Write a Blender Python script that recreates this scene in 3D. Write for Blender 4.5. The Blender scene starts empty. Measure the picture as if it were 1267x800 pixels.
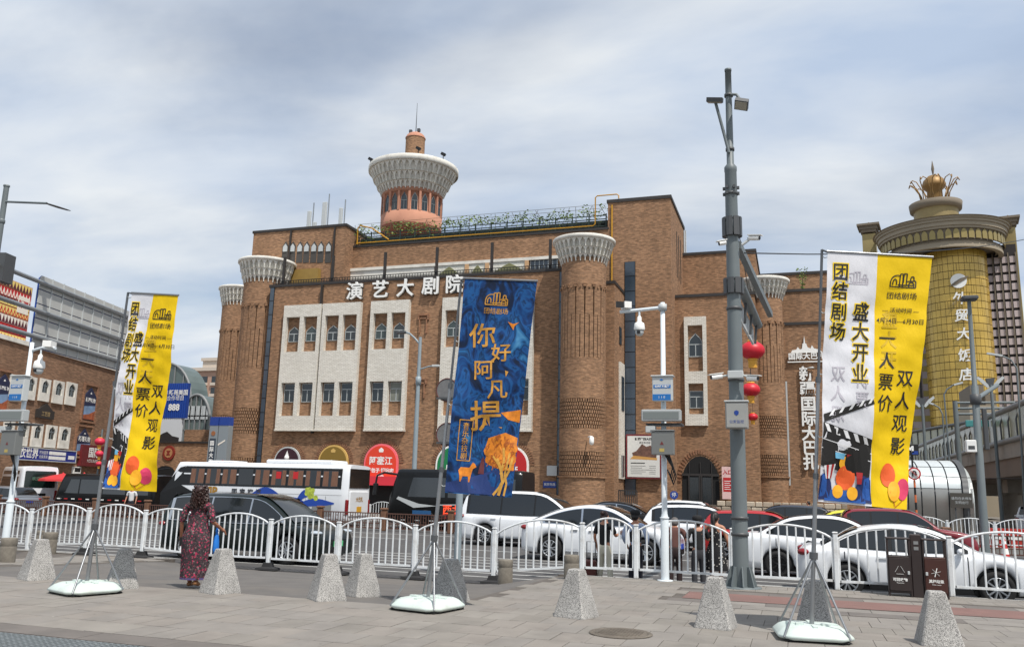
import bpy,bmesh,math,random
from math import cos,sin,pi,sqrt,hypot,atan2
from mathutils import Vector,Matrix
random.seed(7)
R=math.radians
SC=bpy.context.scene
COL=SC.collection
# ------------ camera
CAM=Vector((0.0,0.0,1.65))
F_PX,YAW,PITCH,ROLL=1050.0,R(18.5),R(11.1),0.0256
FW=Vector((-sin(YAW)*cos(PITCH),cos(YAW)*cos(PITCH),sin(PITCH)))
_r0=Vector((cos(YAW),sin(YAW),0.0))
_u0=_r0.cross(FW)
RT=_r0*cos(ROLL)+_u0*sin(ROLL)
UP=_u0*cos(ROLL)-_r0*sin(ROLL)
cam_data=bpy.data.cameras.new('camera')
cam=bpy.data.objects.new('camera',cam_data)
COL.objects.link(cam)
cam.matrix_world=Matrix(((RT.x,UP.x,-FW.x,CAM.x),(RT.y,UP.y,-FW.y,CAM.y),(RT.z,UP.z,-FW.z,CAM.z),(0,0,0,1)))
cam_data.sensor_width=36.0
cam_data.lens=36.0*F_PX/1267.0
cam_data.clip_start,cam_data.clip_end=0.1,6000.0
SC.camera=cam
# ------------ world and sun
SUN_EL,SUN_AZ=60.0,50.0
sun_dir=Vector((sin(R(SUN_AZ))*cos(R(SUN_EL)),-cos(R(SUN_AZ))*cos(R(SUN_EL)),sin(R(SUN_EL))))
W=bpy.data.worlds.new('World')
SC.world=W
W.use_nodes=True
nt=W.node_tree
for n in list(nt.nodes):
 nt.nodes.remove(n)
def wn(t,**kw):
 n=nt.nodes.new(t)
 for k,v in kw.items():
  setattr(n,k,v)
 return n
out=wn('ShaderNodeOutputWorld')
sky=wn('ShaderNodeTexSky',sky_type='NISHITA',sun_disc=False)
sky.sun_elevation=R(SUN_EL)
sky.sun_rotation=atan2(sun_dir.x,sun_dir.y)
sky.air_density,sky.dust_density,sky.ozone_density=1.0,1.2,1.0
bg_sky=wn('ShaderNodeBackground'); bg_sky.inputs[1].default_value=0.115
bg_cl=wn('ShaderNodeBackground'); bg_cl.inputs[1].default_value=1.0
mix=wn('ShaderNodeMixShader')
tc=wn('ShaderNodeTexCoord')
sep=wn('ShaderNodeSeparateXYZ')
nt.links.new(tc.outputs['Generated'],sep.inputs[0])
zz=wn('ShaderNodeMath',operation='ADD'); zz.inputs[1].default_value=0.16
zm=wn('ShaderNodeMath',operation='MAXIMUM'); zm.inputs[1].default_value=0.0
nt.links.new(sep.outputs[2],zm.inputs[0]); nt.links.new(zm.outputs[0],zz.inputs[0])
dx=wn('ShaderNodeMath',operation='DIVIDE'); dy=wn('ShaderNodeMath',operation='DIVIDE')
nt.links.new(sep.outputs[0],dx.inputs[0]); nt.links.new(zz.outputs[0],dx.inputs[1])
nt.links.new(sep.outputs[1],dy.inputs[0]); nt.links.new(zz.outputs[0],dy.inputs[1])
cv=wn('ShaderNodeCombineXYZ')
nt.links.new(dx.outputs[0],cv.inputs[0]); nt.links.new(dy.outputs[0],cv.inputs[1])
def wnoise(scale,detail,rough,dist,off):
 mp=wn('ShaderNodeMapping')
 mp.inputs['Location'].default_value=off
 mp.inputs['Rotation'].default_value=(0,0,R(-28))
 mp.inputs['Scale'].default_value=(0.55,1.0,1.0)
 nt.links.new(cv.outputs[0],mp.inputs[0])
 n=wn('ShaderNodeTexNoise')
 n.inputs['Scale'].default_value=scale
 n.inputs['Detail'].default_value=detail
 n.inputs['Roughness'].default_value=rough
 n.inputs['Distortion'].default_value=dist
 nt.links.new(mp.outputs[0],n.inputs['Vector'])
 return n
n1=wnoise(1.25,7.0,0.52,0.25,(3.1,1.7,0.0))
n2=wnoise(2.1,6.0,0.5,0.2,(-1.3,4.2,2.0))
cov=wn('ShaderNodeMapRange',interpolation_type='SMOOTHSTEP')
cov.inputs[1].default_value,cov.inputs[2].default_value=0.29,0.60
cov.inputs[3].default_value,cov.inputs[4].default_value=0.30,0.98
nt.links.new(n1.outputs[0],cov.inputs[0])
ramp=wn('ShaderNodeValToRGB')
ramp.color_ramp.elements[0].position=0.34; ramp.color_ramp.elements[0].color=(0.48,0.58,0.74,1)
ramp.color_ramp.elements[1].position=0.62; ramp.color_ramp.elements[1].color=(0.80,0.835,0.865,1)
nt.links.new(n2.outputs[0],ramp.inputs[0])
nt.links.new(ramp.outputs[0],bg_cl.inputs[0])
nt.links.new(sky.outputs[0],bg_sky.inputs[0])
nt.links.new(cov.outputs[0],mix.inputs[0])
nt.links.new(bg_sky.outputs[0],mix.inputs[1]); nt.links.new(bg_cl.outputs[0],mix.inputs[2])
nt.links.new(mix.outputs[0],out.inputs[0])
sl=bpy.data.lights.new('sun','SUN')
sl.energy,sl.angle,sl.color=4.2,R(0.8),(1.0,0.95,0.88)
sun=bpy.data.objects.new('sun',sl)
COL.objects.link(sun)
sun.rotation_euler=sun_dir.to_track_quat('Z','Y').to_euler()
SC.view_settings.view_transform='Standard'
SC.view_settings.look='None'
SC.view_settings.exposure=0.08
SC.view_settings.gamma=1.0
SC.view_settings.use_curve_mapping=False
SC.cycles.max_bounces=6
SC.cycles.diffuse_bounces=3
SC.cycles.glossy_bounces=3
SC.cycles.transmission_bounces=4
SC.cycles.transparent_max_bounces=6
# ------------ measuring: points of the place from bearings
def ray(px,py):
 return FW+RT*((px-633.5)/F_PX)-UP*((py-400.0)/F_PX)
def atY(px,py,Y):
 d=ray(px,py); return CAM+d*((Y-CAM.y)/d.y)
def atZ(px,py,z):
 d=ray(px,py); return CAM+d*((z-CAM.z)/d.z)
def atP(px,py,p0,n):
 d=ray(px,py); return CAM+d*((Vector(p0)-CAM).dot(n)/d.dot(n))
def XY(px,py,Y):
 p=atY(px,py,Y); return p.x,p.z
# ------------ mesh builder
class MB:
 def __init__(s):
  s.v,s.f,s.m,s.uv,s.sm=[],[],[],{},[]
 def face(s,pts,m=0,uv=None,smooth=False):
  i=len(s.v)
  s.v+=[tuple(p)for p in pts]
  if uv:s.uv[len(s.f)]=uv
  s.f.append(tuple(range(i,i+len(pts)))); s.m.append(m); s.sm.append(smooth)
 def grid(s,rows,m=0,closed=False,smooth=True,uvs=None,mfun=None):
  """rows: list of equal-length point lists; quads between neighbours"""
  b=len(s.v); n=len(rows[0])
  for r in rows:s.v+=[tuple(p)for p in r]
  for i in range(len(rows)-1):
   for j in range(n if closed else n-1):
    k=(j+1)%n
    if uvs:
     a,c=uvs[i],uvs[i+1]
     s.uv[len(s.f)]=[a[j],a[j+1],c[j+1],c[j]]
    s.f.append((b+i*n+j,b+i*n+k,b+(i+1)*n+k,b+(i+1)*n+j))
    s.m.append(mfun(i,j)if mfun else m); s.sm.append(smooth)
 def box(s,x0,x1,y0,y1,z0,z1,m=0):
  b=len(s.v)
  s.v+=[(x,y,z)for z in(z0,z1)for y in(y0,y1)for x in(x0,x1)]
  for q in((0,2,3,1),(4,5,7,6),(0,1,5,4),(2,6,7,3),(0,4,6,2),(1,3,7,5)):
   s.f.append(tuple(b+i for i in q)); s.m.append(m); s.sm.append(False)
 def cbox(s,c,sz,m=0,M=None):
  """box of size sz about c, optionally through matrix M"""
  b=len(s.v); hx,hy,hz=(k/2 for k in sz)
  pts=[Vector((x,y,z))for z in(-hz,hz)for y in(-hy,hy)for x in(-hx,hx)]
  if M is not None:pts=[M@p for p in pts]
  s.v+=[tuple(p+Vector(c))for p in pts]
  for q in((0,2,3,1),(4,5,7,6),(0,1,5,4),(2,6,7,3),(0,4,6,2),(1,3,7,5)):
   s.f.append(tuple(b+i for i in q)); s.m.append(m); s.sm.append(False)
 def bevbox(s,x0,x1,y0,y1,z0,z1,b=0.02,m=0):
  """box with chamfered vertical and horizontal edges"""
  rows=[]
  for z,k in((z0,b),(z0+b,0),(z1-b,0),(z1,b)):
   X0,X1,Y0,Y1=x0+k,x1-k,y0+k,y1-k
   rows.append([(X0+b,Y0,z),(X1-b,Y0,z),(X1,Y0+b,z),(X1,Y1-b,z),(X1-b,Y1,z),(X0+b,Y1,z),(X0,Y1-b,z),(X0,Y0+b,z)])
  s.grid(rows,m,closed=True,smooth=False)
  s.face(rows[0][::-1],m); s.face(rows[-1],m)
 def beam(s,p,q,w,h=None,m=0):
  """square bar from p to q"""
  p,q=Vector(p),Vector(q); h=h or w
  d=(q-p); L=d.length; d.normalize()
  a=Vector((0,0,1))if abs(d.z)<0.95 else Vector((0,1,0))
  u=d.cross(a).normalized(); v=u.cross(d)
  rows=[[c+u*(i*w/2)+v*(j*h/2)for i,j in((-1,-1),(1,-1),(1,1),(-1,1))]for c in(p,q)]
  s.grid(rows,m,closed=True,smooth=False)
  s.face(rows[0][::-1],m); s.face(rows[1],m)
 def tube(s,pts,r,n=8,m=0,caps=True,smooth=True):
  pts=[Vector(p)for p in pts]
  rr=r if isinstance(r,(list,tuple))else[r]*len(pts)
  rows=[]; prev=None
  for i,p in enumerate(pts):
   d=(pts[min(i+1,len(pts)-1)]-pts[max(i-1,0)])
   if d.length<1e-9:d=Vector((0,0,1))
   d.normalize()
   if prev is None:
    a=Vector((0,0,1))if abs(d.z)<0.9 else Vector((1,0,0))
    u=d.cross(a).normalized()
   else:
    u=(prev-d*prev.dot(d)).normalized()
   prev=u; v=d.cross(u)
   rows.append([p+(u*cos(2*pi*k/n)+v*sin(2*pi*k/n))*rr[i]for k in range(n)])
  s.grid(rows,m,closed=True,smooth=smooth)
  if caps:
   s.face(rows[0][::-1],m); s.face(rows[-1],m)
 def lathe(s,c,prof,n=32,a0=0.0,a1=2*pi,m=0,smooth=True,uvr=None,cap=False):
  """prof: (radius, z) pairs about the vertical axis through c; uv in metres"""
  full=abs(a1-a0-2*pi)<1e-6
  k=n if full else n+1
  rows,uvs,acc=[],[],0.0
  for i,(r,z)in enumerate(prof):
   if i:acc+=hypot(r-prof[i-1][0],z-prof[i-1][1])
   rows.append([(c[0]+r*cos(a0+(a1-a0)*j/n),c[1]+r*sin(a0+(a1-a0)*j/n),c[2]+z)for j in range(k)])
   ur=uvr or max(p[0]for p in prof)
   uvs.append([((a1-a0)*j/n*ur,acc)for j in range(n+1)])
  s.grid(rows,m,closed=full,smooth=smooth,uvs=uvs)
  if cap:
   s.face(rows[-1],m)
 def arcbox(s,c,r0,r1,a0,a1,z0,z1,n=1,m=0):
  for i in range(n):
   b0=a0+(a1-a0)*i/n; b1=a0+(a1-a0)*(i+1)/n
   P=lambda r,a,z:(c[0]+r*cos(a),c[1]+r*sin(a),c[2]+z)
   uv=[(b0*r1,z0),(b1*r1,z0),(b1*r1,z1),(b0*r1,z1)]
   s.face([P(r1,b0,z0),P(r1,b1,z0),P(r1,b1,z1),P(r1,b0,z1)],m,uv)
   s.face([P(r0,b0,z1),P(r1,b0,z1),P(r1,b1,z1),P(r0,b1,z1)],m)
   s.face([P(r0,b0,z0),P(r0,b1,z0),P(r1,b1,z0),P(r1,b0,z0)],m)
   if i==0:s.face([P(r0,b0,z0),P(r1,b0,z0),P(r1,b0,z1),P(r0,b0,z1)],m,[(0,z0),(r1-r0,z0),(r1-r0,z1),(0,z1)])
   if i==n-1:s.face([P(r1,b1,z0),P(r0,b1,z0),P(r0,b1,z1),P(r1,b1,z1)],m,[(0,z0),(r1-r0,z0),(r1-r0,z1),(0,z1)])
 def prism(s,poly,fn,d0,d1,m=0,mside=None,smooth=False):
  """polygon (2-D list) extruded from depth d0 to d1 through fn(u, v, d) -> point"""
  mside=m if mside is None else mside
  A=[fn(u,v,d0)for u,v in poly]; B=[fn(u,v,d1)for u,v in poly]
  s.face(A,m); s.face(B[::-1],m)
  n=len(poly)
  for i in range(n):
   j=(i+1)%n
   s.face([A[j],A[i],B[i],B[j]],mside,smooth=smooth)
 def sphere(s,c,r,n=12,k=8,m=0,sz=None,smooth=True):
  sz=sz or(1,1,1)
  rows=[]
  for i in range(k+1):
   t=pi*i/k
   rr=max(sin(t),1e-3)
   rows.append([(c[0]+r*sz[0]*rr*cos(2*pi*j/n),c[1]+r*sz[1]*rr*sin(2*pi*j/n),c[2]-r*sz[2]*cos(t))for j in range(n)])
  s.grid(rows,m,closed=True,smooth=smooth)
 def mesh(s,name,mats,merge=False):
  me=bpy.data.meshes.new(name)
  me.from_pydata(s.v,[],s.f)
  mats=mats if isinstance(mats,(list,tuple))else[mats]
  for m in mats:me.materials.append(m)
  me.polygons.foreach_set('material_index',s.m)
  me.polygons.foreach_set('use_smooth',s.sm)
  if s.uv:
   lay=me.uv_layers.new(name='UVMap')
   for fi,uv in s.uv.items():
    p=me.polygons[fi]
    for k,li in enumerate(p.loop_indices):lay.data[li].uv=uv[k]
  bm=bmesh.new(); bm.from_mesh(me)
  if merge:bmesh.ops.remove_doubles(bm,verts=bm.verts,dist=1e-5)
  bmesh.ops.recalc_face_normals(bm,faces=bm.faces)
  bm.to_mesh(me); bm.free()
  me.update()
  return me
 def build(s,name,mats,parent=None,merge=False,world=True,**kw):
  return put(name,s.mesh(name,mats,merge),parent,world=world,**kw)
WM={}
def put(name,data,parent=None,M=None,world=False,**kw):
 """link an object; M is its matrix under its parent (or in the world when world is set)"""
 o=bpy.data.objects.new(name,data)
 COL.objects.link(o)
 M=M or Matrix.Identity(4)
 if parent is not None:
  o.parent=parent
  pw=WM[parent.name]
  if world:
   o.matrix_basis=pw.inverted()@M; WM[o.name]=M.copy()
  else:
   o.matrix_basis=M; WM[o.name]=pw@M
 else:
  o.matrix_basis=M; WM[o.name]=M.copy()
 for k,v in kw.items():o[k]=v
 return o
def T(x,y,z,rz=0.0):
 return Matrix.Translation((x,y,z))@Matrix.Rotation(rz,4,'Z')
def thing(name,label,cat,loc=(0,0,0),rz=0.0,group=None,M=None):
 o=put(name,None,None,M or T(loc[0],loc[1],loc[2],rz))
 o.empty_display_size=0.3
 o['label'],o['category']=label,cat
 if group:o['group']=group
 return o
def tag(o,label,cat,group=None):
 o['label'],o['category']=label,cat
 if group:o['group']=group
 return o
def kids(o):
 return[c for c in KID.get(o.name,[])]
def copy_thing(root,M,label=None,group=None,cat=None):
 """a thing with copies of its parts and sub-parts, meshes shared"""
 r=root.copy(); COL.objects.link(r); r.matrix_basis=M; WM[r.name]=M.copy()
 if label:r['label']=label
 if group:r['group']=group
 for ch in[o for o in COL.objects if o.parent==root]:
  c=ch.copy(); COL.objects.link(c); c.parent=r; WM[c.name]=M@c.matrix_basis
  for g in[o for o in COL.objects if o.parent==ch]:
   d=g.copy(); COL.objects.link(d); d.parent=c; WM[d.name]=WM[c.name]@d.matrix_basis
 return r
# ------------ lettering
_tc={}
def glyphs(body,size=1.0,bold=0.0,extrude=0.0,align='CENTER',res=3,spacing=1.0,line=1.0):
 """a mesh of the words in the XY plane, centred vertically; returns (verts, faces)"""
 key=(body,size,bold,extrude,align,res,spacing,line)
 if key in _tc:return _tc[key]
 c=bpy.data.curves.new('lettering','FONT')
 c.body,c.size,c.offset,c.extrude,c.align_x,c.align_y=body,size,bold,extrude,align,'CENTER'
 c.resolution_u=res; c.space_character=spacing; c.space_line=line
 o=bpy.data.objects.new('lettering',c)
 COL.objects.link(o)
 dg=bpy.context.evaluated_depsgraph_get()
 me=bpy.data.meshes.new_from_object(o.evaluated_get(dg))
 out=([tuple(v.co)for v in me.vertices],[tuple(p.vertices)for p in me.polygons])
 bpy.data.objects.remove(o); bpy.data.curves.remove(c); bpy.data.meshes.remove(me)
 _tc[key]=out
 return out
def add_text(mb,body,fn,size=1.0,bold=0.0,extrude=0.0,m=0,align='CENTER',spacing=1.0,res=2,sx=1.0):
 """write into a builder; fn(u, v, d) maps the flat letter to the place (d: out of the face)"""
 V,Fc=glyphs(body,size,bold,extrude,align,res,spacing)
 b=len(mb.v)
 mb.v+=[tuple(fn(x*sx,y,z))for x,y,z in V]
 for f in Fc:
  mb.f.append(tuple(b+i for i in f)); mb.m.append(m); mb.sm.append(False)
def facing(p,ux=(1,0,0),uz=(0,0,1),out=(0,-1,0)):
 p,ux,uz,out=Vector(p),Vector(ux),Vector(uz),Vector(out)
 return lambda u,v,d:p+ux*u+uz*v+out*d
# ------------ materials
def lin(c):
 return tuple((x/255/12.92 if x/255<=0.04045 else((x/255+0.055)/1.055)**2.4)for x in c)+(1.0,)
MATS={}
def mat(name,col,rough=0.6,metal=0.0,var=0.0,vs=3.0,bump=0.0,bs=20.0,spec=0.5,coat=0.0,coords='Object',dirt=None,ds=0.6,emit=None,estr=1.0,stretch=None,trans=0.0,spots=None):
 """Principled surface; col is 0-255 sRGB albedo; var: lightness variation by noise at scale vs; dirt: second colour laid on in patches"""
 if name in MATS:return MATS[name]
 m=bpy.data.materials.new(name); m.use_nodes=True
 t=m.node_tree; b=t.nodes['Principled BSDF']
 c=lin(col)
 b.inputs['Base Color'].default_value=c
 b.inputs['Roughness'].default_value=rough
 b.inputs['Metallic'].default_value=metal
 b.inputs['Specular IOR Level'].default_value=spec
 if coat:b.inputs['Coat Weight'].default_value=coat; b.inputs['Coat Roughness'].default_value=0.05
 if trans:b.inputs['Transmission Weight'].default_value=trans
 if emit:b.inputs['Emission Color'].default_value=lin(emit); b.inputs['Emission Strength'].default_value=estr
 if var or bump or dirt or spots:
  tcn=t.nodes.new('ShaderNodeTexCoord'); vec=tcn.outputs[coords]
  if stretch:
   mp=t.nodes.new('ShaderNodeMapping'); mp.inputs['Scale'].default_value=stretch
   t.links.new(vec,mp.inputs[0]); vec=mp.outputs[0]
 if var or dirt or spots:
  src=None
  if var:
   n=t.nodes.new('ShaderNodeTexNoise'); n.inputs['Scale'].default_value=vs; n.inputs['Detail'].default_value=5.0
   t.links.new(vec,n.inputs['Vector'])
   mr=t.nodes.new('ShaderNodeMapRange')
   mr.inputs[1].default_value,mr.inputs[2].default_value=0.25,0.75
   mr.inputs[3].default_value,mr.inputs[4].default_value=1-var,1+var
   t.links.new(n.outputs[0],mr.inputs[0])
   mx=t.nodes.new('ShaderNodeMix'); mx.data_type='RGBA'; mx.blend_type='MULTIPLY'; mx.inputs[0].default_value=1.0
   mx.inputs[6].default_value=c
   t.links.new(mr.outputs[0],mx.inputs[7]); src=mx.outputs[2]
  if dirt:
   n=t.nodes.new('ShaderNodeTexNoise'); n.inputs['Scale'].default_value=ds; n.inputs['Detail'].default_value=8.0; n.inputs['Roughness'].default_value=0.65
   t.links.new(vec,n.inputs['Vector'])
   mr=t.nodes.new('ShaderNodeMapRange'); mr.inputs[1].default_value,mr.inputs[2].default_value=0.48,0.72
   mr.inputs[3].default_value,mr.inputs[4].default_value=0.0,0.75
   t.links.new(n.outputs[0],mr.inputs[0])
   mx=t.nodes.new('ShaderNodeMix'); mx.data_type='RGBA'
   t.links.new(mr.outputs[0],mx.inputs[0])
   if src:t.links.new(src,mx.inputs[6])
   else:mx.inputs[6].default_value=c
   mx.inputs[7].default_value=lin(dirt); src=mx.outputs[2]
  for sc,th,sc_col in spots or():
   v=t.nodes.new('ShaderNodeTexVoronoi'); v.inputs['Scale'].default_value=sc; t.links.new(vec,v.inputs['Vector'])
   lt=t.nodes.new('ShaderNodeMapRange'); lt.inputs[1].default_value,lt.inputs[2].default_value=th*.6,th; lt.inputs[3].default_value,lt.inputs[4].default_value=.8,0.0
   t.links.new(v.outputs['Distance'],lt.inputs[0])
   mx=t.nodes.new('ShaderNodeMix'); mx.data_type='RGBA'; t.links.new(lt.outputs[0],mx.inputs[0])
   if src:t.links.new(src,mx.inputs[6])
   else:mx.inputs[6].default_value=c
   mx.inputs[7].default_value=lin(sc_col); src=mx.outputs[2]
  t.links.new(src,b.inputs['Base Color'])
 if bump:
  n=t.nodes.new('ShaderNodeTexNoise'); n.inputs['Scale'].default_value=bs; n.inputs['Detail'].default_value=4.0
  t.links.new(vec,n.inputs['Vector'])
  bp=t.nodes.new('ShaderNodeBump'); bp.inputs['Strength'].default_value=bump; bp.inputs['Distance'].default_value=0.02
  t.links.new(n.outputs[0],bp.inputs['Height']); t.links.new(bp.outputs[0],b.inputs['Normal'])
 MATS[name]=m
 return m
def brick_mat(name,c1,c2,mortar,bw=0.27,bh=0.085,ms=0.010,uv=False,mott=0.25,rough=0.9):
 """brickwork: two brick colours, mortar, mottling that runs along the courses"""
 m=bpy.data.materials.new(name); m.use_nodes=True
 t=m.node_tree; b=t.nodes['Principled BSDF']; b.inputs['Roughness'].default_value=rough
 b.inputs['Specular IOR Level'].default_value=0.2
 tcn=t.nodes.new('ShaderNodeTexCoord')
 if uv:vec=tcn.outputs['UV']
 else:
  sp=t.nodes.new('ShaderNodeSeparateXYZ'); t.links.new(tcn.outputs['Object'],sp.inputs[0])
  ad=t.nodes.new('ShaderNodeMath'); ad.operation='ADD'
  t.links.new(sp.outputs[0],ad.inputs[0]); t.links.new(sp.outputs[1],ad.inputs[1])
  cb=t.nodes.new('ShaderNodeCombineXYZ'); t.links.new(ad.outputs[0],cb.inputs[0]); t.links.new(sp.outputs[2],cb.inputs[1]); vec=cb.outputs[0]
 br=t.nodes.new('ShaderNodeTexBrick')
 br.inputs['Color1'].default_value,br.inputs['Color2'].default_value,br.inputs['Mortar'].default_value=lin(c1),lin(c2),lin(mortar)
 br.inputs['Scale'].default_value=1.0; br.inputs['Brick Width'].default_value=bw; br.inputs['Row Height'].default_value=bh
 br.inputs['Mortar Size'].default_value=ms; br.inputs['Mortar Smooth'].default_value=0.2; br.inputs['Bias'].default_value=0.0
 t.links.new(vec,br.inputs['Vector'])
 src=br.outputs[0]
 for sc,amt,st,lo,hi in((1.0,mott,(3.6,12.0,1.0),0.3,0.7),(1.0,mott*.38,(1.1,.07,1.0),.3,.7),(0.35,mott*0.45,(0.8,0.7,1.0),0.3,0.7)):
  mp=t.nodes.new('ShaderNodeMapping'); mp.inputs['Scale'].default_value=st; t.links.new(vec,mp.inputs[0])
  n=t.nodes.new('ShaderNodeTexNoise'); n.inputs['Scale'].default_value=sc; n.inputs['Detail'].default_value=4.0
  t.links.new(mp.outputs[0],n.inputs['Vector'])
  mr=t.nodes.new('ShaderNodeMapRange'); mr.inputs[1].default_value,mr.inputs[2].default_value=lo,hi
  mr.inputs[3].default_value,mr.inputs[4].default_value=1-amt,1+amt
  t.links.new(n.outputs[0],mr.inputs[0])
  mx=t.nodes.new('ShaderNodeMix'); mx.data_type='RGBA'; mx.blend_type='MULTIPLY'; mx.inputs[0].default_value=1.0
  t.links.new(src,mx.inputs[6]); t.links.new(mr.outputs[0],mx.inputs[7]); src=mx.outputs[2]
 t.links.new(src,b.inputs['Base Color'])
 bp=t.nodes.new('ShaderNodeBump'); bp.inputs['Strength'].default_value=0.35; bp.inputs['Distance'].default_value=0.01
 t.links.new(br.outputs[1],bp.inputs['Height']); bp.invert=True
 t.links.new(bp.outputs[0],b.inputs['Normal'])
 return m
M_BRICK=brick_mat('brown_brick',(166,127,96),(124,94,71),(136,115,96),mott=.25)
M_BRICKT=brick_mat('brown_brick_round',(168,129,98),(126,96,73),(136,115,96),uv=True,mott=.25)
M_BRICKR=brick_mat('reddish_brick',(160,116,88),(130,94,72),(130,108,92))
M_BRICKH=brick_mat('hall_brick',(150,116,90),(116,88,68),(132,112,98),mott=.25)
M_WBRICK=brick_mat('white_glazed_brick',(226,222,212),(212,207,196),(168,162,150),bw=0.30,bh=0.10,mott=0.08,rough=0.6)
M_COPING=mat('dark_coping',(48,44,42),0.6)
M_GLASS=mat('dark_window_glass',(26,34,36),0.12,spec=0.9,var=0.3,vs=0.4)
M_GLASS2=mat('window_glass_pale',(54,66,64),0.2,spec=0.8,var=0.3,vs=0.6)
M_GLASS3=mat('window_with_blind',(120,122,112),0.35,var=0.2,vs=1.5)
M_GLASSB=mat('blue_grey_glass',(60,72,84),0.18,spec=0.8,var=0.3,vs=0.5)
M_WFRAME=mat('white_window_frame',(172,178,178),0.5)
M_WHITEST=mat('white_plaster',(222,219,210),0.8,var=0.06,vs=1.5,dirt=(176,170,160),ds=1.1)
M_CORAL=mat('coral_plaster',(182,130,106),0.85,var=0.08,vs=0.8,dirt=(160,112,92),ds=0.5)
M_DARK=mat('dark_interior',(14,14,15),0.8)
M_BLACKMETAL=mat('black_metal',(34,34,35),0.5,metal=0.3)
M_YPIPE=mat('yellow_pipe_paint',(188,138,28),0.5)
M_GALV=mat('galvanised_steel',(150,155,158),0.38,metal=0.6,var=0.1,vs=9)
M_POLE=mat('grey_pole_paint',(104,112,114),0.5,var=0.08,vs=2.0)
M_POLEL=mat('light_grey_pole_paint',(140,152,158),0.45,var=0.06,vs=2.0)
M_WHITEP=mat('white_paint',(226,229,230),0.42,var=0.05,vs=2.5,dirt=(186,184,178),ds=2.2)
M_LETTER=mat('white_letter',(236,236,232),0.5)
M_LSIDE=mat('grey_letter_side',(60,60,62),0.6)
M_RED=mat('red_sign',(186,34,36),0.5)
M_BLUE=mat('blue_sign',(28,62,140),0.45)
M_BLACK=mat('black_plastic',(22,22,23),0.5)
M_GREY=mat('mid_grey_paint',(128,130,130),0.5)
M_LGREY=mat('light_grey_paint',(186,190,190),0.5)
M_DGREY=mat('dark_grey_paint',(74,76,78),0.5)
# ------------ ground
def sstep(a,b,x):
 t=max(0.0,min(1.0,(x-a)/(b-a))); return t*t*(3-2*t)
ROAD_Z=-0.38
def zt(x,y):
 """the plaza is level, then falls towards the street: most in the driveway, little on the raised pavement"""
 s=max(0.0,min(1.0,(y-11.6)/6.6))
 kerb=0.09*s; drive=0.37*s; isl=0.27*s
 a=sstep(-6.6,-4.6,x)
 v=drive*(1-a)+kerb*a
 b=sstep(-15.4,-14.2,x)
 v=isl*(1-b)+v*b
 return-v
M_ASPH=mat('asphalt',(84,83,83),0.9,var=0.16,vs=1.3,bump=0.5,bs=60,spec=0.25,dirt=(98,95,91),ds=0.25,spots=((.9,.05,(52,51,50)),))
M_ASPHD=mat('driveway_asphalt',(104,101,98),0.9,var=0.12,vs=2.0,bump=0.4,bs=70,spec=0.25,dirt=(116,110,103),ds=0.5)
M_EARTH=mat('city_ground',(112,106,98),0.95,var=0.1,vs=0.05)
PV=[mat('stone_paver_%s'%n,c,0.82,var=0.10,vs=2.2,bump=0.25,bs=45,spec=0.3,dirt=d,ds=1.3,spots=((2.3,.045,(78,72,66)),(1.7,.03,(168,162,154))))for n,c,d in(('warm',(135,129,122),(115,109,103)),('grey',(133,128,122),(114,110,105)),('pale',(137,132,125),(118,113,107)),('dull',(131,126,119),(111,107,101)))]
M_JOINT=mat('paving_joint',(92,86,80),0.95,var=0.2,vs=8)
M_BAND=mat('dark_paving_band',(108,102,97),0.85,var=0.12,vs=2.0,dirt=(88,84,80),ds=1.5)
M_REDPV=mat('red_paving',(122,92,85),0.85,var=0.12,vs=2.5,dirt=(106,86,80),ds=1.2,bump=0.3,bs=50)
M_KERB=mat('granite_kerb',(140,138,134),0.8,var=0.18,vs=25,dirt=(112,108,102),ds=1.1)
M_MARK=mat('road_paint',(166,166,163),0.7,var=0.12,vs=3,dirt=(120,120,118),ds=2.5)
M_TACT=mat('drain_grating_grey',(92,98,100),0.7,var=0.15,vs=2,spec=0.4)
b=MB(); b.box(-900,900,-120,1500,-2.0,-0.62)
b.build('ground',M_EARTH,kind='structure')
b=MB(); b.box(-160,90,18.34,52.0,-0.60,ROAD_Z)
b.build('road',M_ASPH,kind='structure')
b=MB()
xs=[-60+i*1.5 for i in range(24)]+[-24+0.75*i for i in range(28)]
xs=[x for x in xs if x<=-3.6]+[-3.6]
ys=[10.9+0.62*i for i in range(13)]
b.grid([[(x,y,zt(x,y)-0.014-(0.0 if y<18.2 else 0.02))for x in xs]for y in ys],smooth=True)
b.build('driveway',M_ASPHD,kind='structure')
b=MB()
gx=[-26+1.0*i for i in range(43)]
b.grid([[(x,y,-0.012)for x in gx]for y in(-12.0,0.0,6.0,11.55)],smooth=False)
b.build('plaza_bed',M_JOINT,kind='structure')
plaza=put('plaza_pavement',None,None); plaza['kind']='structure'
raised=MB()
gx=[-4.9+0.5*i for i in range(52)]
gy=[11.55+0.55*i for i in range(13)]
raised.grid([[(x,y,zt(x,y)-0.012)for x in gx]for y in gy],smooth=True)
raised.box(-4.9,21,18.16,18.34,-0.5,-0.09)
gx=[-28+0.5*i for i in range(27)]
raised.grid([[(x,y,zt(x,y)-0.012)for x in gx]for y in gy],smooth=True)
raised.box(-28,-14.9,18.16,18.34,-0.5,-0.26)
raised.build('pavement_bed',M_JOINT,kind='structure')
b=MB()
gx=[-1.9+0.6*i for i in range(38)]
b.grid([[(x,y,zt(x,y)+0.004)for x in gx]for y in(15.0,15.4,15.8,16.2)])
b.build('red_paving_strip',M_REDPV,kind='structure')
rng=random.Random(3)
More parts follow.
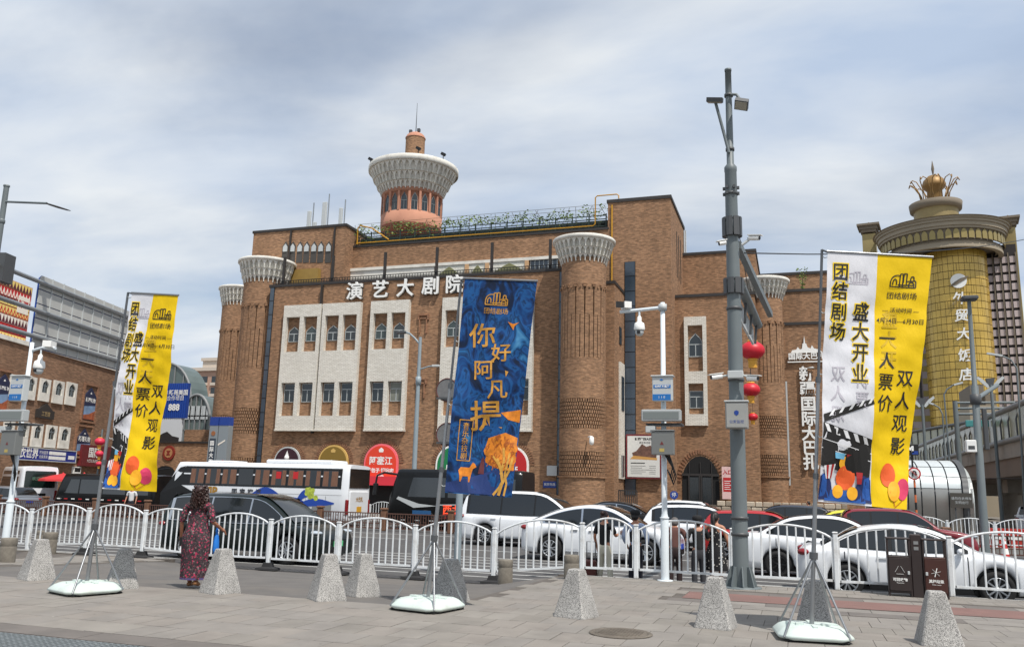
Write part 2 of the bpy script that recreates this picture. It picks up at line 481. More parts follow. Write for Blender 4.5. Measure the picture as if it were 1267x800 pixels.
def slab(x0,x1,y0,y1,g=0.0036,dz=0.0,th=0.05):
 m=MB(); x0+=g; x1-=g; y0+=g; y1-=g
 t=rng.uniform(-0.0012,0.0012)+dz; tx=rng.uniform(-0.0015,0.0015)
 P=[(x0,y0,zt(x0,y0)+t-tx),(x1,y0,zt(x1,y0)+t+tx),(x1,y1,zt(x1,y1)+t+tx),(x0,y1,zt(x0,y1)+t-tx)]
 Q=[(p[0],p[1],p[2]-th)for p in P]
 m.face(P); m.face(Q[::-1])
 for i in range(4):
  j=(i+1)%4; m.face([P[j],P[i],Q[i],Q[j]])
 return m
cells=[]
SX,SY=0.40,0.60
for r_ in range(-2,30):
 y0=7.95+r_*SY
 off=(r_%2)*0.5*SX*0+((r_*37)%5)*0.08
 for c_ in range(-50,42):
  x0=c_*SX+off
  x1,y1=x0+SX,y0+SY
  xm,ym=(x0+x1)/2,(y0+y1)/2
  if y0<7.9 or y1>18.2:continue
  if ym>11.4 and not(xm>-4.7 or xm<-15.2):continue
  if 13.9<ym<16.7 and xm>-2.1:continue
  if xm<-17 or xm>13:continue
  cells.append((xm*xm+ym*ym,x0,x1,y0,y1))
for x in range(-6,40):
 pass
cells.sort()
near,rest=[],[]
for d,x0,x1,y0,y1 in cells:
 p=Vector(((x0+x1)/2,(y0+y1)/2,0))-CAM
 u=633.5+F_PX*p.dot(RT)/p.dot(FW); v=400-F_PX*p.dot(UP)/p.dot(FW)
 (near if(-20<u<1290 and v<812 and len(near)<300)else rest).append((x0,x1,y0,y1))
for c_ in near:
 slab(*c_).build('paver',PV[rng.choice((0,0,1,1,2,3))],plaza)
b=MB()
for c_ in rest:
 s=slab(*c_); k=len(b.v); b.v+=s.v; mi=rng.choice((0,0,1,1,2,3))
 for f in s.f:b.f.append(tuple(k+i for i in f)); b.m.append(mi); b.sm.append(False)
b.build('farther_pavers',PV,plaza,kind='stuff')
b=MB()
for(ya,yb)in((14.0,14.5),(14.5,14.98),(16.22,16.7)):
 x=-2.1-(0.35 if ya==14.0 else 0)
 while x<14:
  s=slab(x,x+0.78,ya,yb); k=len(b.v); b.v+=s.v; mi=rng.choice((0,1))
  for f in s.f:b.f.append(tuple(k+i for i in f)); b.m.append(mi); b.sm.append(False)
  x+=0.78
b.build('border_stones',[M_BAND,PV[1]],plaza,kind='stuff')
b=MB()
for i in range(40):
 s=slab(-26+i*1.1,-26+(i+1)*1.1,7.52,7.94); k=len(b.v); b.v+=s.v
 for f in s.f:b.f.append(tuple(k+j for j in f)); b.m.append(0); b.sm.append(False)
b.build('border_kerb',[M_BAND],plaza,kind='stuff')
b=MB()
b.box(-26,12,2.0,7.5,-0.06,-0.004)
b.build('studded_paving',M_TACT,kind='structure')
b=MB()
x=-13.2
while x<-1.4:
 y=6.46
 while y<7.46:
  if not(-9.6<x-(y-6.4)*0.0<-9.5):
   b.box(x,x+0.05,y,y+0.034,-0.004,0.008)
  y+=0.06
 x+=0.075
b.build('paving_studs',mat('stud_grey',(116,122,124),0.6,var=0.2,vs=1.2),plaza,kind='stuff')
def kerb_run(x0,x1,zf,n):
 for i in range(n):
  a=x0+(x1-x0)*i/n; c=x0+(x1-x0)*(i+1)/n
  m=MB(); m.bevbox(a+0.006,c-0.006,18.2,18.36,ROAD_Z-0.05,zf+0.004,0.015)
  m.build('kerb_stone',M_KERB,plaza)
kerb_run(-4.7,13.3,-0.09,18)
kerb_run(-28,-15.2,-0.26,8)
b=MB()
def mark(x0,x1,y0,y1):b.box(x0,x1,y0,y1,ROAD_Z-0.002,ROAD_Z+0.004)
for y in(19.6,20.5,21.4,22.3,23.2,24.1,25.0):
 mark(-27.0,-3.4,y,y+0.14)
 mark(-3.0,4.6,y,y+0.14)
for i in range(14):
 mark(-60+i*6,-57+i*6,27.9,28.05); mark(-60+i*6,-57+i*6,31.9,32.05)
mark(-100,60,35.0,35.15); mark(-100,60,40.6,40.75)
b.build('road_markings',M_MARK,kind='structure')
b=MB(); b.box(-120,60,46.5,56.0,-0.60,-0.24)
b.build('far_pavement',mat('far_paving',(128,121,113),0.9,var=0.1,vs=0.5),kind='structure')
b=MB(); b.box(-120,60,46.3,46.5,-0.60,-0.23)
b.build('far_kerb',M_KERB,kind='structure')
# ------------ the theatre
YA,YS,YT,YTB,YD,YC,YE=56.0,60.4,60.4,67.4,62.4,67.4,66.0
GZ=-0.24
theatre=thing('theatre','large brown brick theatre with white capped corner towers across the street','theatre',(-20,58,GZ))
def wallbox(name,x0,x1,y0,y1,z0,z1,m=M_BRICK,parent=theatre,cop=True,over=0.08,ct=0.22):
 b=MB(); b.box(x0,x1,y0,y1,z0,z1)
 w=b.build(name,m,parent)
 if cop:
  b=MB(); b.box(x0-over,x1+over,y0-over,y1+over,z1,z1+ct)
  b.build('coping',M_COPING,w)
 return w
xA0=XY(335,352,YA)[0]; xA1=XY(701,400,YA)[0]; zA=XY(540,344,YA)[1]
front=wallbox('front_wall',xA0,xA1+1.1,YA,YT+2,GZ-0.3,zA)
xAs=XY(757,380,YA)[0]
zRet=XY(756,347,YA)[1]
wallbox('return_wall',xA1+1.102,xAs,YA+0.9,YT-0.002,GZ-0.3,zRet,over=0.05)
xU0=XY(313,300,59.0)[0]; xU1=XY(427,300,59.0)[0]; zU=XY(425,280,59.0)[1]
upper=wallbox('upper_block_wall',xU0,xU1,59.0,70.0,zA-1.0,zU)
xS1=XY(752,300,YT)[0]; zS=XY(640,292,YS)[1]
setb=wallbox('terrace_wall',xU1+0.01,xS1-0.003,YS,66.0,zA-1.0,zS,ct=0.18)
xT0,xT1=xS1,XY(830,300,YT)[0]; zT=XY(800,247.5,YT)[1]
tall=wallbox('tall_block_wall',xT0,xT1,YT,YTB+1,GZ-0.3,zT,ct=0.25)
zD=XY(870,367,YD)[1]; xD1=XY(935,420,YD)[0]
wing=wallbox('right_wing_wall',xT1+0.003,xD1,YD,YC-0.01,GZ-0.3,zD)
zC=XY(870,315,YC)[1]; xC1=XY(935,330,YC)[0]
wallbox('right_rear_wall',xT1+0.003,xC1,YC,YC+8,GZ-0.3,zC)
xE0=XY(935,420,YE)[0]; xE1=XY(1052,420,YE)[0]
zE1=XY(985,402,YE)[1]; zE2=XY(985,361,YE+1.4)[1]; zE3=XY(985,340,YE+3)[1]
ewall=wallbox('bazaar_wing_wall',xE0,xE1,YE,YE+1.39,GZ-0.3,zE1)
wallbox('bazaar_wing_rear_wall',xE0,xE1,YE+1.4,YE+2.99,GZ,zE2)
wallbox('bazaar_wing_top_wall',xC1+0.2,xE1+0.6,YE+3,YE+10,GZ,zE3)
zP1,zP0=XY(352,378,YA-0.35)[1],XY(340,530.5,YA-0.35)[1]
zz_=lambda y:XY(400,y,YA-0.35)[1]
zU1,zU0,zL1,zL0=XY(375,391.5,YA-.35)[1],XY(375,434.5,YA-.35)[1],XY(375,473,YA-.35)[1],XY(375,514,YA-.35)[1]
def win_mesh(w,h,arch,name,gl=None,fm=None):
 """window about x=0 with its sill at z=0, facing -Y: white frame, mullions and dark glass"""
 b=MB()
 F=lambda u,v,d:(u,-d,v)
 hw=w/2
 if arch:
  sp=h*0.52
  ar_=[(1,.0),(.96,.22),(.84,.42),(.62,.60),(.34,.76),(.14,.88)]
  outl=[(-hw,0),(hw,0)]+[(hw*a,sp+(h-sp)*q)for a,q in ar_]+[(0,h)]+[(-hw*a,sp+(h-sp)*q)for a,q in ar_[::-1]]
 else:
  sp=h*0.66
  outl=[(-hw,0),(hw,0),(hw,h),(-hw,h)]
 cx,cy=0,h*0.45
 k=1-0.07
 inn=[(cx+(u-cx)*k,cy+(v-cy)*(1-0.07))for u,v in outl]
 n=len(outl)
 for i in range(n):
  j=(i+1)%n
  b.face([F(*outl[i],0.06),F(*outl[j],0.06),F(*inn[j],0.06),F(*inn[i],0.06)],0)
  b.face([F(*outl[j],0.06),F(*outl[i],0.06),F(*outl[i],-0.02),F(*outl[j],-0.02)],0)
  b.face([F(*inn[i],0.06),F(*inn[j],0.06),F(*inn[j],0.02),F(*inn[i],0.02)],0)
 b.face([F(u,v,0.02)for u,v in inn],1)
 b.box(-hw*0.9,hw*0.9,-0.05,-0.021,sp-0.03,sp+0.03,0)
 b.box(-0.028,0.028,-0.05,-0.021,h*0.04,sp-0.042,0)
 return b.mesh(name,[fm or M_WFRAME,gl or M_GLASS])
pw=None
panels=[(340,387),(389,437),(450,498.7),(541,591),(608.5,657)]
wm_a=wm_r=None
for i,(pa,pb)in enumerate(panels):
 x0,x1=XY(pa,529.5,YA-0.35)[0],XY(pb,529,YA-0.35)[0]
 wd=x1-x0; t=wd*0.085
 b=MB()
 b.box(x0,x1,YA-0.35,YA,zU1,zP1)
 b.box(x0,x1,YA-0.35,YA,zL1,zU0)
 b.box(x0,x1,YA-0.35,YA,zP0,zL0)
 for za,zb in((zU0,zU1),(zL0,zL1)):
  for c in(x0+t/2,(x0+x1)/2,x1-t/2):
   w_=t if c!=(x0+x1)/2 else t*1.25
   b.box(c-w_/2,c+w_/2,YA-0.348,YA,za,zb)
 b.box(x0-0.03,x1+0.03,YA-0.40,YA,zP0-0.14,zP0-0.002)
 pn=b.build('window_panel',M_WBRICK,theatre)
 ow=(wd-3.25*t)/2
 if wm_a is None:
  wm_a=[win_mesh(ow*0.80,(zU1-zU0)*0.44,True,'arched_window',g)for g in(M_GLASS,M_GLASS2,M_GLASS,M_GLASS2)]
  wm_r=[win_mesh(ow*0.80,(zL1-zL0)*0.56,False,'square_window',g)for g in(M_GLASS,M_GLASS,M_GLASS2,M_GLASS3)]
 for s in(-1,1):
  xc=(x0+x1)/2+s*(t*0.62+ow/2)
  put('arched_window',random.choice(wm_a),pn,T(xc,YA,zU0+(zU1-zU0)*0.30),world=True)
  put('square_window',random.choice(wm_r),pn,T(xc,YA,zL0+(zL1-zL0)*0.42),world=True)
xj=XY(388,529,YA)[0]
b=MB(); b.box(xj-0.05,xj+0.05,YA-0.30,YA-0.002,zP0-0.3,zA-0.05); b.build('downpipe',M_COPING,theatre)
def glass_strip(pa,pb,pya,pyb,Y,n,mat_=M_GLASSB):
 xa=XY(pa,pya,Y)[0]; xb=XY(pb,pya,Y)[0]
 z1,z0=XY(pa,pya,Y)[1],XY(pa,pyb,Y)[1]
 for i in range(n):
  a=z0+(z1-z0)*i/n; c=z0+(z1-z0)*(i+1)/n
  b=MB(); b.box(xa,xb,Y-0.06,Y-0.002,a+0.03,c-0.03)
  b.build('strip_pane',mat_,theatre)
 b=MB(); b.box(xa-0.04,xb+0.04,Y-0.03,Y-0.001,z0,z1); b.build('strip_frame',M_BLACKMETAL,theatre)
glass_strip(335.5,340,356,600,YA,14)
glass_strip(693,701.5,336,612,YA,14)
glass_strip(773.5,785.5,324,612,YT,15)
b=MB()
sign=thing('theatre_sign','large white raised characters reading 演艺大剧院 on the brick front','sign',tuple(atY(500,358,YA)))
for ch,px,py in zip('演艺大剧院',(439,470.5,501.5,533,562),(361.5,359.5,357.5,355,353)):
 b=MB(); p=atY(px,py,YA-0.22)
 add_text(b,ch,facing(p),size=1.42,bold=0.022,extrude=0.09)
 b.build('letter',M_LETTER,sign)
 b=MB(); add_text(b,ch,facing(p+Vector((0,0.12,0))),size=1.42,bold=0.04,extrude=0.05)
 b.build('letter_back',M_LSIDE,sign)
b=MB()
for px,py in((524,402),(521,482)):
 b=MB(); p=atY(px,py,YA)
 for dx_,dz_,w_,h_ in((0,.75,.9,.09),(-.38,.55,.12,.34),(.38,.55,.12,.34),(0,.48,.5,.09),(-.28,-.1,.08,1.0),(.28,-.1,.08,1.0)):
  b.box(p.x+dx_-w_/2,p.x+dx_+w_/2,YA-0.14,YA-0.001,p.z+dz_-h_/2,p.z+dz_+h_/2)
 b.build('recess_shadow_bricks',M_BRICKR,theatre)  # raised bricks added in place of a recess, shaped so their shadow draws it
def niche_row(mb,c,rb,rt,z0,z1,n,a0,a1,depth=0.24,m=0):
 def P(k,u,v,d):
  a=a0+(a1-a0)*(k+u)/n
  r=rb+(rt-rb)*v+d
  return(c[0]+r*cos(a),c[1]+r*sin(a),c[2]+z0+(z1-z0)*v)
 arch=[(.10,0),(.10,.42),(.16,.62),(.30,.82),(.5,.95),(.70,.82),(.84,.62),(.90,.42),(.90,0)]
 rect=[(0,0),(0,.42),(0,.75),(.25,1),(.5,1),(.75,1),(1,.75),(1,.42),(1,0)]
 for k in range(n):
  for i in range(8):
   mb.face([P(k,*rect[i],0),P(k,*rect[i+1],0),P(k,*arch[i+1],0),P(k,*arch[i],0)],m)
   mb.face([P(k,*arch[i],0),P(k,*arch[i+1],0),P(k,*arch[i+1],-depth),P(k,*arch[i],-depth)],m)
  mb.face([P(k,0,.75,0),P(k,0,1,0),P(k,.25,1,0)],m)
  mb.face([P(k,1,.75,0),P(k,.75,1,0),P(k,1,1,0)],m)
  mb.face([P(k,*q,-depth)for q in arch],m)
def crown(root,c,r,Rc,z0,z1,rim,n,a0,a1,m,rows=3,name='tower_crown'):
 h=z1-rim-z0
 zs=[z0+h*q for q in((0,.30,.62,1)if rows==3 else(0,.5,1))]
 rs=[r+0.04+(Rc-0.10-r)*q for q in((0.05,.34,.64,1)if rows==3 else(0,.5,1))]
 b=MB()
 b.lathe(c,[(Rc-0.06,z1-rim),(Rc,z1-rim+0.03),(Rc,z1-0.04),(Rc-0.04,z1),(0.05,z1)],48)
 o=b.build(name,m,root)
 for i in range(rows):
  b=MB()
  niche_row(b,c,rs[i],rs[i]+(rs[i+1]-rs[i])*0.72,zs[i],zs[i+1],n,a0,a1)
  b.lathe(c,[(rs[i]+(rs[i+1]-rs[i])*0.72-0.1,zs[i+1]-0.02),(rs[i+1]+0.02,zs[i+1])],n,a0,a1,smooth=False)
  b.build('niche_row',m,o,kind='stuff')
 return o
def zf(px,py,Y):return XY(px,py,Y)[1]
def tower(pxc,cy,r,Rc,py,base_z=GZ-0.3,a0=R(170),a1=R(380)):
 """py: crown top, crown foot, notches, groove tops (two), groove foot, lattice bands (two pairs)"""
 cx=XY(pxc,py[1],cy)[0]
 c=(cx,cy,0)
 Yc,Ys=cy-Rc,cy-r
 zt_=zf(pxc,py[0],Yc); z=[zf(pxc-(y-py[1])*0.0,y,Ys)for y in py[1:]]
 zc,zn,zg1,zg2,p1a,p1b,p2a,p2b=z
 b=MB()
 rin=r-0.20
 b.lathe(c,[(r,base_z),(r,p2b)],40); b.lathe(c,[(rin,p2b),(rin,p2a)],40); b.lathe(c,[(r,p2a),(r,p1b)],40)
 b.lathe(c,[(rin,p1b),(rin,p1a)],40); b.lathe(c,[(r,p1a),(r,zg2)],40); b.lathe(c,[(rin,zg2),(rin,zn)],40)
 b.lathe(c,[(r,zn),(r,zc+0.3)],40)
 for z_ in(p2b,p1b,zg2):b.lathe(c,[(r,z_),(rin,z_)],40)
 for z_ in(p2a,p1a,zn):b.lathe(c,[(rin,z_),(r,z_)],40)
 sh=b.build('round_tower',M_BRICKT,theatre)
 b=MB(); n=18
 for k in range(n):
  a=a0+(a1-a0)*k/n; w=(a1-a0)/n
  b.arcbox(c,rin-0.01,r,a+w*0.09,a+w*0.91,zg2,zg1+(zg2-zg1)*0.0,2)
 n2=9
 for k in range(n2):
  a=a0+(a1-a0)*k/n2; w=(a1-a0)/n2
  b.arcbox(c,rin-0.01,r+0.001,a+w*0.07,a+w*0.93,zg1,zn,3)
  b.arcbox(c,r-0.02,r+0.10,a-w*0.16,a+w*0.16,zn+0.02,zn+0.12)
  b.arcbox(c,r-0.02,r+0.06,a-w*0.24,a+w*0.24,zn+0.16,zn+0.24)
  b.arcbox(c,r-0.02,r+0.08,a+w*0.40,a+w*0.60,zn-0.05,zn+0.04)
 b.build('tower_pilasters',M_BRICKT,sh,kind='stuff')
 b=MB()
 for za,zb in((p1b,p1a),(p2b,p2a)):
  rows_=max(5,int((zb-za)/0.22)); hh=(zb-za)/rows_
  nn=34
  for i in range(rows_):
   for k in range(nn):
    w=(a1-a0)/nn; a=a0+w*(k+0.5*(i%2))
    b.arcbox(c,rin-0.01,r+0.002,a+w*0.0,a+w*0.62,za+hh*i+0.02,za+hh*(i+1)-0.02)
 b.arcbox(c,r-0.02,r+0.10,a0,a1,p2b-0.12,p2b-0.02,24)
 b.build('brick_lattice',M_BRICKT,sh,kind='stuff')
 cr=crown(sh,c,r-0.02,Rc,zc,zt_,0.26,18,a0,a1,M_WHITEST)
 return sh,c
tower(329.5,57.6,1.72,2.32,(314.5,347,377,405,454,504,536,566,590))
tower(722.5,55.4,1.53,2.18,(287,322,354,388,441,492,529,558,588))
tower(296.5,70.0,1.62,2.12,(350.5,376,408,432,470,513,540,568,590))
tower(945,65.6,1.32,1.92,(340,368,400,427,473,514,541,562,588))
cy=82.0
cx=XY(511,232,cy)[0]
c=(cx,cy,0)
Rr,rd=61/12.15,41/12.15
z_rim=zf(511,187,cy-Rr); z_cf=zf(511,231,cy-rd); z_win0=zf(511,257.5,cy-rd); z_low=zf(511,272.5,cy-rd); z_low2=zf(511,288,cy-rd*.9)
b=MB()
b.lathe(c,[(rd,z_low),(rd,z_win0),(rd-0.16,z_win0),(rd-0.16,z_cf-0.25),(rd,z_cf-0.25),(rd,z_cf+0.2)],48)
drum=b.build('roof_tower',M_CORAL,theatre)
b=MB(); n=18
wmesh=None
for k in range(n):
 a=2*pi*k/n; w=2*pi/n
 b.arcbox(c,rd-0.17,rd+0.03,a+w*0.40,a+w*0.60,z_win0,z_cf-0.25)
b.build('tower_ribs',M_CORAL,drum)
hwz=z_cf-0.25-z_win0
wmesh=win_mesh(0.66,hwz*0.92,True,'tower_window',None,M_POLE)
for k in range(n):
 a=2*pi*k/n
 if sin(a)<0.35:
  M=Matrix.Translation((c[0]+(rd-0.155)*cos(a),c[1]+(rd-0.155)*sin(a),z_win0+0.04))@Matrix.Rotation(a+pi/2,4,'Z')
  put('tower_window',wmesh,drum,M,world=True)
crown(drum,c,rd,Rr,z_cf,z_rim,0.62,27,R(160),R(380),M_WHITEST)
b=MB()
niche_row(b,c,rd*0.90,rd*0.99,z_low-(z_low-z_low2)*0.5,z_low,34,R(160),R(380),0.12)
niche_row(b,c,rd*0.82,rd*0.90,z_low2,z_low-(z_low-z_low2)*0.5,34,R(160),R(380),0.12)
b.lathe(c,[(rd*0.8,zA),(rd*0.8,z_low2),(rd*.9,z_low2),(rd,z_low)],40)
b.build('lower_niches',mat('red_plaster',(156,92,72),0.85,var=0.08,vs=1),drum,kind='stuff')
zc0=z_rim; zc1=zf(514,167,cy-1.0)
b=MB(); rc=13.2/12.15
cc=(XY(514,175,cy)[0],cy,0)
b.lathe(cc,[(rc,zc0-0.1),(rc,zc1)],24); b.build('lantern',M_BRICKT,drum)
b=MB(); b.lathe(cc,[(rc+0.06,zc1-0.05),(rc+0.06,zc1+0.05)]+[(rc*cos(t),zc1+0.05+rc*0.62*sin(t))for t in(0.15,0.4,0.7,1.0,1.3,1.56)],24)
b.build('cap_dome',M_CORAL,drum)
b=MB(); b.tube([(cc[0],cy,zc1),(cc[0],cy,zf(514,128,cy))],[0.06,0.02],6)
for k,(dx_,dz_)in enumerate(((-0.5,0.95),(0.5,1.0))):
 b.cbox((cc[0]+dx_,cy-0.3,zc1+dz_*0.85),(0.3,0.3,0.35)); b.tube([(cc[0]+dx_,cy-.3,zc1+0.1),(cc[0]+dx_,cy-.3,zc1+.8)],0.03,5)
b.build('spire',M_DGREY,drum)
b=MB()
for a in(R(215),R(300),R(335)):
 p=(c[0]+(Rr-.15)*cos(a),c[1]+(Rr-.15)*sin(a))
 b.tube([(p[0],p[1],z_rim),(p[0],p[1],z_rim+.5)],0.05,5); b.cbox((p[0],p[1],z_rim+.6),(.5,.3,.3),M=Matrix.Rotation(0.5,3,'Y'))
b.build('floodlight',M_BLACKMETAL,drum)
slot=MB(); slot.prism([(-.28,0),(.28,0),(.28,1.45),(0,1.85),(-.28,1.45)],lambda u,v,d:(u,-d,v),-0.01,0.03)
slot_m=slot.mesh('slot_window',mat('slot_window_dark',(70,66,62),0.6))
for px in(352,361,370,378.4,387.4,396,405.6):
 p=atY(px,325,59.0); put('slot_window',slot_m,upper,T(p.x,59.0,p.z),world=True)
 b=MB(); b.prism([(-.20,.95),(.20,.95),(.20,1.35),(0,1.62),(-.20,1.35)],lambda u,v,d:(p.x+u,59.0-d,p.z+v),0.031,0.10)
 b.build('slot_shutter',M_LGREY,upper)
b=MB()
for px in(414,360):b.box(*(lambda p:(p.x-.06,p.x+.06,58.85,58.99,zA,zU-0.05))(atY(px,300,59)))
b.build('downpipe',M_COPING,upper)
zk=XY(560,326,YS-.25)[1]
b=MB(); b.box(xU0+3.2,xS1-.1,YS-.3,YS-0.002,zk-0.12,zk+0.12); b.build('cornice',M_WHITEST,setb)
b=MB(); xa,xb=XY(366,345,YS)[0],XY(408,345,YS)[0]
b.box(xa,xb,58.5,58.98,zA+.2,zk-0.13); b.build('ochre_panel',mat('ochre_board',(150,122,62),0.7,var=0.1),setb)
b=MB(); b.box(XY(428,345,YS)[0],XY(538,340,YS)[0],YS-.2,YS-.003,zA,zk-0.13); b.build('white_band',M_WHITEST,setb)
M_OLIVE=mat('olive_blind',(122,122,84),0.7,var=0.12,vs=2)
b=MB(); xa,xb=XY(541,335,YS)[0],XY(652,330,YS)[0]
b.box(xa,xb,YS-.22,YS-.004,zA,zk-0.13,0)
b.build('lattice_panel',mat('white_lattice',(214,212,200),0.8,var=0.22,vs=9),setb)
for pc,wpx in((557,30),(592,17),(631,40)):
 xc=XY(pc,335,YS)[0]; w=wpx/15.9/2
 b=MB(); zb_=zA+.75; ht=(zk-.13-zb_)*0.92
 b.prism([(-w,0),(w,0),(w*.9,ht*.5),(w*.45,ht*.78),(w*.3,ht*.86),(0,ht),(-w*.3,ht*.86),(-w*.45,ht*.78),(-w*.9,ht*.5)],lambda u,v,d:(xc+u,YS-d,zb_+v),0.221,0.27)
 b.build('arch_blind',M_OLIVE,setb)
for pc in(579,604,653):
 xc=XY(pc,335,YS)[0]; b=MB(); b.box(xc-.16,xc+.16,YS-.32,YS-.223,zA,zk-.135); b.build('pilaster',mat('tan_pilaster',(196,158,118),0.8),setb)
xa,xb=XY(657,330,YS)[0],XY(690,330,YS)[0]
b=MB(); b.box(xa,xb,YS-.1,YS-.004,zA,zk-.13,1)
for i in range(7):b.box(xa+(xb-xa)*i/6-.03,xa+(xb-xa)*i/6+.03,YS-.16,YS-.101,zA,zk-.13,0)
b.build('terrace_window',[M_WFRAME,M_GLASSB],setb)
b=MB()
zr0=zA+0.22
for i in range(110):
 x=xA0+0.1+(xA1-xA0+.6)*i/109
 b.box(x-.018,x+.018,YA+.2,YA+.236,zr0,zr0+.34)
b.build('parapet_rods',M_BLACKMETAL,theatre,kind='stuff')
for k in(0.12,0.3):
 b=MB(); b.box(xA0+.1,xA1+.7,YA+.19,YA+.246,zr0+k,zr0+k+.05); b.build('parapet_rail',M_BLACKMETAL,theatre)
for px,yt in((352.5,318),(412.5,316),(477,312),(541,306),(609,300),(681,296)):
 p=atY(px,yt,YA+.3); b=MB(); b.box(p.x-.09,p.x+.09,YA+.25,YA+.43,zr0,p.z); b.build('parapet_post',M_COPING,theatre)
zb0=zS+.18
xt0,xt1=xU1+.1,xS1-.2
b=MB()
for k in range(4):b.box(xt0,xt1,YS+.3,YS+.36,zb0+.2+k*.28,zb0+.26+k*.28)
b.build('terrace_rail',mat('dark_green_rail',(36,52,46),0.6),theatre)
b=MB(); b.box(xt0,xt1,YS+1.0,YS+1.1,zb0,zb0+.9); b.build('terrace_screen',mat('dark_green_screen',(28,40,36),0.8),theatre)
for i in range(17):
 x=xt0+(xt1-xt0)*i/16
 b=MB(); b.box(x-.04,x+.04,YS+.28,YS+.38,zb0,zb0+1.2); b.build('terrace_post',MATS['dark_green_rail'],theatre)
gas=MB()
zg=zb0+.16
gas.tube([(xt0+.2,YS-.1,zg),(xt1-.9,YS-.1,zg),(xt1-.75,YS-.1,zg+.15),(xt1-.75,YS-.1,zT+.5),(xt1-.6,YS-.1,zT+.62),(xt1+.9,YS-.1,zT+.62),(xt1+1.05,YS-.1,zT+.5),(xt1+1.05,YS-.1,zT+.27)],.048,8)
p=atY(757,300,YT-.1); gas.tube([(p.x,YT-.1,zT-.2),(p.x,YT-.1,zRet+.1)],.06,8)
gas.tube([(xt0+.3,YS-.15,zg-.1),(xt0+.3,YS-.15,zg+1.3),(xt0+.5,YS-.15,zg+1.5),(xt0+1.6,YS-.15,zg+1.2),(xt0+3.2,YS-.15,zg+.1)],.055,8)
gas.build('gas_pipe',M_YPIPE,theatre)
vines=MB(); vr=random.Random(5)
def leafq(mb,p,s,rg,m=0):
 a,e=rg.uniform(0,6.28),rg.uniform(-.9,.9)
 u=Vector((cos(a),sin(a),0))*s; v=Vector((-sin(a)*sin(e),cos(a)*sin(e),cos(e)))*s*.8
 p=Vector(p)
 mb.face([p-u*.5,p-v*.3+u*.1,p+u*.55,p+v*.45],m)
M_LEAF=mat('vine_leaf',(118,138,62),0.7,var=0.35,vs=3)
M_LEAF2=mat('vine_leaf_dark',(82,104,48),0.7,var=0.3,vs=3)
M_STEM=mat('vine_stem',(86,80,60),0.9)
vine=thing('terrace_vine','thin green climbing vine trailing along the roof terrace railing of the theatre','vine',(xt0,YS+.3,zb0))
for i in range(56):
 x=xt0+(xt1-xt0)*(i+vr.random())/56
 h=vr.uniform(1.3,2.1)
 for k in range(vr.randint(14,40)):
  d=vr.gauss(0,.42)
  leafq(vines,(x+d,YS+.3+vr.uniform(-.3,.5),zb0+h*(1-abs(d)*.25)-abs(vr.gauss(0,.35))),vr.uniform(.10,.24),vr,vr.randint(0,1))
vines.build('leaves',[M_LEAF,M_LEAF2],vine,kind='stuff')
b=MB()
for i in range(30):
 x=xt0+(xt1-xt0)*i/29
 b.tube([(x,YS+.35,zb0),(x+vr.uniform(-.2,.2),YS+.35,zb0+1.0),(x+vr.uniform(-.6,.6),YS+.35,zb0+1.9)],.018,4)
for k in(1.65,1.95):b.tube([(xt0,YS+.35,zb0+k),(xt1,YS+.35,zb0+k)],.015,4)
b.build('stem',M_STEM,vine)
b=MB()
for i in range(170):
 leafq(b,(xt0+abs(vr.gauss(0,2.0)),YS+vr.uniform(.4,3.5),zb0+abs(vr.gauss(.2,.28))),vr.uniform(.18,.36),vr,vr.randint(0,1))
b.build('dense_leaves',[M_LEAF,M_LEAF2],vine,kind='stuff')
for i,(px,yt,yb,w,lb)in enumerate(((386.5,262,280,.34,'pair of white panel aerials on one mast at the roof edge'),(405,251,279.5,.42,'tallest white panel aerial standing on the theatre roof'),(425.5,258,279.5,.3,'slim white panel aerial at the right end of the roof'))):
 p0,p1=atY(px,yb,61.0),atY(px,yt,61.0)
 z0_=zU+.22
 t_=thing('antenna',lb,'antenna',(p0.x,61.0,z0_),group='aerials on the theatre roof')
 b=MB(); b.tube([(p0.x,61,z0_),(p0.x,61,p1.z+.8)],.05,6); b.build('mast',M_GALV,t_)
 b=MB(); b.bevbox(p0.x-w/2-.25,p0.x+w/2-.25,60.7,60.9,z0_+.5,p1.z,.03); b.build('panel',M_LGREY,t_)
 if i==0:
  b=MB(); b.bevbox(p0.x+.15,p0.x+.5,60.7,60.9,z0_+.05,z0_+1.0,.03); b.build('panel',M_LGREY,t_)
x0,x1=XY(847,460,YD-.3)[0],XY(874.5,460,YD-.3)[0]
z1,z0=XY(860,391.5,YD-.3)[1],XY(860,526,YD-.3)[1]
za1,za0,zb1,zb0_=[XY(860,y,YD-.3)[1]for y in(402,459,474,512)]
b=MB(); t=.26
b.box(x0,x1,YD-.3,YD,za1,z1); b.box(x0,x1,YD-.3,YD,zb1,za0); b.box(x0,x1,YD-.3,YD,z0,zb0_)
for zc_,zd_ in((za0,za1),(zb0_,zb1)):
 b.box(x0,x0+t,YD-.298,YD,zc_,zd_); b.box(x1-t,x1,YD-.298,YD,zc_,zd_)
pn=b.build('window_panel',M_WBRICK,theatre)
put('arched_window',win_mesh((x1-x0-2*t)*.92,(za1-za0)*.52,True,'wing_arched_window'),pn,T((x0+x1)/2,YD,za0+(za1-za0)*.32),world=True)
put('square_window',win_mesh((x1-x0-2*t)*.92,(zb1-zb0_)*.56,False,'wing_square_window'),pn,T((x0+x1)/2,YD,zb0_+.45),world=True)
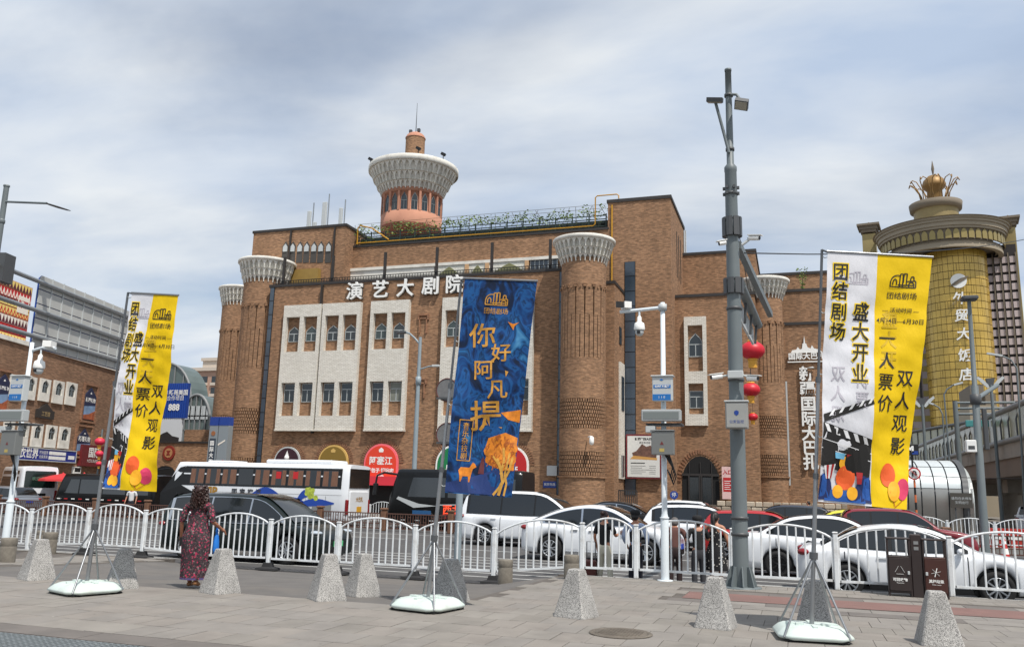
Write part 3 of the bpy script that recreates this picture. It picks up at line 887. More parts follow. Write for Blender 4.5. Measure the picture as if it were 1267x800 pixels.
def side_rect(name,px0,px1,ya,yb,m,d=.12,par=theatre):
 X=xAs
 P=lambda px,py:atP(px,py,(X,0,0),Vector((1,0,0)))
 a,c_=P(px0,(ya+yb)/2),P(px1,(ya+yb)/2); zt1,zt0=P((px0+px1)/2,ya).z,P((px0+px1)/2,yb).z
 b=MB(); b.box(X+.002,X+d,a.y,c_.y,zt0,zt1); return b.build(name,m,par)
side_rect('side_panel',765.5,771,449,592,M_WBRICK)
side_rect('side_window',766.8,769.8,466,508,M_GLASS,.16)
side_rect('side_window',766.8,769.8,563,589,M_GLASS,.16)
side_rect('side_window',766,768.5,405,426,M_GLASS,.05)
xe,ze0,ze1=XY(867,600,YD)[0],GZ+.5,XY(867,564,YD)[1]
we=22.5/17.3
arch=[(-we,0),(we,0),(we,(ze1-ze0)*.55)]+[(we*cos(a),(ze1-ze0)*.55+(ze1-ze0)*.45*sin(a))for a in[i*pi/12 for i in range(1,12)]]+[(-we,(ze1-ze0)*.55)]
b=MB(); b.prism(arch,lambda u,v,d:(xe+u,YD-d,ze0+v),-.05,.03); ent=b.build('entrance',M_DARK,theatre)
b=MB()
for u in(-we*.62,-we*.05,we*.05,we*.62):b.box(xe+u-.05,xe+u+.05,YD-.12,YD-.031,ze0,ze0+(ze1-ze0)*.66)
b.box(xe-we,xe+we,YD-.12,YD-.031,ze0+(ze1-ze0)*.66,ze0+(ze1-ze0)*.70)
for u in(-.6,0,.6):b.box(xe+u*we-.03,xe+u*we+.03,YD-.10,YD-.031,ze0+(ze1-ze0)*.70,ze0+(ze1-ze0)*.9)
b.build('door_frame',mat('dark_bronze',(58,54,52),0.4,metal=.3),ent)
b=MB()
for s in(-1,1):b.box(xe+s*we*.34-we*.24,xe+s*we*.34+we*.24,YD-.08,YD-.032,ze0+.1,ze0+(ze1-ze0)*.64)
b.build('door_glass',mat('door_glass_dark',(30,34,36),.15,spec=.8),ent)
b=MB()
for i in range(26):
 a=pi*(i+.5)/26; ro,ri=we+.42,we+.03
 zc_=ze0+(ze1-ze0)*.55
 k=(ze1-ze0)*.45/we
 b.cbox((xe+(ro+ri)/2*cos(a),YD-.03,zc_+(ro*k+ri*k)/2*sin(a)),(.34,.08,.11),M=Matrix.Rotation(-a,3,'Y'))
b.build('brick_ring',M_BRICKR,ent,kind='stuff')
b=MB()
for px in(846.5,848.5):
 p=atY(px,300,YTB+.6); b.tube([(p.x,YTB+.6,zC),(p.x,YTB+.6,XY(px,285,YTB+.6)[1])],.06,6)
b.build('vent_pipe',M_LGREY,theatre)
for i in range(3):
 y=YT+3.2+i*1.1; b=MB(); b.box(xT1+.001,xT1+.02,y,y+.28,zT-5.2,zT-1.6); b.build('wall_groove',M_DARK,tall)
p=atY(973,480,YE-.2); b=MB(); b.box(p.x-.06,p.x+.06,YE-.2,YE-.08,XY(973,600,YE)[1],XY(973,472,YE)[1]); b.build('white_downpipe',M_LGREY,theatre)
for i in range(3):
 b=MB(); b.box(xe-2.2,xe+2.2,YD-1.6+i*.4,YD-.001,GZ-.05+i*.17,GZ+.12+i*.17-.001); b.build('step',M_KERB,theatre)
bz=thing('bazaar_sign','vertical white characters 新疆国际大巴扎 on brown brick under a skyline emblem','sign',tuple(atY(1000,500,YE)))
for ch,py in zip('新疆国际大巴扎',(463.5,482,500.5,519,537,555,573)):
 b=MB(); add_text(b,ch,facing(atY(998.5+(py-463)*.045,py,YE-.15)),size=1.12,bold=.03,extrude=.06); b.build('letter',M_LETTER,bz)
b=MB(); p=atY(998,441,YE-.15)
add_text(b,'国际大巴扎',facing(p),size=.52,bold=.015,extrude=.05);
b.box(p.x-1.35,p.x+1.35,YE-.2,YE-.1,p.z-.42,p.z-.34)
b.build('bazaar_words',M_LETTER,bz)
b=MB(); sk=[(-1.1,.3),(-1.0,.5),(-.7,.55),(-.6,.75),(-.45,.55),(-.3,.6),(-.25,1.0),(-.18,1.0),(-.12,1.6),(-.06,1.0),(.0,1.0),(.1,.7),(.3,.6),(.4,.85),(.55,.6),(.8,.55),(.9,.7),(1.0,.45),(1.1,.3)]
b.prism(sk,lambda u,v,d:(p.x+u,YE-d,p.z+v),.05,.15)
b.build('skyline_emblem',M_LETTER,bz)
M_PUR,M_OLI,M_ORG,M_GRN=mat('dark_purple_sign',(56,30,40),.5),mat('olive_sign',(130,104,40),.5),mat('orange_red_sign',(220,66,40),.5),mat('green_sign',(20,120,70),.5)
M_GOLD=mat('gold_trim',(206,170,98),.5); M_PINK=mat('pink_trim',(238,110,120),.5)
shops=[(354.5,37,552,M_PUR,M_LGREY,'dark purple arched shop sign with a small white figure',[('小',.5,-.1)],0),(411.5,41,550,M_OLI,M_GOLD,'olive arched shop sign with gold rim and lettering',[('阿布拉的馕',.36,-.75)],1),(471,45,548.5,M_ORG,M_PINK,'orange red arched shop sign reading 阿塞江 in white',[('阿塞江',.62,-.05),('烤包子 馕坑肉',.34,-.72),('美食',.3,-1.15)],2),(561,45,550,M_GRN,M_LETTER,'green arched shop sign mostly behind the blue banner',[('果汁',.6,-.5)],3),(631,44,551,M_RED,M_LETTER,'red arched shop sign at the right of the blue banner',[('特产',.6,-.5)],4)]
for px,wpx,yt,m1,m2,lb,txt,k in shops:
 zt1=XY(px,yt,YA-.2)[1]; xc=XY(px,570,YA-.2)[0]; w=wpx/16.6/2; zb_=XY(px,592,YA)[1]
 zc_=zt1-w
 t_=thing('shop_sign',lb,'sign',(xc,YA-.2,zb_),group='arched shop signs under the theatre front')
 def ap(r):return[(-r,zb_-zc_),(r,zb_-zc_)]+[(r*cos(a),r*sin(a))for a in[i*pi/16 for i in range(0,17)]]
 F_=lambda u,v,d:(xc+u,YA-d,zc_+v)
 b=MB(); b.prism(ap(w),F_,.02,.16); b.build('rim',m2,t_)
 b=MB(); b.prism(ap(w*.9),F_,.161,.19); b.build('board',m1,t_)
 b=MB()
 for s_,size,v in txt:add_text(b,s_,facing((xc,YA-.2,zc_+v+.15)),size=size,bold=.015)
 if k==0:
  b.sphere((xc,YA-.2,zc_+.28),.2,8,6); b.prism([(-.28,-.45),(.28,-.45),(.16,.12),(-.16,.12)],F_,.191,.22)
  b.prism([(-.14,.44),(.14,.44),(0,.8)],F_,.191,.22)
 else:
  b.prism([(-.16,w*.55),(.16,w*.55),(.2,w*.68),(0,w*.8),(-.2,w*.68)],F_,.191,.20)
 b.build('lettering',M_LETTER if k!=1 else M_GOLD,t_)
 b=MB()
 for i in range(30):
  a=pi*(i+.5)/30; rr=w+.22
  b.cbox((xc+rr*cos(a),YA-.02,zc_+rr*sin(a)),(.30,.05,.09),M=Matrix.Rotation(-a,3,'Y'))
 b.build('brick_ring',M_BRICKR,t_,kind='stuff')
 b=MB(); b.box(xc-w*.9,xc+w*.9,YA-.03,YA-.002,GZ,zb_-.3); b.build('shop_doorway',M_DARK,theatre)
b=MB(); xc=XY(471,592,YA-.6)[0]
b.box(xc-1.7,xc+1.7,YA-.9,YA-.2,XY(471,600,YA)[1],XY(471,589,YA)[1]); tag(b.build('shop_fascia',mat('pinkish_red_fascia',(214,52,66),.5)),'pinkish red fascia board below the 阿塞江 arched sign','sign')
b=MB(); p=atY(683,582,YA-.2); b.bevbox(p.x-.36,p.x+.36,YA-.25,YA-.002,p.z-.34,p.z+.34,.03); tag(b.build('meter_box',M_LGREY),'small white metal box on the brick wall beside the glass strip','box')
t_=thing('street_name_plate','small blue plate on the brick wall under the white metal box','sign',tuple(atY(680,599,YA-.05)))
p=atY(680,599,YA-.06); b=MB(); b.box(p.x-.46,p.x+.46,YA-.05,YA-.002,p.z-.22,p.z+.22); b.build('plate',M_BLUE,t_)
b=MB(); add_text(b,'解放南路',facing((p.x,YA-.055,p.z)),size=.2); b.build('lettering',M_LETTER,t_)
cam_b=thing('wall_camera','white dome camera on the round tower between its two lattice bands','camera',tuple(atY(732,545,53.8)))
p=atY(732,545,53.55); b=MB(); b.tube([(p.x-.3,53.9,p.z+.25),(p.x-.1,53.6,p.z+.3),(p.x,53.55,p.z+.25)],.04,6); b.build('arm',M_LETTER,cam_b)
b=MB(); b.lathe((p.x,53.55,p.z-.2),[(.05,.5),(.14,.42),(.16,.15),(.14,0),(.02,-.08)],12); b.build('dome',M_LETTER,cam_b)
bd=thing('poster_board','white poster board with a red patterned border and a picture of the bazaar','sign',tuple(atY(797,592,YT-.3)))
a_,c_=XY(774.5,565,YT-.3)[0],XY(818.5,565,YT-.3)[0]; zt1,zt0=XY(797,537,YT-.3)[1],XY(797,592,YT-.3)[1]
b=MB(); b.box(a_,c_,YT-.35,YT-.003,zt0,zt1); b.build('border',mat('dark_red_border',(112,40,44),.6,var=.5,vs=8),bd)
b=MB(); b.box(a_+.12,c_-.12,YT-.37,YT-.351,zt0+.12,zt1-.12); b.build('sheet',mat('poster_white',(214,214,210),.6),bd)
xm=(a_+c_)/2; hh=zt1-zt0
b=MB(); F_=lambda u,v,d:(xm+u,YT-d,zt0+v)
b.prism([(-.75,hh*.52),(.9,hh*.47),(.95,hh*.6),(.5,hh*.75),(.2,hh*.72),(-.1,hh*.78),(-.5,hh*.62),(-.8,hh*.58)],F_,.371,.376); b.build('picture',mat('picture_brown',(104,74,62),.6,var=.5,vs=5),bd)
b=MB(); b.prism([(-.95,hh*.44),(.95,hh*.42),(.95,hh*.47),(-.7,hh*.52)],F_,.371,.374); b.build('picture_ground',mat('picture_ochre',(200,150,80),.6),bd)
b=MB(); add_text(b,'新疆国际大巴扎',facing((xm+.1,YT-.375,zt1-.35)),size=.2,bold=.008); add_text(b,'景区导览图',facing((xm+.1,YT-.375,zt1-.6)),size=.16)
b.box(xm-.9,xm+.1,YT-.375,YT-.371,zt0+hh*.34,zt0+hh*.36)
for i in range(5):b.box(xm-.9,xm-.1+.25*(i%3),YT-.375,YT-.371,zt0+.35+i*.13,zt0+.37+i*.13); b.box(xm+.4,xm+.85,YT-.375,YT-.371,zt0+.35+i*.13,zt0+.37+i*.13)
b.build('lettering',M_BLACK,bd)
rn=thing('notice_board','red and white notice sheet standing right of the arched entrance','sign',tuple(atY(900,617,YD-.4)))
a_,c_=XY(893.5,600,YD-.4)[0],XY(908,600,YD-.4)[0]; zt1,zt0=XY(900,577,YD-.4)[1],XY(900,617,YD-.4)[1]
b=MB(); b.box(a_,c_,YD-.45,YD-.4,zt0,zt1); b.build('sheet',mat('notice_pale',(226,190,186),.6),rn)
b=MB(); b.box(a_+.08,c_-.08,YD-.455,YD-.451,zt0+.5,zt1-.75); b.build('red_field',M_RED,rn)
b=MB(); add_text(b,'入口',facing(((a_+c_)/2,YD-.46,zt1-.4)),size=.34,bold=.01); b.build('lettering',M_RED,rn)
b=MB()
for i in range(5):b.box(a_+.16,c_-.18-.1*(i%2),YD-.46,YD-.456,zt0+.65+i*.14,zt0+.69+i*.14)
b.build('print',M_LETTER,rn)
lw=thing('stone_wall','low wall of rough pale stones before the right wing of the theatre','wall',(-2,58.2,GZ))
b=MB(); xl0,xl1=XY(822,625,58.0)[0],XY(1045,625,58.0)[0]
b.box(xl0,xl1,58.1,58.5,GZ-.3,1.05); b.build('core',mat('stone_wall_mortar',(96,88,78),.9),lw)
b=MB(); sr=random.Random(11); z=GZ
while z<1.0:
 h=sr.uniform(.26,.36); x=xl0
 while x<xl1:
  w=sr.uniform(.35,.75)
  d=sr.uniform(.02,.09)
  if not(xe-1.4<x<xe+1.2):b.bevbox(x+.02,x+w-.02,58.1-d,58.2,z+.02,z+h-.02,.035,sr.randint(0,2))
  x+=w
 z+=h
b.build('stones',[mat('rubble_a',(172,158,140),.9,var=.15),mat('rubble_b',(150,138,122),.9,var=.15),mat('rubble_c',(186,174,156),.9,var=.12)],lw,kind='stuff')
b=MB(); p=atY(992,345,YE+1.8)
sh_=thing('roof_shrub','small green shrub growing on the right roof ledge','shrub',(p.x,YE+2.2,zE2+.2))
for i in range(90):
 a=sr.uniform(0,6.28); h=sr.uniform(.1,1.9)
 leafq(b,(p.x+cos(a)*(.1+h*.22)*sr.random(),YE+2.2+sin(a)*.3,zE2+.2+h),sr.uniform(.12,.25),sr,sr.randint(0,1))
b.build('crown',[M_LEAF,M_LEAF2],sh_)
b=MB(); b.tube([(p.x,YE+2.2,zE2+.2),(p.x+.1,YE+2.2,zE2+1.7)],.03,5); b.build('trunk',M_STEM,sh_)
# ------------ the bazaar hall at the left
MD=Vector((-sin(R(16.6)),cos(R(16.6)),0)); MN=Vector((cos(R(16.6)),sin(R(16.6)),0))
MP=CAM+ray(90,520)*67.0; MP.z=0
def mk(px,py,d=0.0):
 p=atP(px,py,MP+MN*d,MN)-MP
 return p.dot(MD),p.z
def mF(u0,z0,d0=0.0):return lambda u,v,d:MP+MD*(u0+u)+Vector((0,0,z0+v))+MN*(d0+d)
def mbox(mb,ua,ub,za,zb,d0,d1,m=0):mb.prism([(ua,za),(ub,za),(ub,zb),(ua,zb)],mF(0,0),d0,d1,m)
hall=thing('bazaar_hall','brown brick hall at the left edge with two rows of white arched windows','building',tuple(MP))
uR,uL=mk(158,520)[0],mk(-90,520)[0]
zH=mk(20,424)[1]
b=MB(); mbox(b,uL,uR,GZ-.3,zH,-14,0); b.build('wall',M_BRICKH,hall)
b=MB(); mbox(b,uL,uR+.1,zH,zH+.3,-14,.12); b.build('coping',M_WHITEST,hall)
aw=MB()
def hall_window(pxc,y0,y1,wpx):
 u,z0=mk(pxc,y1); z1=mk(pxc,y0)[1]; ua,ub=mk(pxc-wpx/2,y1)[0],mk(pxc+wpx/2,y1)[0]
 w=ub-ua; h=z1-z0
 b=MB(); F_=mF(u,z0)
 hw,hh=w/2,h
 aw_=w*.31; a0=h*.38; a1=h*.70; top=h*.95
 A=[(-aw_,a0),(aw_,a0),(aw_,a1),(aw_*.8,a1+(top-a1)*.5),(0,top),(-aw_*.8,a1+(top-a1)*.5),(-aw_,a1)]
 Rr_=[(-hw,0),(hw,0),(hw,a1),(hw,hh),(0,hh),(-hw,hh),(-hw,a1)]
 for i in range(7):
  j=(i+1)%7
  b.face([F_(*Rr_[i],.14),F_(*Rr_[j],.14),F_(*A[j],.14),F_(*A[i],.14)])
  b.face([F_(*Rr_[j],.14),F_(*Rr_[i],.14),F_(*Rr_[i],0),F_(*Rr_[j],0)])
  b.face([F_(*A[i],.14),F_(*A[j],.14),F_(*A[j],.02),F_(*A[i],.02)])
 sur=b.build('window',M_WHITEST,hall)
 b=MB(); b.face([F_(u_,v_,.03)for u_,v_ in A]); b.build('pane',M_GLASS,sur)
 b=MB()
 b.prism([(-.04,a0),(.04,a0),(.04,top-.1),(-.04,top-.1)],F_,.031,.08)
 b.prism([(-aw_,a1-.05),(aw_,a1-.05),(aw_,a1+.05),(-aw_,a1+.05)],F_,.031,.075); b.build('frame',M_POLE,sur)
for px,y0,y1 in((15,463,491),(34.5,465,494),(52,468,496),(69,470.5,499),(85,472.5,501)):hall_window(px,y0,y1,12.6)
for px,y0,y1 in((7,519,549),(25,521,551),(42.5,523.5,552.5),(60,525.5,553.5),(76.5,527.5,554.5)):hall_window(px,y0,y1,12.6)
def hall_sign(name,label,px0,px1,y0,y1,m,d=.12,fm=None,group=None):
 ua,ub=mk(px0,(y0+y1)/2,d)[0],mk(px1,(y0+y1)/2,d)[0]
 pm=(px0+px1)/2
 z1,z0=mk(pm,y0,d)[1],mk(pm,y1,d)[1]
 t_=thing(name,label,'sign',tuple(mF((ua+ub)/2,z0,d)(0,0,0)),group=group)
 b=MB(); mbox(b,ua,ub,z0,z1,.002,d); b.build('board',m,t_)
 if fm:
  b=MB()
  for q in((ua-.06,ub+.06,z1,z1+.06),(ua-.06,ub+.06,z0-.06,z0),(ua-.06,ua,z0,z1),(ub,ub+.06,z0,z1)):mbox(b,*q,.002,d+.03)
  b.build('frame',fm,t_)
 return t_,ua,ub,z0,z1
def poster(px0,px1,y0,y1,lb):
 ua,ub=mk(px0,(y0+y1)/2,.1)[0],mk(px1,(y0+y1)/2,.1)[0]; pm=(px0+px1)/2; z1,z0=mk(pm,y0,.1)[1],mk(pm,y1,.1)[1]
 t_=thing('wall_poster',lb,'sign',tuple(mF((ua+ub)/2,z0,.1)(0,0,0)),group='pointed posters on the bazaar hall')
 w=ub-ua; h=z1-z0; um=(ua+ub)/2
 b=MB(); mbox(b,ua-w*.14,ub+w*.14,z0-.25,z0-.1,.002,.16); mbox(b,ua-w*.16,ua-w*.04,z0-.1,z1+.15,.002,.12); mbox(b,ub+w*.04,ub+w*.16,z0-.1,z1+.15,.002,.12); mbox(b,ua-w*.16,ub+w*.16,z1+.151,z1+.3,.002,.12); b.build('brick_frame',M_BRICKR,t_)
 b=MB(); b.prism([(ua,z0),(ub,z0),(ub,z1-w*.4),(um,z1),(ua,z1-w*.4)],mF(0,0),.002,.10); b.build('board',mat('poster_navy',(30,36,66),.6),t_)
 b=MB(); b.prism([(ua+.03,z0+.03),(ub-.03,z0+.03),(ub-.03,z0+h*.46),(ua+.03,z0+h*.40)],mF(0,0),.101,.106); b.build('sky_picture',mat('poster_sky',(120,146,178),.6,var=.25,vs=2),t_)
 b=MB(); b.prism([(ua+.03,z0+.03),(ub-.03,z0+.03),(ub-.03,z0+h*.30),(um,z0+h*.18),(ua+.03,z0+h*.14)],mF(0,0),.107,.112); b.build('foot_picture',mat('poster_orange',(158,84,50),.6,var=.5,vs=4),t_)
 b=MB(); add_text(b,'新疆礼物',mF(um,z0+h*.60,.112),size=w*.22,bold=.01); b.prism([(um-.12,z1-h*.2),(um+.12,z1-h*.2),(um,z1-h*.14)],mF(0,0),.101,.108); b.build('lettering',M_LETTER,t_)
poster(104.5,118.5,479,519.5,'tall poster with navy pointed head beside the upper arched windows')
poster(95.5,112,530,563,'lower poster with navy pointed head above the blue shop board')
poster(-3,11,462,507,'poster with navy pointed head at the far left of the hall')
t_,ua,ub,z0,z1=hall_sign('shop_board','long blue shop board lettered 衣世界 across the brick hall',21,94,555.5,569.5,mat('royal_blue_board',(26,44,132),.5),.3,M_LGREY)
b=MB(); w=ub-ua; add_text(b,'衣世界',mF(ua+w*.18,(z0+z1)/2,.31),size=(z1-z0)*.95,bold=.02)
add_text(b,'时尚服饰',mF(ua+w*.42,z0+(z1-z0)*.68,.31),size=(z1-z0)*.34); add_text(b,'女装男装',mF(ua+w*.42,z0+(z1-z0)*.3,.31),size=(z1-z0)*.34)
for i in range(5):
 for k in(.28,.7):
  cx_=ua+w*(.54+i*.06); b.prism([(cx_-.22,z0+(z1-z0)*(k-.15)),(cx_+.22,z0+(z1-z0)*(k-.15)),(cx_+.22,z0+(z1-z0)*(k+.15)),(cx_-.22,z0+(z1-z0)*(k+.15))],mF(0,0),.301,.31)
b.prism([(ua+w*.86,z0+.2),(ub-.2,z0+.2),(ub-.2,z1-.35),(ua+w*.86,z1-.35)],mF(0,0),.301,.31)
b.build('lettering',M_LETTER,t_)
t_,ua,ub,z0,z1=hall_sign('shop_board','dark red shop board behind the pink lanterns',101,138,551,577,mat('dark_red_board',(104,30,34),.55),.3)
b=MB(); add_text(b,'国际',mF(ua+(ub-ua)*.38,z0+(z1-z0)*.62,.31),size=(z1-z0)*.5,bold=.02)
add_text(b,'大巴扎欢迎您',mF(ua+(ub-ua)*.36,z0+(z1-z0)*.25,.31),size=(z1-z0)*.17); b.build('lettering',M_LETTER,t_)
t_,ua,ub,z0,z1=hall_sign('name_plaque','dark carved plaque between the two window rows of the hall',45.5,67.5,507,517.5,mat('carved_dark',(50,44,40),.7),.14)
b=MB(); add_text(b,'工艺馆',mF((ua+ub)/2,(z0+z1)/2,.15),size=(z1-z0)*.6,bold=.01); b.build('lettering',mat('dull_gold',(150,128,88),.5),t_)
b=MB(); cx_=(ua+ub)/2; b.prism([(cx_-.9,z1+.002),(cx_+.9,z1+.002),(cx_+.4,z1+.3),(cx_,z1+.5),(cx_-.4,z1+.3)],mF(0,0),.002,.14); b.build('crest',MATS['carved_dark'],t_)
t_,ua,ub,z0,z1=hall_sign('entrance_sign','grey arched sign reading 一号入口 over the hall entrance behind the white coach',28,66,585,592,mat('grey_arch_stone',(150,140,124),.8),.35)
b=MB(); w=(ub-ua)/2; um=(ua+ub)/2
b.prism([(w,0)]+[(w*cos(a),w*.24*sin(a))for a in[i*pi/14 for i in range(1,14)]]+[(-w,0)],mF(um,z1+.002),.002,.35); b.build('arch',MATS['grey_arch_stone'],t_)
b=MB(); add_text(b,'一号馆入口',mF(um,z1+.12,.36),size=.62,bold=.012); b.build('lettering',M_BLACK,t_)
t_,ua,ub,z0,z1=hall_sign('small_notice','small black and white notice left of the dark red board',91.5,100,577,589,M_LETTER,.2)
b=MB(); mbox(b,ua+.08,ub-.08,z0+.35,z1-.08,.201,.206); b.build('dark_field',M_BLACK,t_)
bb=thing('patterned_billboard','red and yellow folk patterned billboard above the brick hall','billboard',tuple(mF(mk(15,420)[0],zH+.3)(0,0,0)))
ua,ub=mk(-60,385)[0],mk(40,385)[0]; z0,z1=mk(20,425)[1],mk(20,347)[1]
b=MB(); mbox(b,ua,ub,z0,z1,-.5,-.2); b.build('board',mat('billboard_red',(168,40,40),.6,var=.12,vs=2),bb)
M_YEL=mat('folk_yellow',(232,206,120),.6); M_MAR=mat('folk_maroon',(92,34,46),.6); M_CRE=mat('folk_cream',(236,228,214),.6)
zz=z0; k=0; hrow=(z1-z0)/7
cols_=[(M_YEL,M_RED),(M_RED,M_MAR),(M_CRE,M_MAR),(M_YEL,M_RED),(M_MAR,M_YEL),(M_RED,M_CRE),(M_YEL,M_MAR)]
for r_ in range(7):
 za,zb=z0+r_*hrow,z0+(r_+1)*hrow
 m1,m2=cols_[r_]
 b=MB(); mbox(b,ua+.05,ub-.05,za+.03,zb-.03,-.199,-.19)
 b.build('pattern_band',m1,bb)
 b=MB(); n_=22; w=(ub-ua-.1)/n_
 for i in range(n_):
  u=ua+.05+i*w
  b.prism([(u,za+.05),(u+w,za+.05),(u+w/2,zb-.05)],mF(0,0),-.189,-.18)
  if r_%2:b.prism([(u+w*.3,za+.07),(u+w*.7,za+.07),(u+w*.5,za+hrow*.5)],mF(0,0),-.179,-.172,1)
 b.build('zigzag_row',[m2,m1],bb,kind='stuff')
b=MB(); u1,u0=mk(40,375)[0]-.1,mk(25,375)[0]; mbox(b,u0,u1,z0+(z1-z0)*.52,z0+(z1-z0)*.80,-.178,-.165); b.build('white_field',M_CRE,bb)
b=MB(); add_text(b,'新疆',mF((u0+u1)/2,z0+(z1-z0)*.66,-.16),size=(u1-u0)*.44,bold=.02); b.build('lettering',M_RED,bb)
b=MB()
for i in range(5):
 u=ua+(ub-ua)*i/4; mbox(b,u-.1,u+.1,zH+.2,z0+.1,-.8,-.51)
b.build('legs',M_DGREY,bb)
for i,(px,lb)in enumerate(((78,'left of two red market sunshades behind the dark van'),(104,'right of two red market sunshades behind the dark van'))):
 p=CAM+ray(px,588)*53.0
 t_=thing('market_sunshade',lb,'sunshade',(p.x,p.y,GZ),group='red sunshades before the hall')
 b=MB(); zc_=p.z
 b.lathe((p.x,p.y,0),[(1.35,zc_-.35),(1.3,zc_-.22),(.7,zc_-.02),(.08,zc_+.12),(.02,zc_+.2)],8,smooth=False); b.build('canopy',mat('red_canvas',(186,44,46),.8),t_)
 b=MB(); b.tube([(p.x,p.y,GZ),(p.x,p.y,zc_)],.04,6); b.build('pole',M_GALV,t_)
M_PALEB=mat('pale_apartment_wall',(172,140,122),.85,var=.08,vs=.2); M_PALEC=mat('pale_apartment_trim',(196,184,170),.85)
fa=thing('apartment_tower','distant brown apartment block with pale cornices between the hall and theatre','building',tuple(atY(246,600,190)))
x0,x1=XY(222,470,190)[0],XY(272,470,190)[0]; z1=XY(245,459,190)[1]; zq=XY(245,640,190)[1]
b=MB(); b.box(x0,x1,190,205,zq,z1); b.build('wall',M_PALEB,fa)
b=MB(); b.box(x0-.6,x1+.6,189.4,205,z1,z1+.9); b.build('cornice',M_PALEC,fa)
xq=XY(254,450,192)[0]; z2=XY(260,447,192)[1]
b=MB(); b.box(xq,x1+2,191,204,z1+.91,z2); b.box(xq-.4,x1+2.4,190.6,204.4,z2,z2+.8); b.build('penthouse',M_PALEC,fa)
wm_=MB(); wm_.box(-.95,.95,-.12,0,0,1.7,0); wm_.box(-1.1,1.1,-.5,0,-.75,-.02,1); wmesh_f=wm_.mesh('apartment_window',[M_GLASS,M_PALEC])
for r_ in range(9):
 for c_ in range(4):
  put('window',wmesh_f,fa,T(x0+1.6+c_*(x1-x0-3.2)/3,190,z1-3.2-r_*3.0),world=True)
M_GH=mat('greenhouse_glass',(84,96,92),.3,spec=.7,var=.25,vs=.4)
for name,lb,px0,px1,ytop,ybase,Y in(('glass_vault','upper glass barrel vault behind the blue billboard',168,236,449,500,92.0),('glass_vault','lower arched glasshouse end left of the theatre tower',224,263,488,532,76.0)):
 xa,xb=XY(px0,500,Y)[0],XY(px1,500,Y)[0]; za_,zb_=XY((px0+px1)/2,ybase,Y)[1],XY((px0+px1)/2,ytop,Y)[1]
 t_=thing(name,lb,'building',((xa+xb)/2,Y,0),group='glass roofs of the bazaar')
 xm,w=(xa+xb)/2,(xb-xa)/2
 prof=[(w*cos(a),za_+(zb_-za_)*sin(a))for a in[i*pi/16 for i in range(17)]]
 b=MB(); b.prism([(u,v)for u,v in prof]+[(-w,GZ),(w,GZ)],lambda u,v,d:(xm+u,Y+d,v),0,3.5); b.build('glazing',M_GH,t_)
 b=MB(); b.tube([(xm+u,Y-.05,v)for u,v in prof],.16,6)
 for q in(-.66,-.33,0,.33,.66):b.beam((xm+w*q,Y-.05,za_-2),(xm+w*q,Y-.05,za_+(zb_-za_)*sqrt(1-q*q)),.14)
 for q in(0.,.4):b.beam((xm-w*sqrt(1-q*q),Y-.05,za_+(zb_-za_)*q),(xm+w*sqrt(1-q*q),Y-.05,za_+(zb_-za_)*q),.14)
 b.build('glazing_bars',M_GREY,t_)
 if Y<80:
  b=MB(); zq_=za_+(zb_-za_)*.30
  for i in range(9):
   x=xm-w*.82+w*1.64*i/9; b.box(x+.03,x+w*.17,Y-.12,Y-.06,zq_,zq_+(zb_-za_)*.38)
  b.build('pale_panes',M_LGREY,t_,kind='stuff')
bl=thing('blue_billboard','blue corrugated billboard with white lettering right of the left banner','billboard',tuple(atY(216,550,66)))
Yb=66.0; xa,xb=XY(190,500,Yb)[0],XY(231,500,Yb)[0]; z1,z0=XY(216,474,Yb)[1],XY(216,517,Yb)[1]; z00=XY(216,549,Yb)[1]
b=MB(); b.box(xa,xb,Yb,Yb+.3,z0,z1); b.build('blue_sheet',M_BLUE,bl)
b=MB()
for i in range(16):x=xa+(xb-xa)*i/16; b.box(x,x+(xb-xa)/34,Yb-.05,Yb-.001,z0,z1)
b.build('ribs',mat('blue_rib',(34,72,156),.45),bl,kind='stuff')
b=MB(); add_text(b,'伊新苑美国',facing((xa+(xb-xa)*.66,Yb-.07,z1-(z1-z0)*.28)),size=.55,bold=.01); add_text(b,'合作项目',facing((xa+(xb-xa)*.66,Yb-.07,z1-(z1-z0)*.44)),size=.5)
add_text(b,'888',facing((xa+(xb-xa)*.64,Yb-.07,z1-(z1-z0)*.7)),size=.85,bold=.03); b.build('lettering',M_LETTER,bl)
b=MB(); b.box(xa,xb-.4,Yb,Yb+.25,z00,z0-.02); b.build('white_sheet',mat('white_sheet',(206,210,214),.6),bl)
b=MB(); b.prism([(0,.05),(2.4,.05),(2.4,.6),(1.6,.75),(1.0,1.15),(.55,1.0),(0,.7)],lambda u,v,d:(xb-2.9+u,Yb-d,z00+v),.001,.02); b.build('dark_picture',mat('picture_dark',(44,40,40),.6),bl)
b=MB()
for x in(xa+.5,xb-.8):b.box(x-.1,x+.1,Yb+.26,Yb+.46,GZ,z1)
b.build('posts',M_DGREY,bl)
lb_=thing('brick_wall','low brown brick wall with a round red emblem left of the theatre','wall',tuple(atY(228,600,60)))
xa,xb=XY(176,560,60)[0],XY(262,560,60)[0]; z1=XY(228,548,60)[1]
b=MB(); b.box(xa,xb,60,62,GZ-.3,z1); b.build('wall',M_BRICK,lb_)
b=MB(); b.box(xa-.1,xb,59.9,62.1,z1,z1+.16); b.build('coping',M_COPING,lb_)
b=MB(); b.box(XY(226,540,62)[0],xb,62.2,66,GZ,XY(240,531,62)[1]); b.build('rear_wall',M_BRICK,lb_)
p=atY(208.5,560,59.9); b=MB()
b.prism([(.62*cos(i*pi/10),.62*sin(i*pi/10))for i in range(20)],lambda u,v,d:(p.x+u,60-d,p.z+v),.001,.10,0)
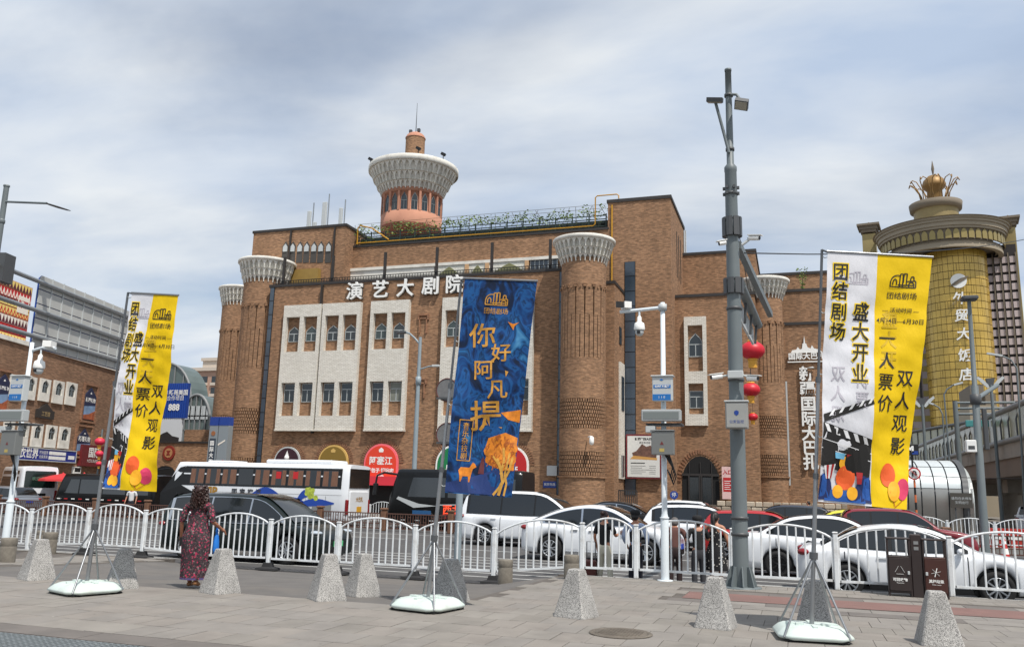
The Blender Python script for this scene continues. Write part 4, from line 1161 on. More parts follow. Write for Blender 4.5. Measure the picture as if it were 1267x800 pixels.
b.prism([(.4*cos(i*pi/10),.4*sin(i*pi/10))for i in range(20)],lambda u,v,d:(p.x+u,60-d,p.z+v),.101,.12,1)
b.prism([(-.2,-.18),(.2,-.18),(.08,.0),(.2,.2),(-.2,.2),(-.08,0)],lambda u,v,d:(p.x+u,60-d,p.z+v),.121,.14,0); b.build('emblem',[mat('emblem_red',(126,44,34),.5),mat('emblem_tan',(168,122,82),.6)],lb_)
b=MB(); p=atY(203.5,592,60)
b.prism([(-1.1,0),(1.1,0),(1.1,.9)]+[(1.1*cos(a),.9+.8*sin(a))for a in[i*pi/8 for i in range(1,8)]]+[(-1.1,.9)],lambda u,v,d:(p.x+u,60-d,p.z-.6+v),.001,.06); b.build('dark_doorway',M_DARK,lb_)
py_=thing('sign_pylon','tall grey two leaved sign pylon with blue tops before the theatre tower','sign',tuple(atY(268,630,50)))
for px0,px1,k in((257.5,268,0),(269,281,1)):
 xa,xb=XY(px0,550,50)[0],XY(px1,550,50)[0]; z1,zb_,z0=XY(268,515.5,50)[1],XY(268,526,50)[1],XY(268,640,50)[1]
 b=MB(); b.box(xa,xb,50,50.5,z0,zb_); lf=b.build('leaf_panel',mat('pylon_grey',(142,150,154),.4,metal=.3),py_)
 b=MB(); b.box(xa,xb,49.98,50.5,zb_+.002,z1); b.build('blue_top',M_BLUE,py_)
 if k==0:
  b=MB(); b.box(xa+.12,xb-.1,49.96,49.999,z0+1.4,zb_-.9); b.build('dark_strip',mat('pylon_strip',(52,62,74),.5),lf)
  b=MB()
  for i,ch in enumerate('国际大巴扎'):add_text(b,ch,facing(((xa+xb)/2,49.95,zb_-1.25-i*.42)),size=.36,bold=.01)
  b.build('lettering',M_LETTER,lf)
  b=MB(); b.prism([(.17*cos(i*.628),.17*sin(i*.628))for i in range(10)],lambda u,v,d:((xa+xb)/2+u,50-d,zb_-.55+v),.001,.03); b.build('badge',mat('badge_copper',(150,96,60),.5),lf)
 else:
  b=MB(); b.prism([(0,0),(.55,.32),(.55,.42),(0,.12)],lambda u,v,d:(xa+.05+u,50-d,zb_-1.4+v),.001,.02,0)
  b.build('pale_slash',M_CRE,lf)
  b=MB(); b.prism([(0,0),(.56,.3),(.56,.75),(0,.45)],lambda u,v,d:(xa+.03+u,50-d,zb_-3.1+v),.001,.02); b.build('red_slash',M_RED,lf)
# ------------ overhead road sign seen from behind
GD=Vector((sin(R(-14.5)),cos(R(-14.5)),0)); GN=Vector((cos(R(14.5)),sin(R(14.5)),0))
GP=CAM+ray(43,400)*33.0
def gk(px,py,d=0.0):
 p=atP(px,py,GP+GN*d,GN)-GP; return p.dot(GD),p.z+GP.z
def gF(u,v,d):return GP+GD*u+Vector((0,0,v-GP.z))+GN*d
rs=thing('road_sign_gantry','grey panelled back of a big overhead road sign on three steel tubes','road sign',tuple(gF(-3.5,ROAD_Z,0)))
uA,uB=gk(43,390)[0],gk(158,400)[0]; zT1,zB1=gk(43,337)[1],gk(40,429)[1]
nc,nr=9,5
pg=MB();
for r_ in range(nr):
 for c_ in range(nc):
  ua,ub=uA+(uB-uA)*c_/nc,uA+(uB-uA)*(c_+1)/nc
  za,zb=zB1+(zT1-zB1)*r_/nr,zB1+(zT1-zB1)*(r_+1)/nr
  b=MB(); g=.02
  q=[(ua+g,za+g),(ub-g,za+g),(ub-g,zb-g),(ua+g,zb-g)]
  if r_==nr-1 and c_==0:q=[(ua+g,za+g),(ub-g,za+g),(ub-g,zb-g),(ua+.12,zb-g),(ua+.05,zb-.06),(ua+g,zb-.16)]
  b.prism(q,gF,0,.05); b.build('back_panel',mat('sign_back_alu',(178,178,174),.55,metal=0.0,var=.08,vs=1.2),rs)
b=MB(); b.prism([(uA,zB1),(uB,zB1),(uB,zT1),(uA+.15,zT1),(uA,zT1-.15)],gF,-.06,-.012); b.build('sign_face',mat('sign_face_blue',(30,70,150),.4),rs)
b=MB()
for c_ in range(1,nc):
 u=uA+(uB-uA)*c_/nc; b.prism([(u-.02,zB1),(u+.02,zB1),(u+.02,zT1),(u-.02,zT1)],gF,.051,.085)
b.build('stiffeners',M_LGREY,rs,kind='stuff')
for(pa,pb)in(((10,341),(159,385.6)),((2.5,374),(108,401)),((0,409.5),(150,442.5))):
 a_,c_=gk(*pa,.13),gk(*pb,.13)
 zz_m=(a_[1]+c_[1])/2
 b=MB(); b.tube([gF(uA-4.1,zz_m,.13),gF(uB-.1,zz_m,.13)],.085,10); b.build('cross_tube',M_GALV,rs)
b=MB(); um=uA-4.2
b.tube([gF(um,ROAD_Z,.22),gF(um,zT1+.6,.22)],[.2,.15],12); b.build('mast',M_POLE,rs)
b=MB(); u_=gk(6,345,.22)[0]; b.prism([(u_-.35,zT1-.9),(u_+.25,zT1-.9),(u_+.25,zT1+.15),(u_-.35,zT1+.15)],gF,.1,.36); b.build('clamp',M_DGREY,rs)
# ------------ hotel
HC=CAM+ray(1163,285)*190.0; HC.z=0
hb=Vector((HC.x,HC.y,0)).normalized()
hr=Vector((hb.y,-hb.x,0))
HR_=74/1070*190.0
hz=lambda px,py,depth:1.65+(CAM+ray(px,py)*depth).z-1.65
hotel=thing('hotel','tall curved hotel with gold glass cylinder, grid wings and gold crown','hotel',tuple(HC))
M_GOLDG=mat('gold_glass',(196,162,74),.26,metal=.35,var=.28,vs=.25,spec=.8)
M_GOLDD=mat('gold_glass_joint',(84,66,24),.5)
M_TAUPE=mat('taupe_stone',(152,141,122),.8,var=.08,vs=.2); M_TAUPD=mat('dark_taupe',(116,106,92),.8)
M_PKP=mat('pink_grey_panel',(190,176,174),.7); M_HDARK=mat('hotel_dark_slot',(42,36,34),.6)
M_OLW=mat('olive_window',(150,132,56),.4,metal=0.0,var=.3,vs=.3)
dF=190-HR_
zR1=hz(1163,265,dF); zR0=hz(1163,303,dF)
th0=atan2(-hb.y,-hb.x)
hs=zR1-zR0
b=MB()
a0_,a1_=th0-R(100),th0+R(100)
Rr=HR_
for za,zb,dr in((0,.09,-1.25),(.09,.25,-1.4),(.62,.70,-.5),(.70,.84,-.2),(.84,.93,.1),(.93,1.0,.4)):
 b.lathe((HC.x,HC.y,0),[(Rr+dr-1,zR0+hs*za),(Rr+dr,zR0+hs*za),(Rr+dr,zR0+hs*zb),(Rr+dr-1.5,zR0+hs*zb)],48,a0_,a1_,smooth=False)
b.lathe((HC.x,HC.y,0),[(Rr-3.0,zR0+hs*.2),(Rr-3.0,zR1)],48,smooth=True)
b.lathe((HC.x,HC.y,0),[(Rr+.8,zR1+.02),(.5,zR1+.02)],48,a0_,a1_)
b.build('crown_ring',M_TAUPE,hotel)
b=MB(); b.lathe((HC.x,HC.y,0),[(Rr-1.0,zR0+hs*.25),(Rr-1.0,zR0+hs*.64)],48,a0_,a1_); b.build('ring_recess_wall',M_TAUPD,hotel)  # set-back wall behind the ring windows, in the darker taupe
na=27;
for k in range(na):
 a=th0+R(-95)+R(190)*(k+.5)/na
 b=MB(); w=R(190)/na*Rr*.36; hh=hs*.33
 ax=Vector((-sin(a),cos(a),0)); rad=Vector((cos(a),sin(a),0))
 p=Vector((HC.x,HC.y,zR0+hs*.275))+rad*(Rr-.98)
 b.prism([(-w,0),(w,0),(w,hh*.6),(w*.6,hh*.88),(0,hh),(-w*.6,hh*.88),(-w,hh*.6)],lambda u,v,d:p+ax*u+Vector((0,0,v))+rad*d,0,.2)
 b.build('ring_window',mat('gold_blind',(150,134,84),.4,metal=.3),hotel)
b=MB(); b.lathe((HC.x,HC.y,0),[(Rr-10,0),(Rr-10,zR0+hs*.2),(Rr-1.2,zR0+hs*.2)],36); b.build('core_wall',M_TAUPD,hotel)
GC=CAM+ray(1187,430)*183.0
gr=38.5/1070*183.0
gc2=GC-hb*0.0; zG1=zR0+.6
g0=atan2(-hb.y,-hb.x)
b=MB(); b.lathe((gc2.x,gc2.y,0),[(gr-.12,0),(gr-.12,zG1)],40,g0-R(92),g0+R(92)); b.build('cylinder_core',M_GOLDD,hotel)
gp=MB(); hrng=random.Random(4)
nh=20; rowh=1.62; z=zG1;
while z>4:
 k=0
 while k<nh:
  a0=g0-R(92)+R(184)*k/nh; wd_=2 if hrng.random()<.10 else 1
  a1=g0-R(92)+R(184)*min(nh,k+wd_)/nh
  if hrng.random()<.16:
   am=(a0+a1)/2; zs=z-rowh*.5
   for q0,q1 in((a0,am),(am,a1)):gp.arcbox((gc2.x,gc2.y,0),gr-.1,gr+hrng.uniform(-.02,.03),q0+.006,q1-.006,z-rowh+.07,z-.07)
  else:
   gp.arcbox((gc2.x,gc2.y,0),gr-.1,gr+hrng.uniform(-.02,.03),a0+.006,a1-.006,z-rowh+.07,z-.07,wd_)
  k+=wd_
 z-=rowh
gp.build('gold_panes',M_GOLDG,hotel,kind='stuff')
def hplane(depth):
 p0=CAM+(ray(1180,620)*depth); n=-hb
 def f(px,py,d=0.0):
  p=atP(px,py,p0-n*0+n*d,n); return p
 return f
hw=hplane(181.0)
def hquad(mb,P0,w,h,d,m=0):
 """box against the wing wall: lower left point, width along hr, height, depth towards the viewer"""
 q=[(0,0),(w,0),(w,h),(0,h)]
 mb.prism(q,lambda u,v,dd:P0+hr*u+Vector((0,0,v))-hb*dd,0,d,m)
pR0,pR1=hw(1219,330),hw(1259,330); wR=(pR1-pR0).dot(hr); zr_top=hw(1240,314).z
p0_=Vector((pR0.x,pR0.y,0)); b=MB(); hquad(b,p0_+hb*.5,wR,zr_top+2,.5); b.build('grid_wing_wall',M_HDARK,hotel)
pm=MB(); nrow=26; cw=wR/4.15; rh=2.0
pmesh=MB(); hquad(pmesh,Vector((0,0,0)),cw*.74,rh*.70,.5); pmesh_=pmesh.mesh('grid_panel',M_PKP)
for c_ in range(4):
 for r_ in range(21):
  P=p0_+hr*(c_*cw+cw*.2); P.z=zr_top-.6-(r_+1)*rh+rh*.2
  put('grid_panel',pmesh_,hotel,Matrix.Translation(P),world=True)
b=MB()
for c_ in range(5):hquad(b,p0_+hr*(c_*cw-.12),.26,zr_top,.75)
b.build('grid_mullions',M_TAUPD,hotel)
pL0,pL1=hw(1080,430),hw(1151,430); wL=(pL1-pL0).dot(hr); p0_=Vector((pL0.x,pL0.y,0))
b=MB(); hquad(b,p0_+hb*.5,wL,zr_top+2,.5); b.build('window_wing_wall',mat('lilac_grey_wall',(168,156,154),.8,var=.06),hotel)
wq=MB(); hquad(wq,Vector((0,0,0)),wL/5*.70,1.25,.06); wq_=wq.mesh('wing_window',M_OLW)
for c_ in range(5):
 for r_ in range(16):
  P=p0_+hr*(c_*wL/5+wL/33); P.z=zr_top-3.2-r_*2.75
  put('wing_window',wq_,hotel,Matrix.Translation(P),world=True)
b=MB()
for u in[wL*k/5-.3 for k in range(1,6)]:hquad(b,p0_+hr*u,.42,zr_top+1,.35)
b.build('wing_slots',M_HDARK,hotel)
def pier(px0,px1,ytop,depth,capm=1.0):
 f=hplane(depth); a,c_=f(px0,290),f(px1,290); w=(c_-a).dot(hr); z1=f((px0+px1)/2,ytop).z
 b=MB(); P=Vector((a.x,a.y,0)); hquad(b,P+hb*4,w,z1-2.4,4); o=b.build('corner_pier',mat('pier_gold',(150,134,88),.5,metal=.2,var=.12,vs=.3),hotel)
 b=MB()
 for k,(e,za,zb)in enumerate(((.2,-2.0,-1.3),(.5,-1.3,-.5),(1.0,-.5,0))):
  P2=Vector((a.x,a.y,z1+za))-hr*e+hb*(4+e); hquad(b,P2,w+2*e,zb-za-.005,4+2*e)
 b.build('pier_cap',M_TAUPD,o)
 b=MB(); P3=Vector((a.x,a.y,z1))-hr*1+hb*2
 b.tube([P3+hr*(1+w/2),P3+hr*(1+w/2)+Vector((0,0,1.0))],[w*.35,.1],6); b.build('finial',M_TAUPD,o)
pier(1066.5,1083,277,181,1); pier(1242,1257,268,181.5,1)
zD0=zR1; DC=CAM+ray(1157,250)*190.0; DC.z=0; dr_=25.5/1070*190; zd1=hz(1157,254,190-dr_); zd2=hz(1157,244.5,190-dr_)
b=MB(); b.lathe((DC.x,DC.y,0),[(dr_,zD0-.5),(dr_,zd1)],32); b.build('roof_drum',mat('drum_gold',(140,124,84),.5,metal=.2,var=.15,vs=.5),hotel)
b=MB(); b.lathe((DC.x,DC.y,0),[(dr_,zd1),(dr_+.7,zd1+.1),(dr_+.9,zd2),(.2,zd2)],32); b.build('drum_rim',M_TAUPD,hotel)
M_GOLDM=mat('gold_metal',(142,110,64),.5,metal=.3,var=.15,vs=1)
zk0,zk1=zd2,hz(1152,214,190)
b=MB(); b.lathe((DC.x,DC.y,0),[(1.7,zk0),(1.5,zk0+(zk1-zk0)*.45),(2.4,zk0+(zk1-zk0)*.58),(2.5,zk0+(zk1-zk0)*.66),(2.1,zk0+(zk1-zk0)*.82),(1.2,zk0+(zk1-zk0)*.95),(.1,zk1)],16); b.build('gold_dome',M_GOLDM,hotel)
b=MB(); b.tube([(DC.x,DC.y,zk1),(DC.x,DC.y,hz(1152,206,190)),(DC.x,DC.y,hz(1152,195,190))],[.12,.35,.05],6); b.build('spire',M_TAUPD,hotel)
for k in range(10):
 a=2*pi*k/10+.3; rad=Vector((cos(a),sin(a),0)); tan=Vector((-rad.y,rad.x,0)); C0=Vector((DC.x,DC.y,zk0))
 hh=(zk1-zk0)*.78
 b=MB()
 for s in(-1,1):
  b.tube([C0+rad*2.6+tan*s*.35,C0+rad*3.0+tan*s*.85+Vector((0,0,hh*.5)),C0+rad*4.2+tan*s*.8+Vector((0,0,hh*.9)),C0+rad*4.9+tan*s*.3+Vector((0,0,hh)),C0+rad*5.2+Vector((0,0,hh*.88))],.12,5)
 b.build('gold_petal',M_GOLDM,hotel)
pp=lambda px,py:Vector((gc2.x,gc2.y,0))+(atP(px,py,gc2-hb*(gr+.3),-hb)-Vector((gc2.x,gc2.y,0)))
em=thing('hotel_sign','white emblem above vertical white characters 外贸大饭店 on gold glass','sign',tuple(pp(1190,400)))
b=MB(); p=pp(1186,347.5)
b.prism([(1.55*cos(i*pi/12),1.55*sin(i*pi/12))for i in range(24)],lambda u,v,d:p+hr*u+Vector((0,0,v))-hb*d,0,.2); b.build('emblem',M_LETTER,em)
b=MB(); b.prism([(-1.9,-1.1),(-.6,-.9),(1.3,.2),(2.0,1.0),(.4,.5),(-.6,-.1)],lambda u,v,d:p+hr*u+Vector((0,0,v))-hb*d,.201,.3); b.build('emblem_mark',M_TAUPD,em)
for ch,px,py in zip('外贸大饭店',(1187.5,1190,1192.5,1194.5,1196),(370,391,414,440,464)):
 b=MB(); q=pp(px,py); add_text(b,ch,lambda u,v,d:q+hr*(u+v*.12)+Vector((0,0,v))-hb*d,size=2.75,bold=.05,extrude=.15); b.build('letter',M_LETTER,em)
# ------------ elevated road with glazed sound barriers
XO=12.3
ov=thing('overpass','concrete elevated road with glass sound barriers at the right edge','overpass',(XO,60,ROAD_Z))
def oz(px,py):
 p=atP(px,py,(XO,0,0),Vector((1,0,0))); return p.z
zrail=oz(1267,496.5); zbar=oz(1267,541); zg1=oz(1267,563); zg2=oz(1267,587)
M_CONC=mat('overpass_concrete',(152,147,139),.85,var=.12,vs=.3,dirt=(96,92,86),ds=.4)
M_CONCD=mat('overpass_brown_concrete',(126,113,102),.85,var=.12,vs=.3)
b=MB(); b.box(XO,XO+11,46,170,zg1,zbar); b.build('deck',M_CONC,ov)
b=MB(); b.box(XO+.12,XO+10.9,46,170,zg2,zg1-.002); b.build('girder',M_CONCD,ov)
for y in range(50,170,18):
 b=MB(); b.tube([(XO+5.5,y,ROAD_Z-.2),(XO+5.5,y,zg2)],.9,16); b.build('column',M_CONC,ov)
 b=MB(); b.box(XO+1.5,XO+9.5,y-.8,y+.8,zg2-.9,zg2-.003); b.build('cross_head',M_CONC,ov)
M_BGLASS=mat('barrier_glass',(156,155,132),.25,spec=.6,var=.15,vs=.5)
pan=MB(); pan.box(0,.06,.06,2.0,0,zrail-zbar-.26); pan_m=pan.mesh('barrier_pane',M_BGLASS)
pst=MB(); pst.tube([(0,0,0),(-.02,0,(zrail-zbar)*.6),(.25,0,zrail-zbar+.05)],.055,6); pst_m=pst.mesh('barrier_post',M_DGREY)
y=46.0
while y<150:
 put('barrier_pane',pan_m,ov,T(XO+.08,y,zbar+.12),world=True); put('barrier_post',pst_m,ov,T(XO+.02,y,zbar),world=True); y+=2.06
b=MB(); b.tube([(XO+.1,46,zrail),(XO+.1,150,zrail)],.19,8); b.build('top_rail',M_GREY,ov)
b=MB(); b.tube([(XO-.02,46,zbar+.05),(XO-.02,150,zbar+.05)],.17,8); b.build('bottom_rail',M_GREY,ov)
b=MB(); b.box(XO+10.8,XO+11,46,150,zbar,zrail-.3); b.build('far_parapet',M_BGLASS,ov)
rA=CAM+ray(1100,541)*122; rB=CAM+ray(1200,519.5)*98
rz=(rA.z+rB.z)/2; rA.z=rB.z=rz
rp=thing('ramp','curving ramp with a glazed barrier behind the silver metro canopy','overpass',(rA.x,rA.y,ROAD_Z))
rd_=(rB-rA).normalized(); Lr=(rB-rA).length; rn_=Vector((rd_.y,-rd_.x,0)).normalized(); rn_=rn_ if rn_.dot(rA-CAM)<0 else-rn_
rF=lambda u,v,d:Vector((rA.x,rA.y,0))+rd_*u+Vector((0,0,v))+rn_*d
b=MB(); b.prism([(-30,rz-4.6),(Lr+25,rz-4.6),(Lr+25,rz-3.0),(-30,rz-3.0)],rF,-8,0); b.build('deck',M_CONC,rp)
b=MB(); b.tube([rF(-30,rz,.1),rF(Lr+25,rz,.1)],.2,8); b.build('top_rail',M_DGREY,rp)
u=-30.0
while u<Lr+25:
 b=MB(); b.prism([(u+.1,rz-2.98),(u+1.9,rz-2.98),(u+1.9,rz-.2),(u+.1,rz-.2)],rF,-.05,.02); b.build('barrier_pane',M_BGLASS,rp)
 b=MB(); b.tube([rF(u,rz-3,.05),rF(u,rz,.05)],.08,6); b.build('barrier_post',M_DGREY,rp); u+=2.0
for u in(-20,0,15,32):b=MB(); b.tube([rF(u,ROAD_Z,-4),rF(u,rz-4.61,-4)],.8,12); b.build('column',M_CONC,rp)
gb=thing('grey_building','stepped grey building between the hotel and the elevated road','building',tuple(atY(1220,600,130)))
for k,(pa,pb,yt,Y)in enumerate(((1203,1238,501,130),(1206,1223,476,133),(1224,1237,487,132))):
 xa,xb=XY(pa,550,Y)[0],XY(pb,550,Y)[0]; b=MB(); b.box(xa,xb,Y,Y+10-k,GZ,XY(pa,yt,Y)[1]); b.build('wall',M_TAUPD if k else M_TAUPE,gb)
# ------------ silver metro entrance
YM=47.0
x0,x1,xr=XY(1090,600,YM)[0],XY(1191,608,YM)[0],XY(1207,627,YM)[0]
zv=XY(1150,604,YM)[1]
mc=thing('metro_canopy','silver panelled barrel canopy of a metro entrance beside the road','canopy',((x0+x1)/2,YM,ROAD_Z))
M_ALU=mat('brushed_aluminium',(176,174,168),.32,metal=.75,var=.08,vs=1.5,stretch=(1,1,.2)); M_ALUW=mat('pale_aluminium',(206,212,212),.38,metal=.25)
ztop=XY(1150,569,YM+3.4)[1]
prof=[(.55,ROAD_Z+.4),(.28,ROAD_Z+.9),(.08,zv-.9),(0.0,zv-.4),(.05,zv)]
crv=[(3.6*(1-cos(t))+.05,zv+(ztop-zv)*sin(t))for t in[i*(pi/2)/8 for i in range(9)]]
nx=6
for i in range(nx):
 xa,xb=x0+(x1-x0)*i/nx+.03,x0+(x1-x0)*(i+1)/nx-.03
 b=MB(); b.grid([[(xa,YM+dy_,z_),(xb,YM+dy_,z_)]for dy_,z_ in prof]); b.build('lower_panel',M_ALU,mc)
 for s,e in((0,4),(4,9)):
  seg=crv[s:e+1]; b=MB(); b.grid([[(xa,YM+dy_,z_-.0),(xb,YM+dy_,z_)]for dy_,z_ in([(seg[0][0]+.02,seg[0][1]+.03)]+seg[1:])]); b.build('roof_panel',M_ALUW,mc)
b=MB(); b.grid([[(x0,YM+dy_+.06,z_-.04),(x1+.1,YM+dy_+.06,z_-.04)]for dy_,z_ in prof+crv]+[[(x0,YM+7,ztop-.05),(x1,YM+7,ztop-.05)],[(x0,YM+7,ROAD_Z),(x1,YM+7,ROAD_Z)]]); b.build('shell',M_DGREY,mc)
b=MB(); b.grid([[(x1+.02,YM+dy_-.08,z_+.06),(x1+.28,YM+dy_-.08,z_+.06)]for dy_,z_ in prof+crv]); b.build('rib',M_DGREY,mc)
b=MB(); b.grid([[(x1+.28,YM+dy_,z_),(xr,YM+dy_+.1,max(ROAD_Z,z_-.25))]for dy_,z_ in prof+crv]); b.build('end_band',M_ALUW,mc)
pe=[(dy_,z_-.25)for dy_,z_ in prof+crv]
b=MB(); b.prism([(7,ROAD_Z),(0.1,ROAD_Z)]+pe[1:]+[(7,ztop-.3)],lambda u,v,d:(xr+d,YM+u,v),-.25,-.05); b.build('end_wall',M_ALU,mc)
ps=thing('plate_sign','dark grey lettered plate on the lower front of the silver canopy','sign',tuple(atY(1189,628,YM-.3)))
a_,c_=XY(1176,618,YM-.3)[0],XY(1203,618,YM-.3)[0]; z1,z0=XY(1189,609.5,YM-.3)[1],XY(1189,628,YM-.3)[1]
b=MB(); b.box(a_,c_,YM-.35,YM-.25,z0,z1); b.build('plate',mat('slate_plate',(70,66,60),.6),ps)
b=MB(); xm=(a_+c_)/2; add_text(b,'请勿在此停车',facing((xm,YM-.36,z0+(z1-z0)*.62)),size=.15); add_text(b,'文明出行',facing((xm,YM-.36,z0+(z1-z0)*.35)),size=.15); b.build('lettering',M_LGREY,ps)
b=MB()
for x in(a_+.2,c_-.2):b.box(x-.03,x+.03,YM-.3,YM-.24,ROAD_Z,z0-.002)
b.build('posts',M_DGREY,ps)
ms=thing('metro_sign','black metro sign with a white mark above the silver canopy','sign',tuple(atY(1128,570,YM+1)))
a_,c_=XY(1119,556,YM+1)[0],XY(1136.5,556,YM+1)[0]; z1,z0=XY(1128,549,YM+1)[1],XY(1128,563,YM+1)[1]
b=MB(); b.bevbox(a_,c_,YM+.9,YM+1.1,z0,z1,.03); b.build('box',M_BLACK,ms)
b=MB(); add_text(b,'M',facing((a_+.26,YM+.88,(z0+z1)/2)),size=.42,bold=.03); b.build('mark',M_LETTER,ms)
b=MB(); b.box(c_-.33,c_-.04,YM+.88,YM+.899,z0+.05,z0+.22); b.build('blue_tab',M_BLUE,ms)
b=MB(); b.box((a_+c_)/2-.04,(a_+c_)/2+.04,YM+.96,YM+1.04,ROAD_Z,z0); b.build('post',M_BLACK,ms)
ut=thing('no_u_turn_sign','round red bordered no U-turn sign on a striped post','road sign',tuple(atY(1131,634,42)))
p=atY(1131,585.5,42); Rs=7.6/27.5
disc=lambda r:[(r*cos(i*pi/12),r*sin(i*pi/12))for i in range(24)]
SF=lambda q:(lambda u,v,d:(q.x+u,q.y-d,q.z+v))
b=MB(); b.prism(disc(Rs),SF(p),0,.03); b.build('red_ring',M_RED,ut)
b=MB(); b.prism(disc(Rs*.78),SF(p),.031,.036); b.build('white_disc',M_LETTER,ut)
b=MB(); f_=SF(p); s_=Rs
b.tube([f_(-.24*s_,-.45*s_,.05),f_(-.24*s_,.18*s_,.05),f_(-.1*s_,.4*s_,.05),f_(.12*s_,.4*s_,.05),f_(.26*s_,.18*s_,.05),f_(.26*s_,-.1*s_,.05)],.03,6)
b.prism([(.05*s_,-.08*s_),(.47*s_,-.08*s_),(.26*s_,-.42*s_)],f_,.037,.06); b.build('arrow',M_BLACK,ut)
b=MB(); b.beam(f_(-.52*s_,.52*s_,.07),f_(.52*s_,-.52*s_,.07),.04,.02); b.build('bar',M_RED,ut)
n_=9; zt_,zb_=p.z-Rs,ROAD_Z
for i in range(n_):
 b=MB(); b.tube([(p.x,42.05,zb_+(zt_-zb_)*i/n_),(p.x,42.05,zb_+(zt_-zb_)*(i+1)/n_)],.045,8); b.build('post_stripe',M_BLACK if i%2 else mat('orange_stripe',(214,110,60),.5),ut)
# ------------ cars
M_TYRE=mat('tyre_rubber',(26,26,27),.85); M_RIM=mat('alloy_rim',(188,192,196),.3,metal=.8); M_RIMD=mat('black_steel_rim',(40,40,42),.5,metal=.5)
M_CGLASS=mat('car_glass',(18,22,24),.06,spec=.9); M_TRIM=mat('black_trim',(18,18,19),.4); M_CHROME=mat('chrome_trim',(200,202,204),.15,metal=1.0)
M_TAIL=mat('tail_light_red',(128,14,20),.2,spec=.8); M_HEAD=mat('head_light',(196,206,214),.12,metal=.3,spec=.9)
M_LINE=mat('panel_gap',(62,64,66),.7); M_PLATEG=mat('green_plate',(90,190,130),.5); M_PLATEB=mat('blue_plate',(30,70,170),.5)
def paint(name,col,c=.6):return mat('car_paint_'+name,col,.35 if c>.3 else.3,coat=c,spec=.5 if c>.3 else.35,var=.03,vs=1.5)
P_WHITE,P_BLACK,P_RED,P_DRED,P_GREY,P_LIME,P_DGREEN,P_SILVER=paint('white',(226,229,232)),paint('black',(14,15,16),.12),paint('red',(168,28,32)),paint('dark_red',(120,20,34)),paint('grey',(112,118,126)),paint('lime',(214,208,60)),paint('dark_green',(16,25,24),.2),paint('silver',(170,174,178))
def interp(tab,x):
 if x<=tab[0][0]:return tab[0][1]
 for(a,p),(b,q)in zip(tab,tab[1:]):
  if x<=b:
   t=(x-a)/(b-a); return p+(q-p)*t
 return tab[-1][1]
def sinterp(tab,x):
 """smooth (cosine-free Catmull) interpolation through the table"""
 if x<=tab[0][0]:return tab[0][1]
 n=len(tab)
 for i in range(n-1):
  if x<=tab[i+1][0]:
   p0=tab[max(i-1,0)]; p1=tab[i]; p2=tab[i+1]; p3=tab[min(i+2,n-1)]
   h=p2[0]-p1[0]; t=(x-p1[0])/h
   m1=(p2[1]-p0[1])/(p2[0]-p0[0])*h if p2[0]!=p0[0]else 0
   m2=(p3[1]-p1[1])/(p3[0]-p1[0])*h if p3[0]!=p1[0]else 0
   lo,hi=min(p1[1],p2[1]),max(p1[1],p2[1])
   v=(2*t**3-3*t*t+1)*p1[1]+(t**3-2*t*t+t)*m1+(-2*t**3+3*t*t)*p2[1]+(t**3-t*t)*m2
   return max(lo-.02,min(hi+.02,v))
 return tab[-1][1]
KINDS={'sedan':dict(deck=[(0,.56),(.03,.66),(.10,.685),(.20,.67),(.5,.64),(.70,.655),(.76,.66),(.90,.60),(.97,.53),(1,.43)],roof=[(.095,.66),(.16,.78),(.26,.93),(.36,.985),(.46,1.0),(.56,.965),(.66,.83),(.755,.645)],wheel=(.205,.80),glass=(.15,.70)),'fastback':dict(deck=[(0,.55),(.03,.64),(.10,.66),(.5,.63),(.72,.645),(.78,.65),(.90,.60),(.97,.53),(1,.43)],roof=[(.04,.66),(.13,.775),(.24,.90),(.36,.98),(.47,1.0),(.58,.955),(.68,.82),(.775,.64)],wheel=(.20,.80),glass=(.13,.73)),'suv':dict(deck=[(0,.50),(.02,.60),(.06,.62),(.5,.60),(.70,.62),(.76,.63),(.90,.58),(.97,.52),(1,.40)],roof=[(.03,.62),(.07,.84),(.12,.955),(.25,.99),(.42,1.0),(.56,.965),(.65,.84),(.755,.62)],wheel=(.19,.81),glass=(.10,.70)),'mpv':dict(deck=[(0,.46),(.015,.56),(.05,.575),(.5,.56),(.74,.575),(.82,.575),(.92,.52),(.98,.46),(1,.36)],roof=[(.015,.58),(.035,.86),(.07,.965),(.25,.995),(.48,1.0),(.62,.965),(.72,.82),(.835,.575)],wheel=(.20,.815),glass=(.06,.78)),}
_wheel_cache={}
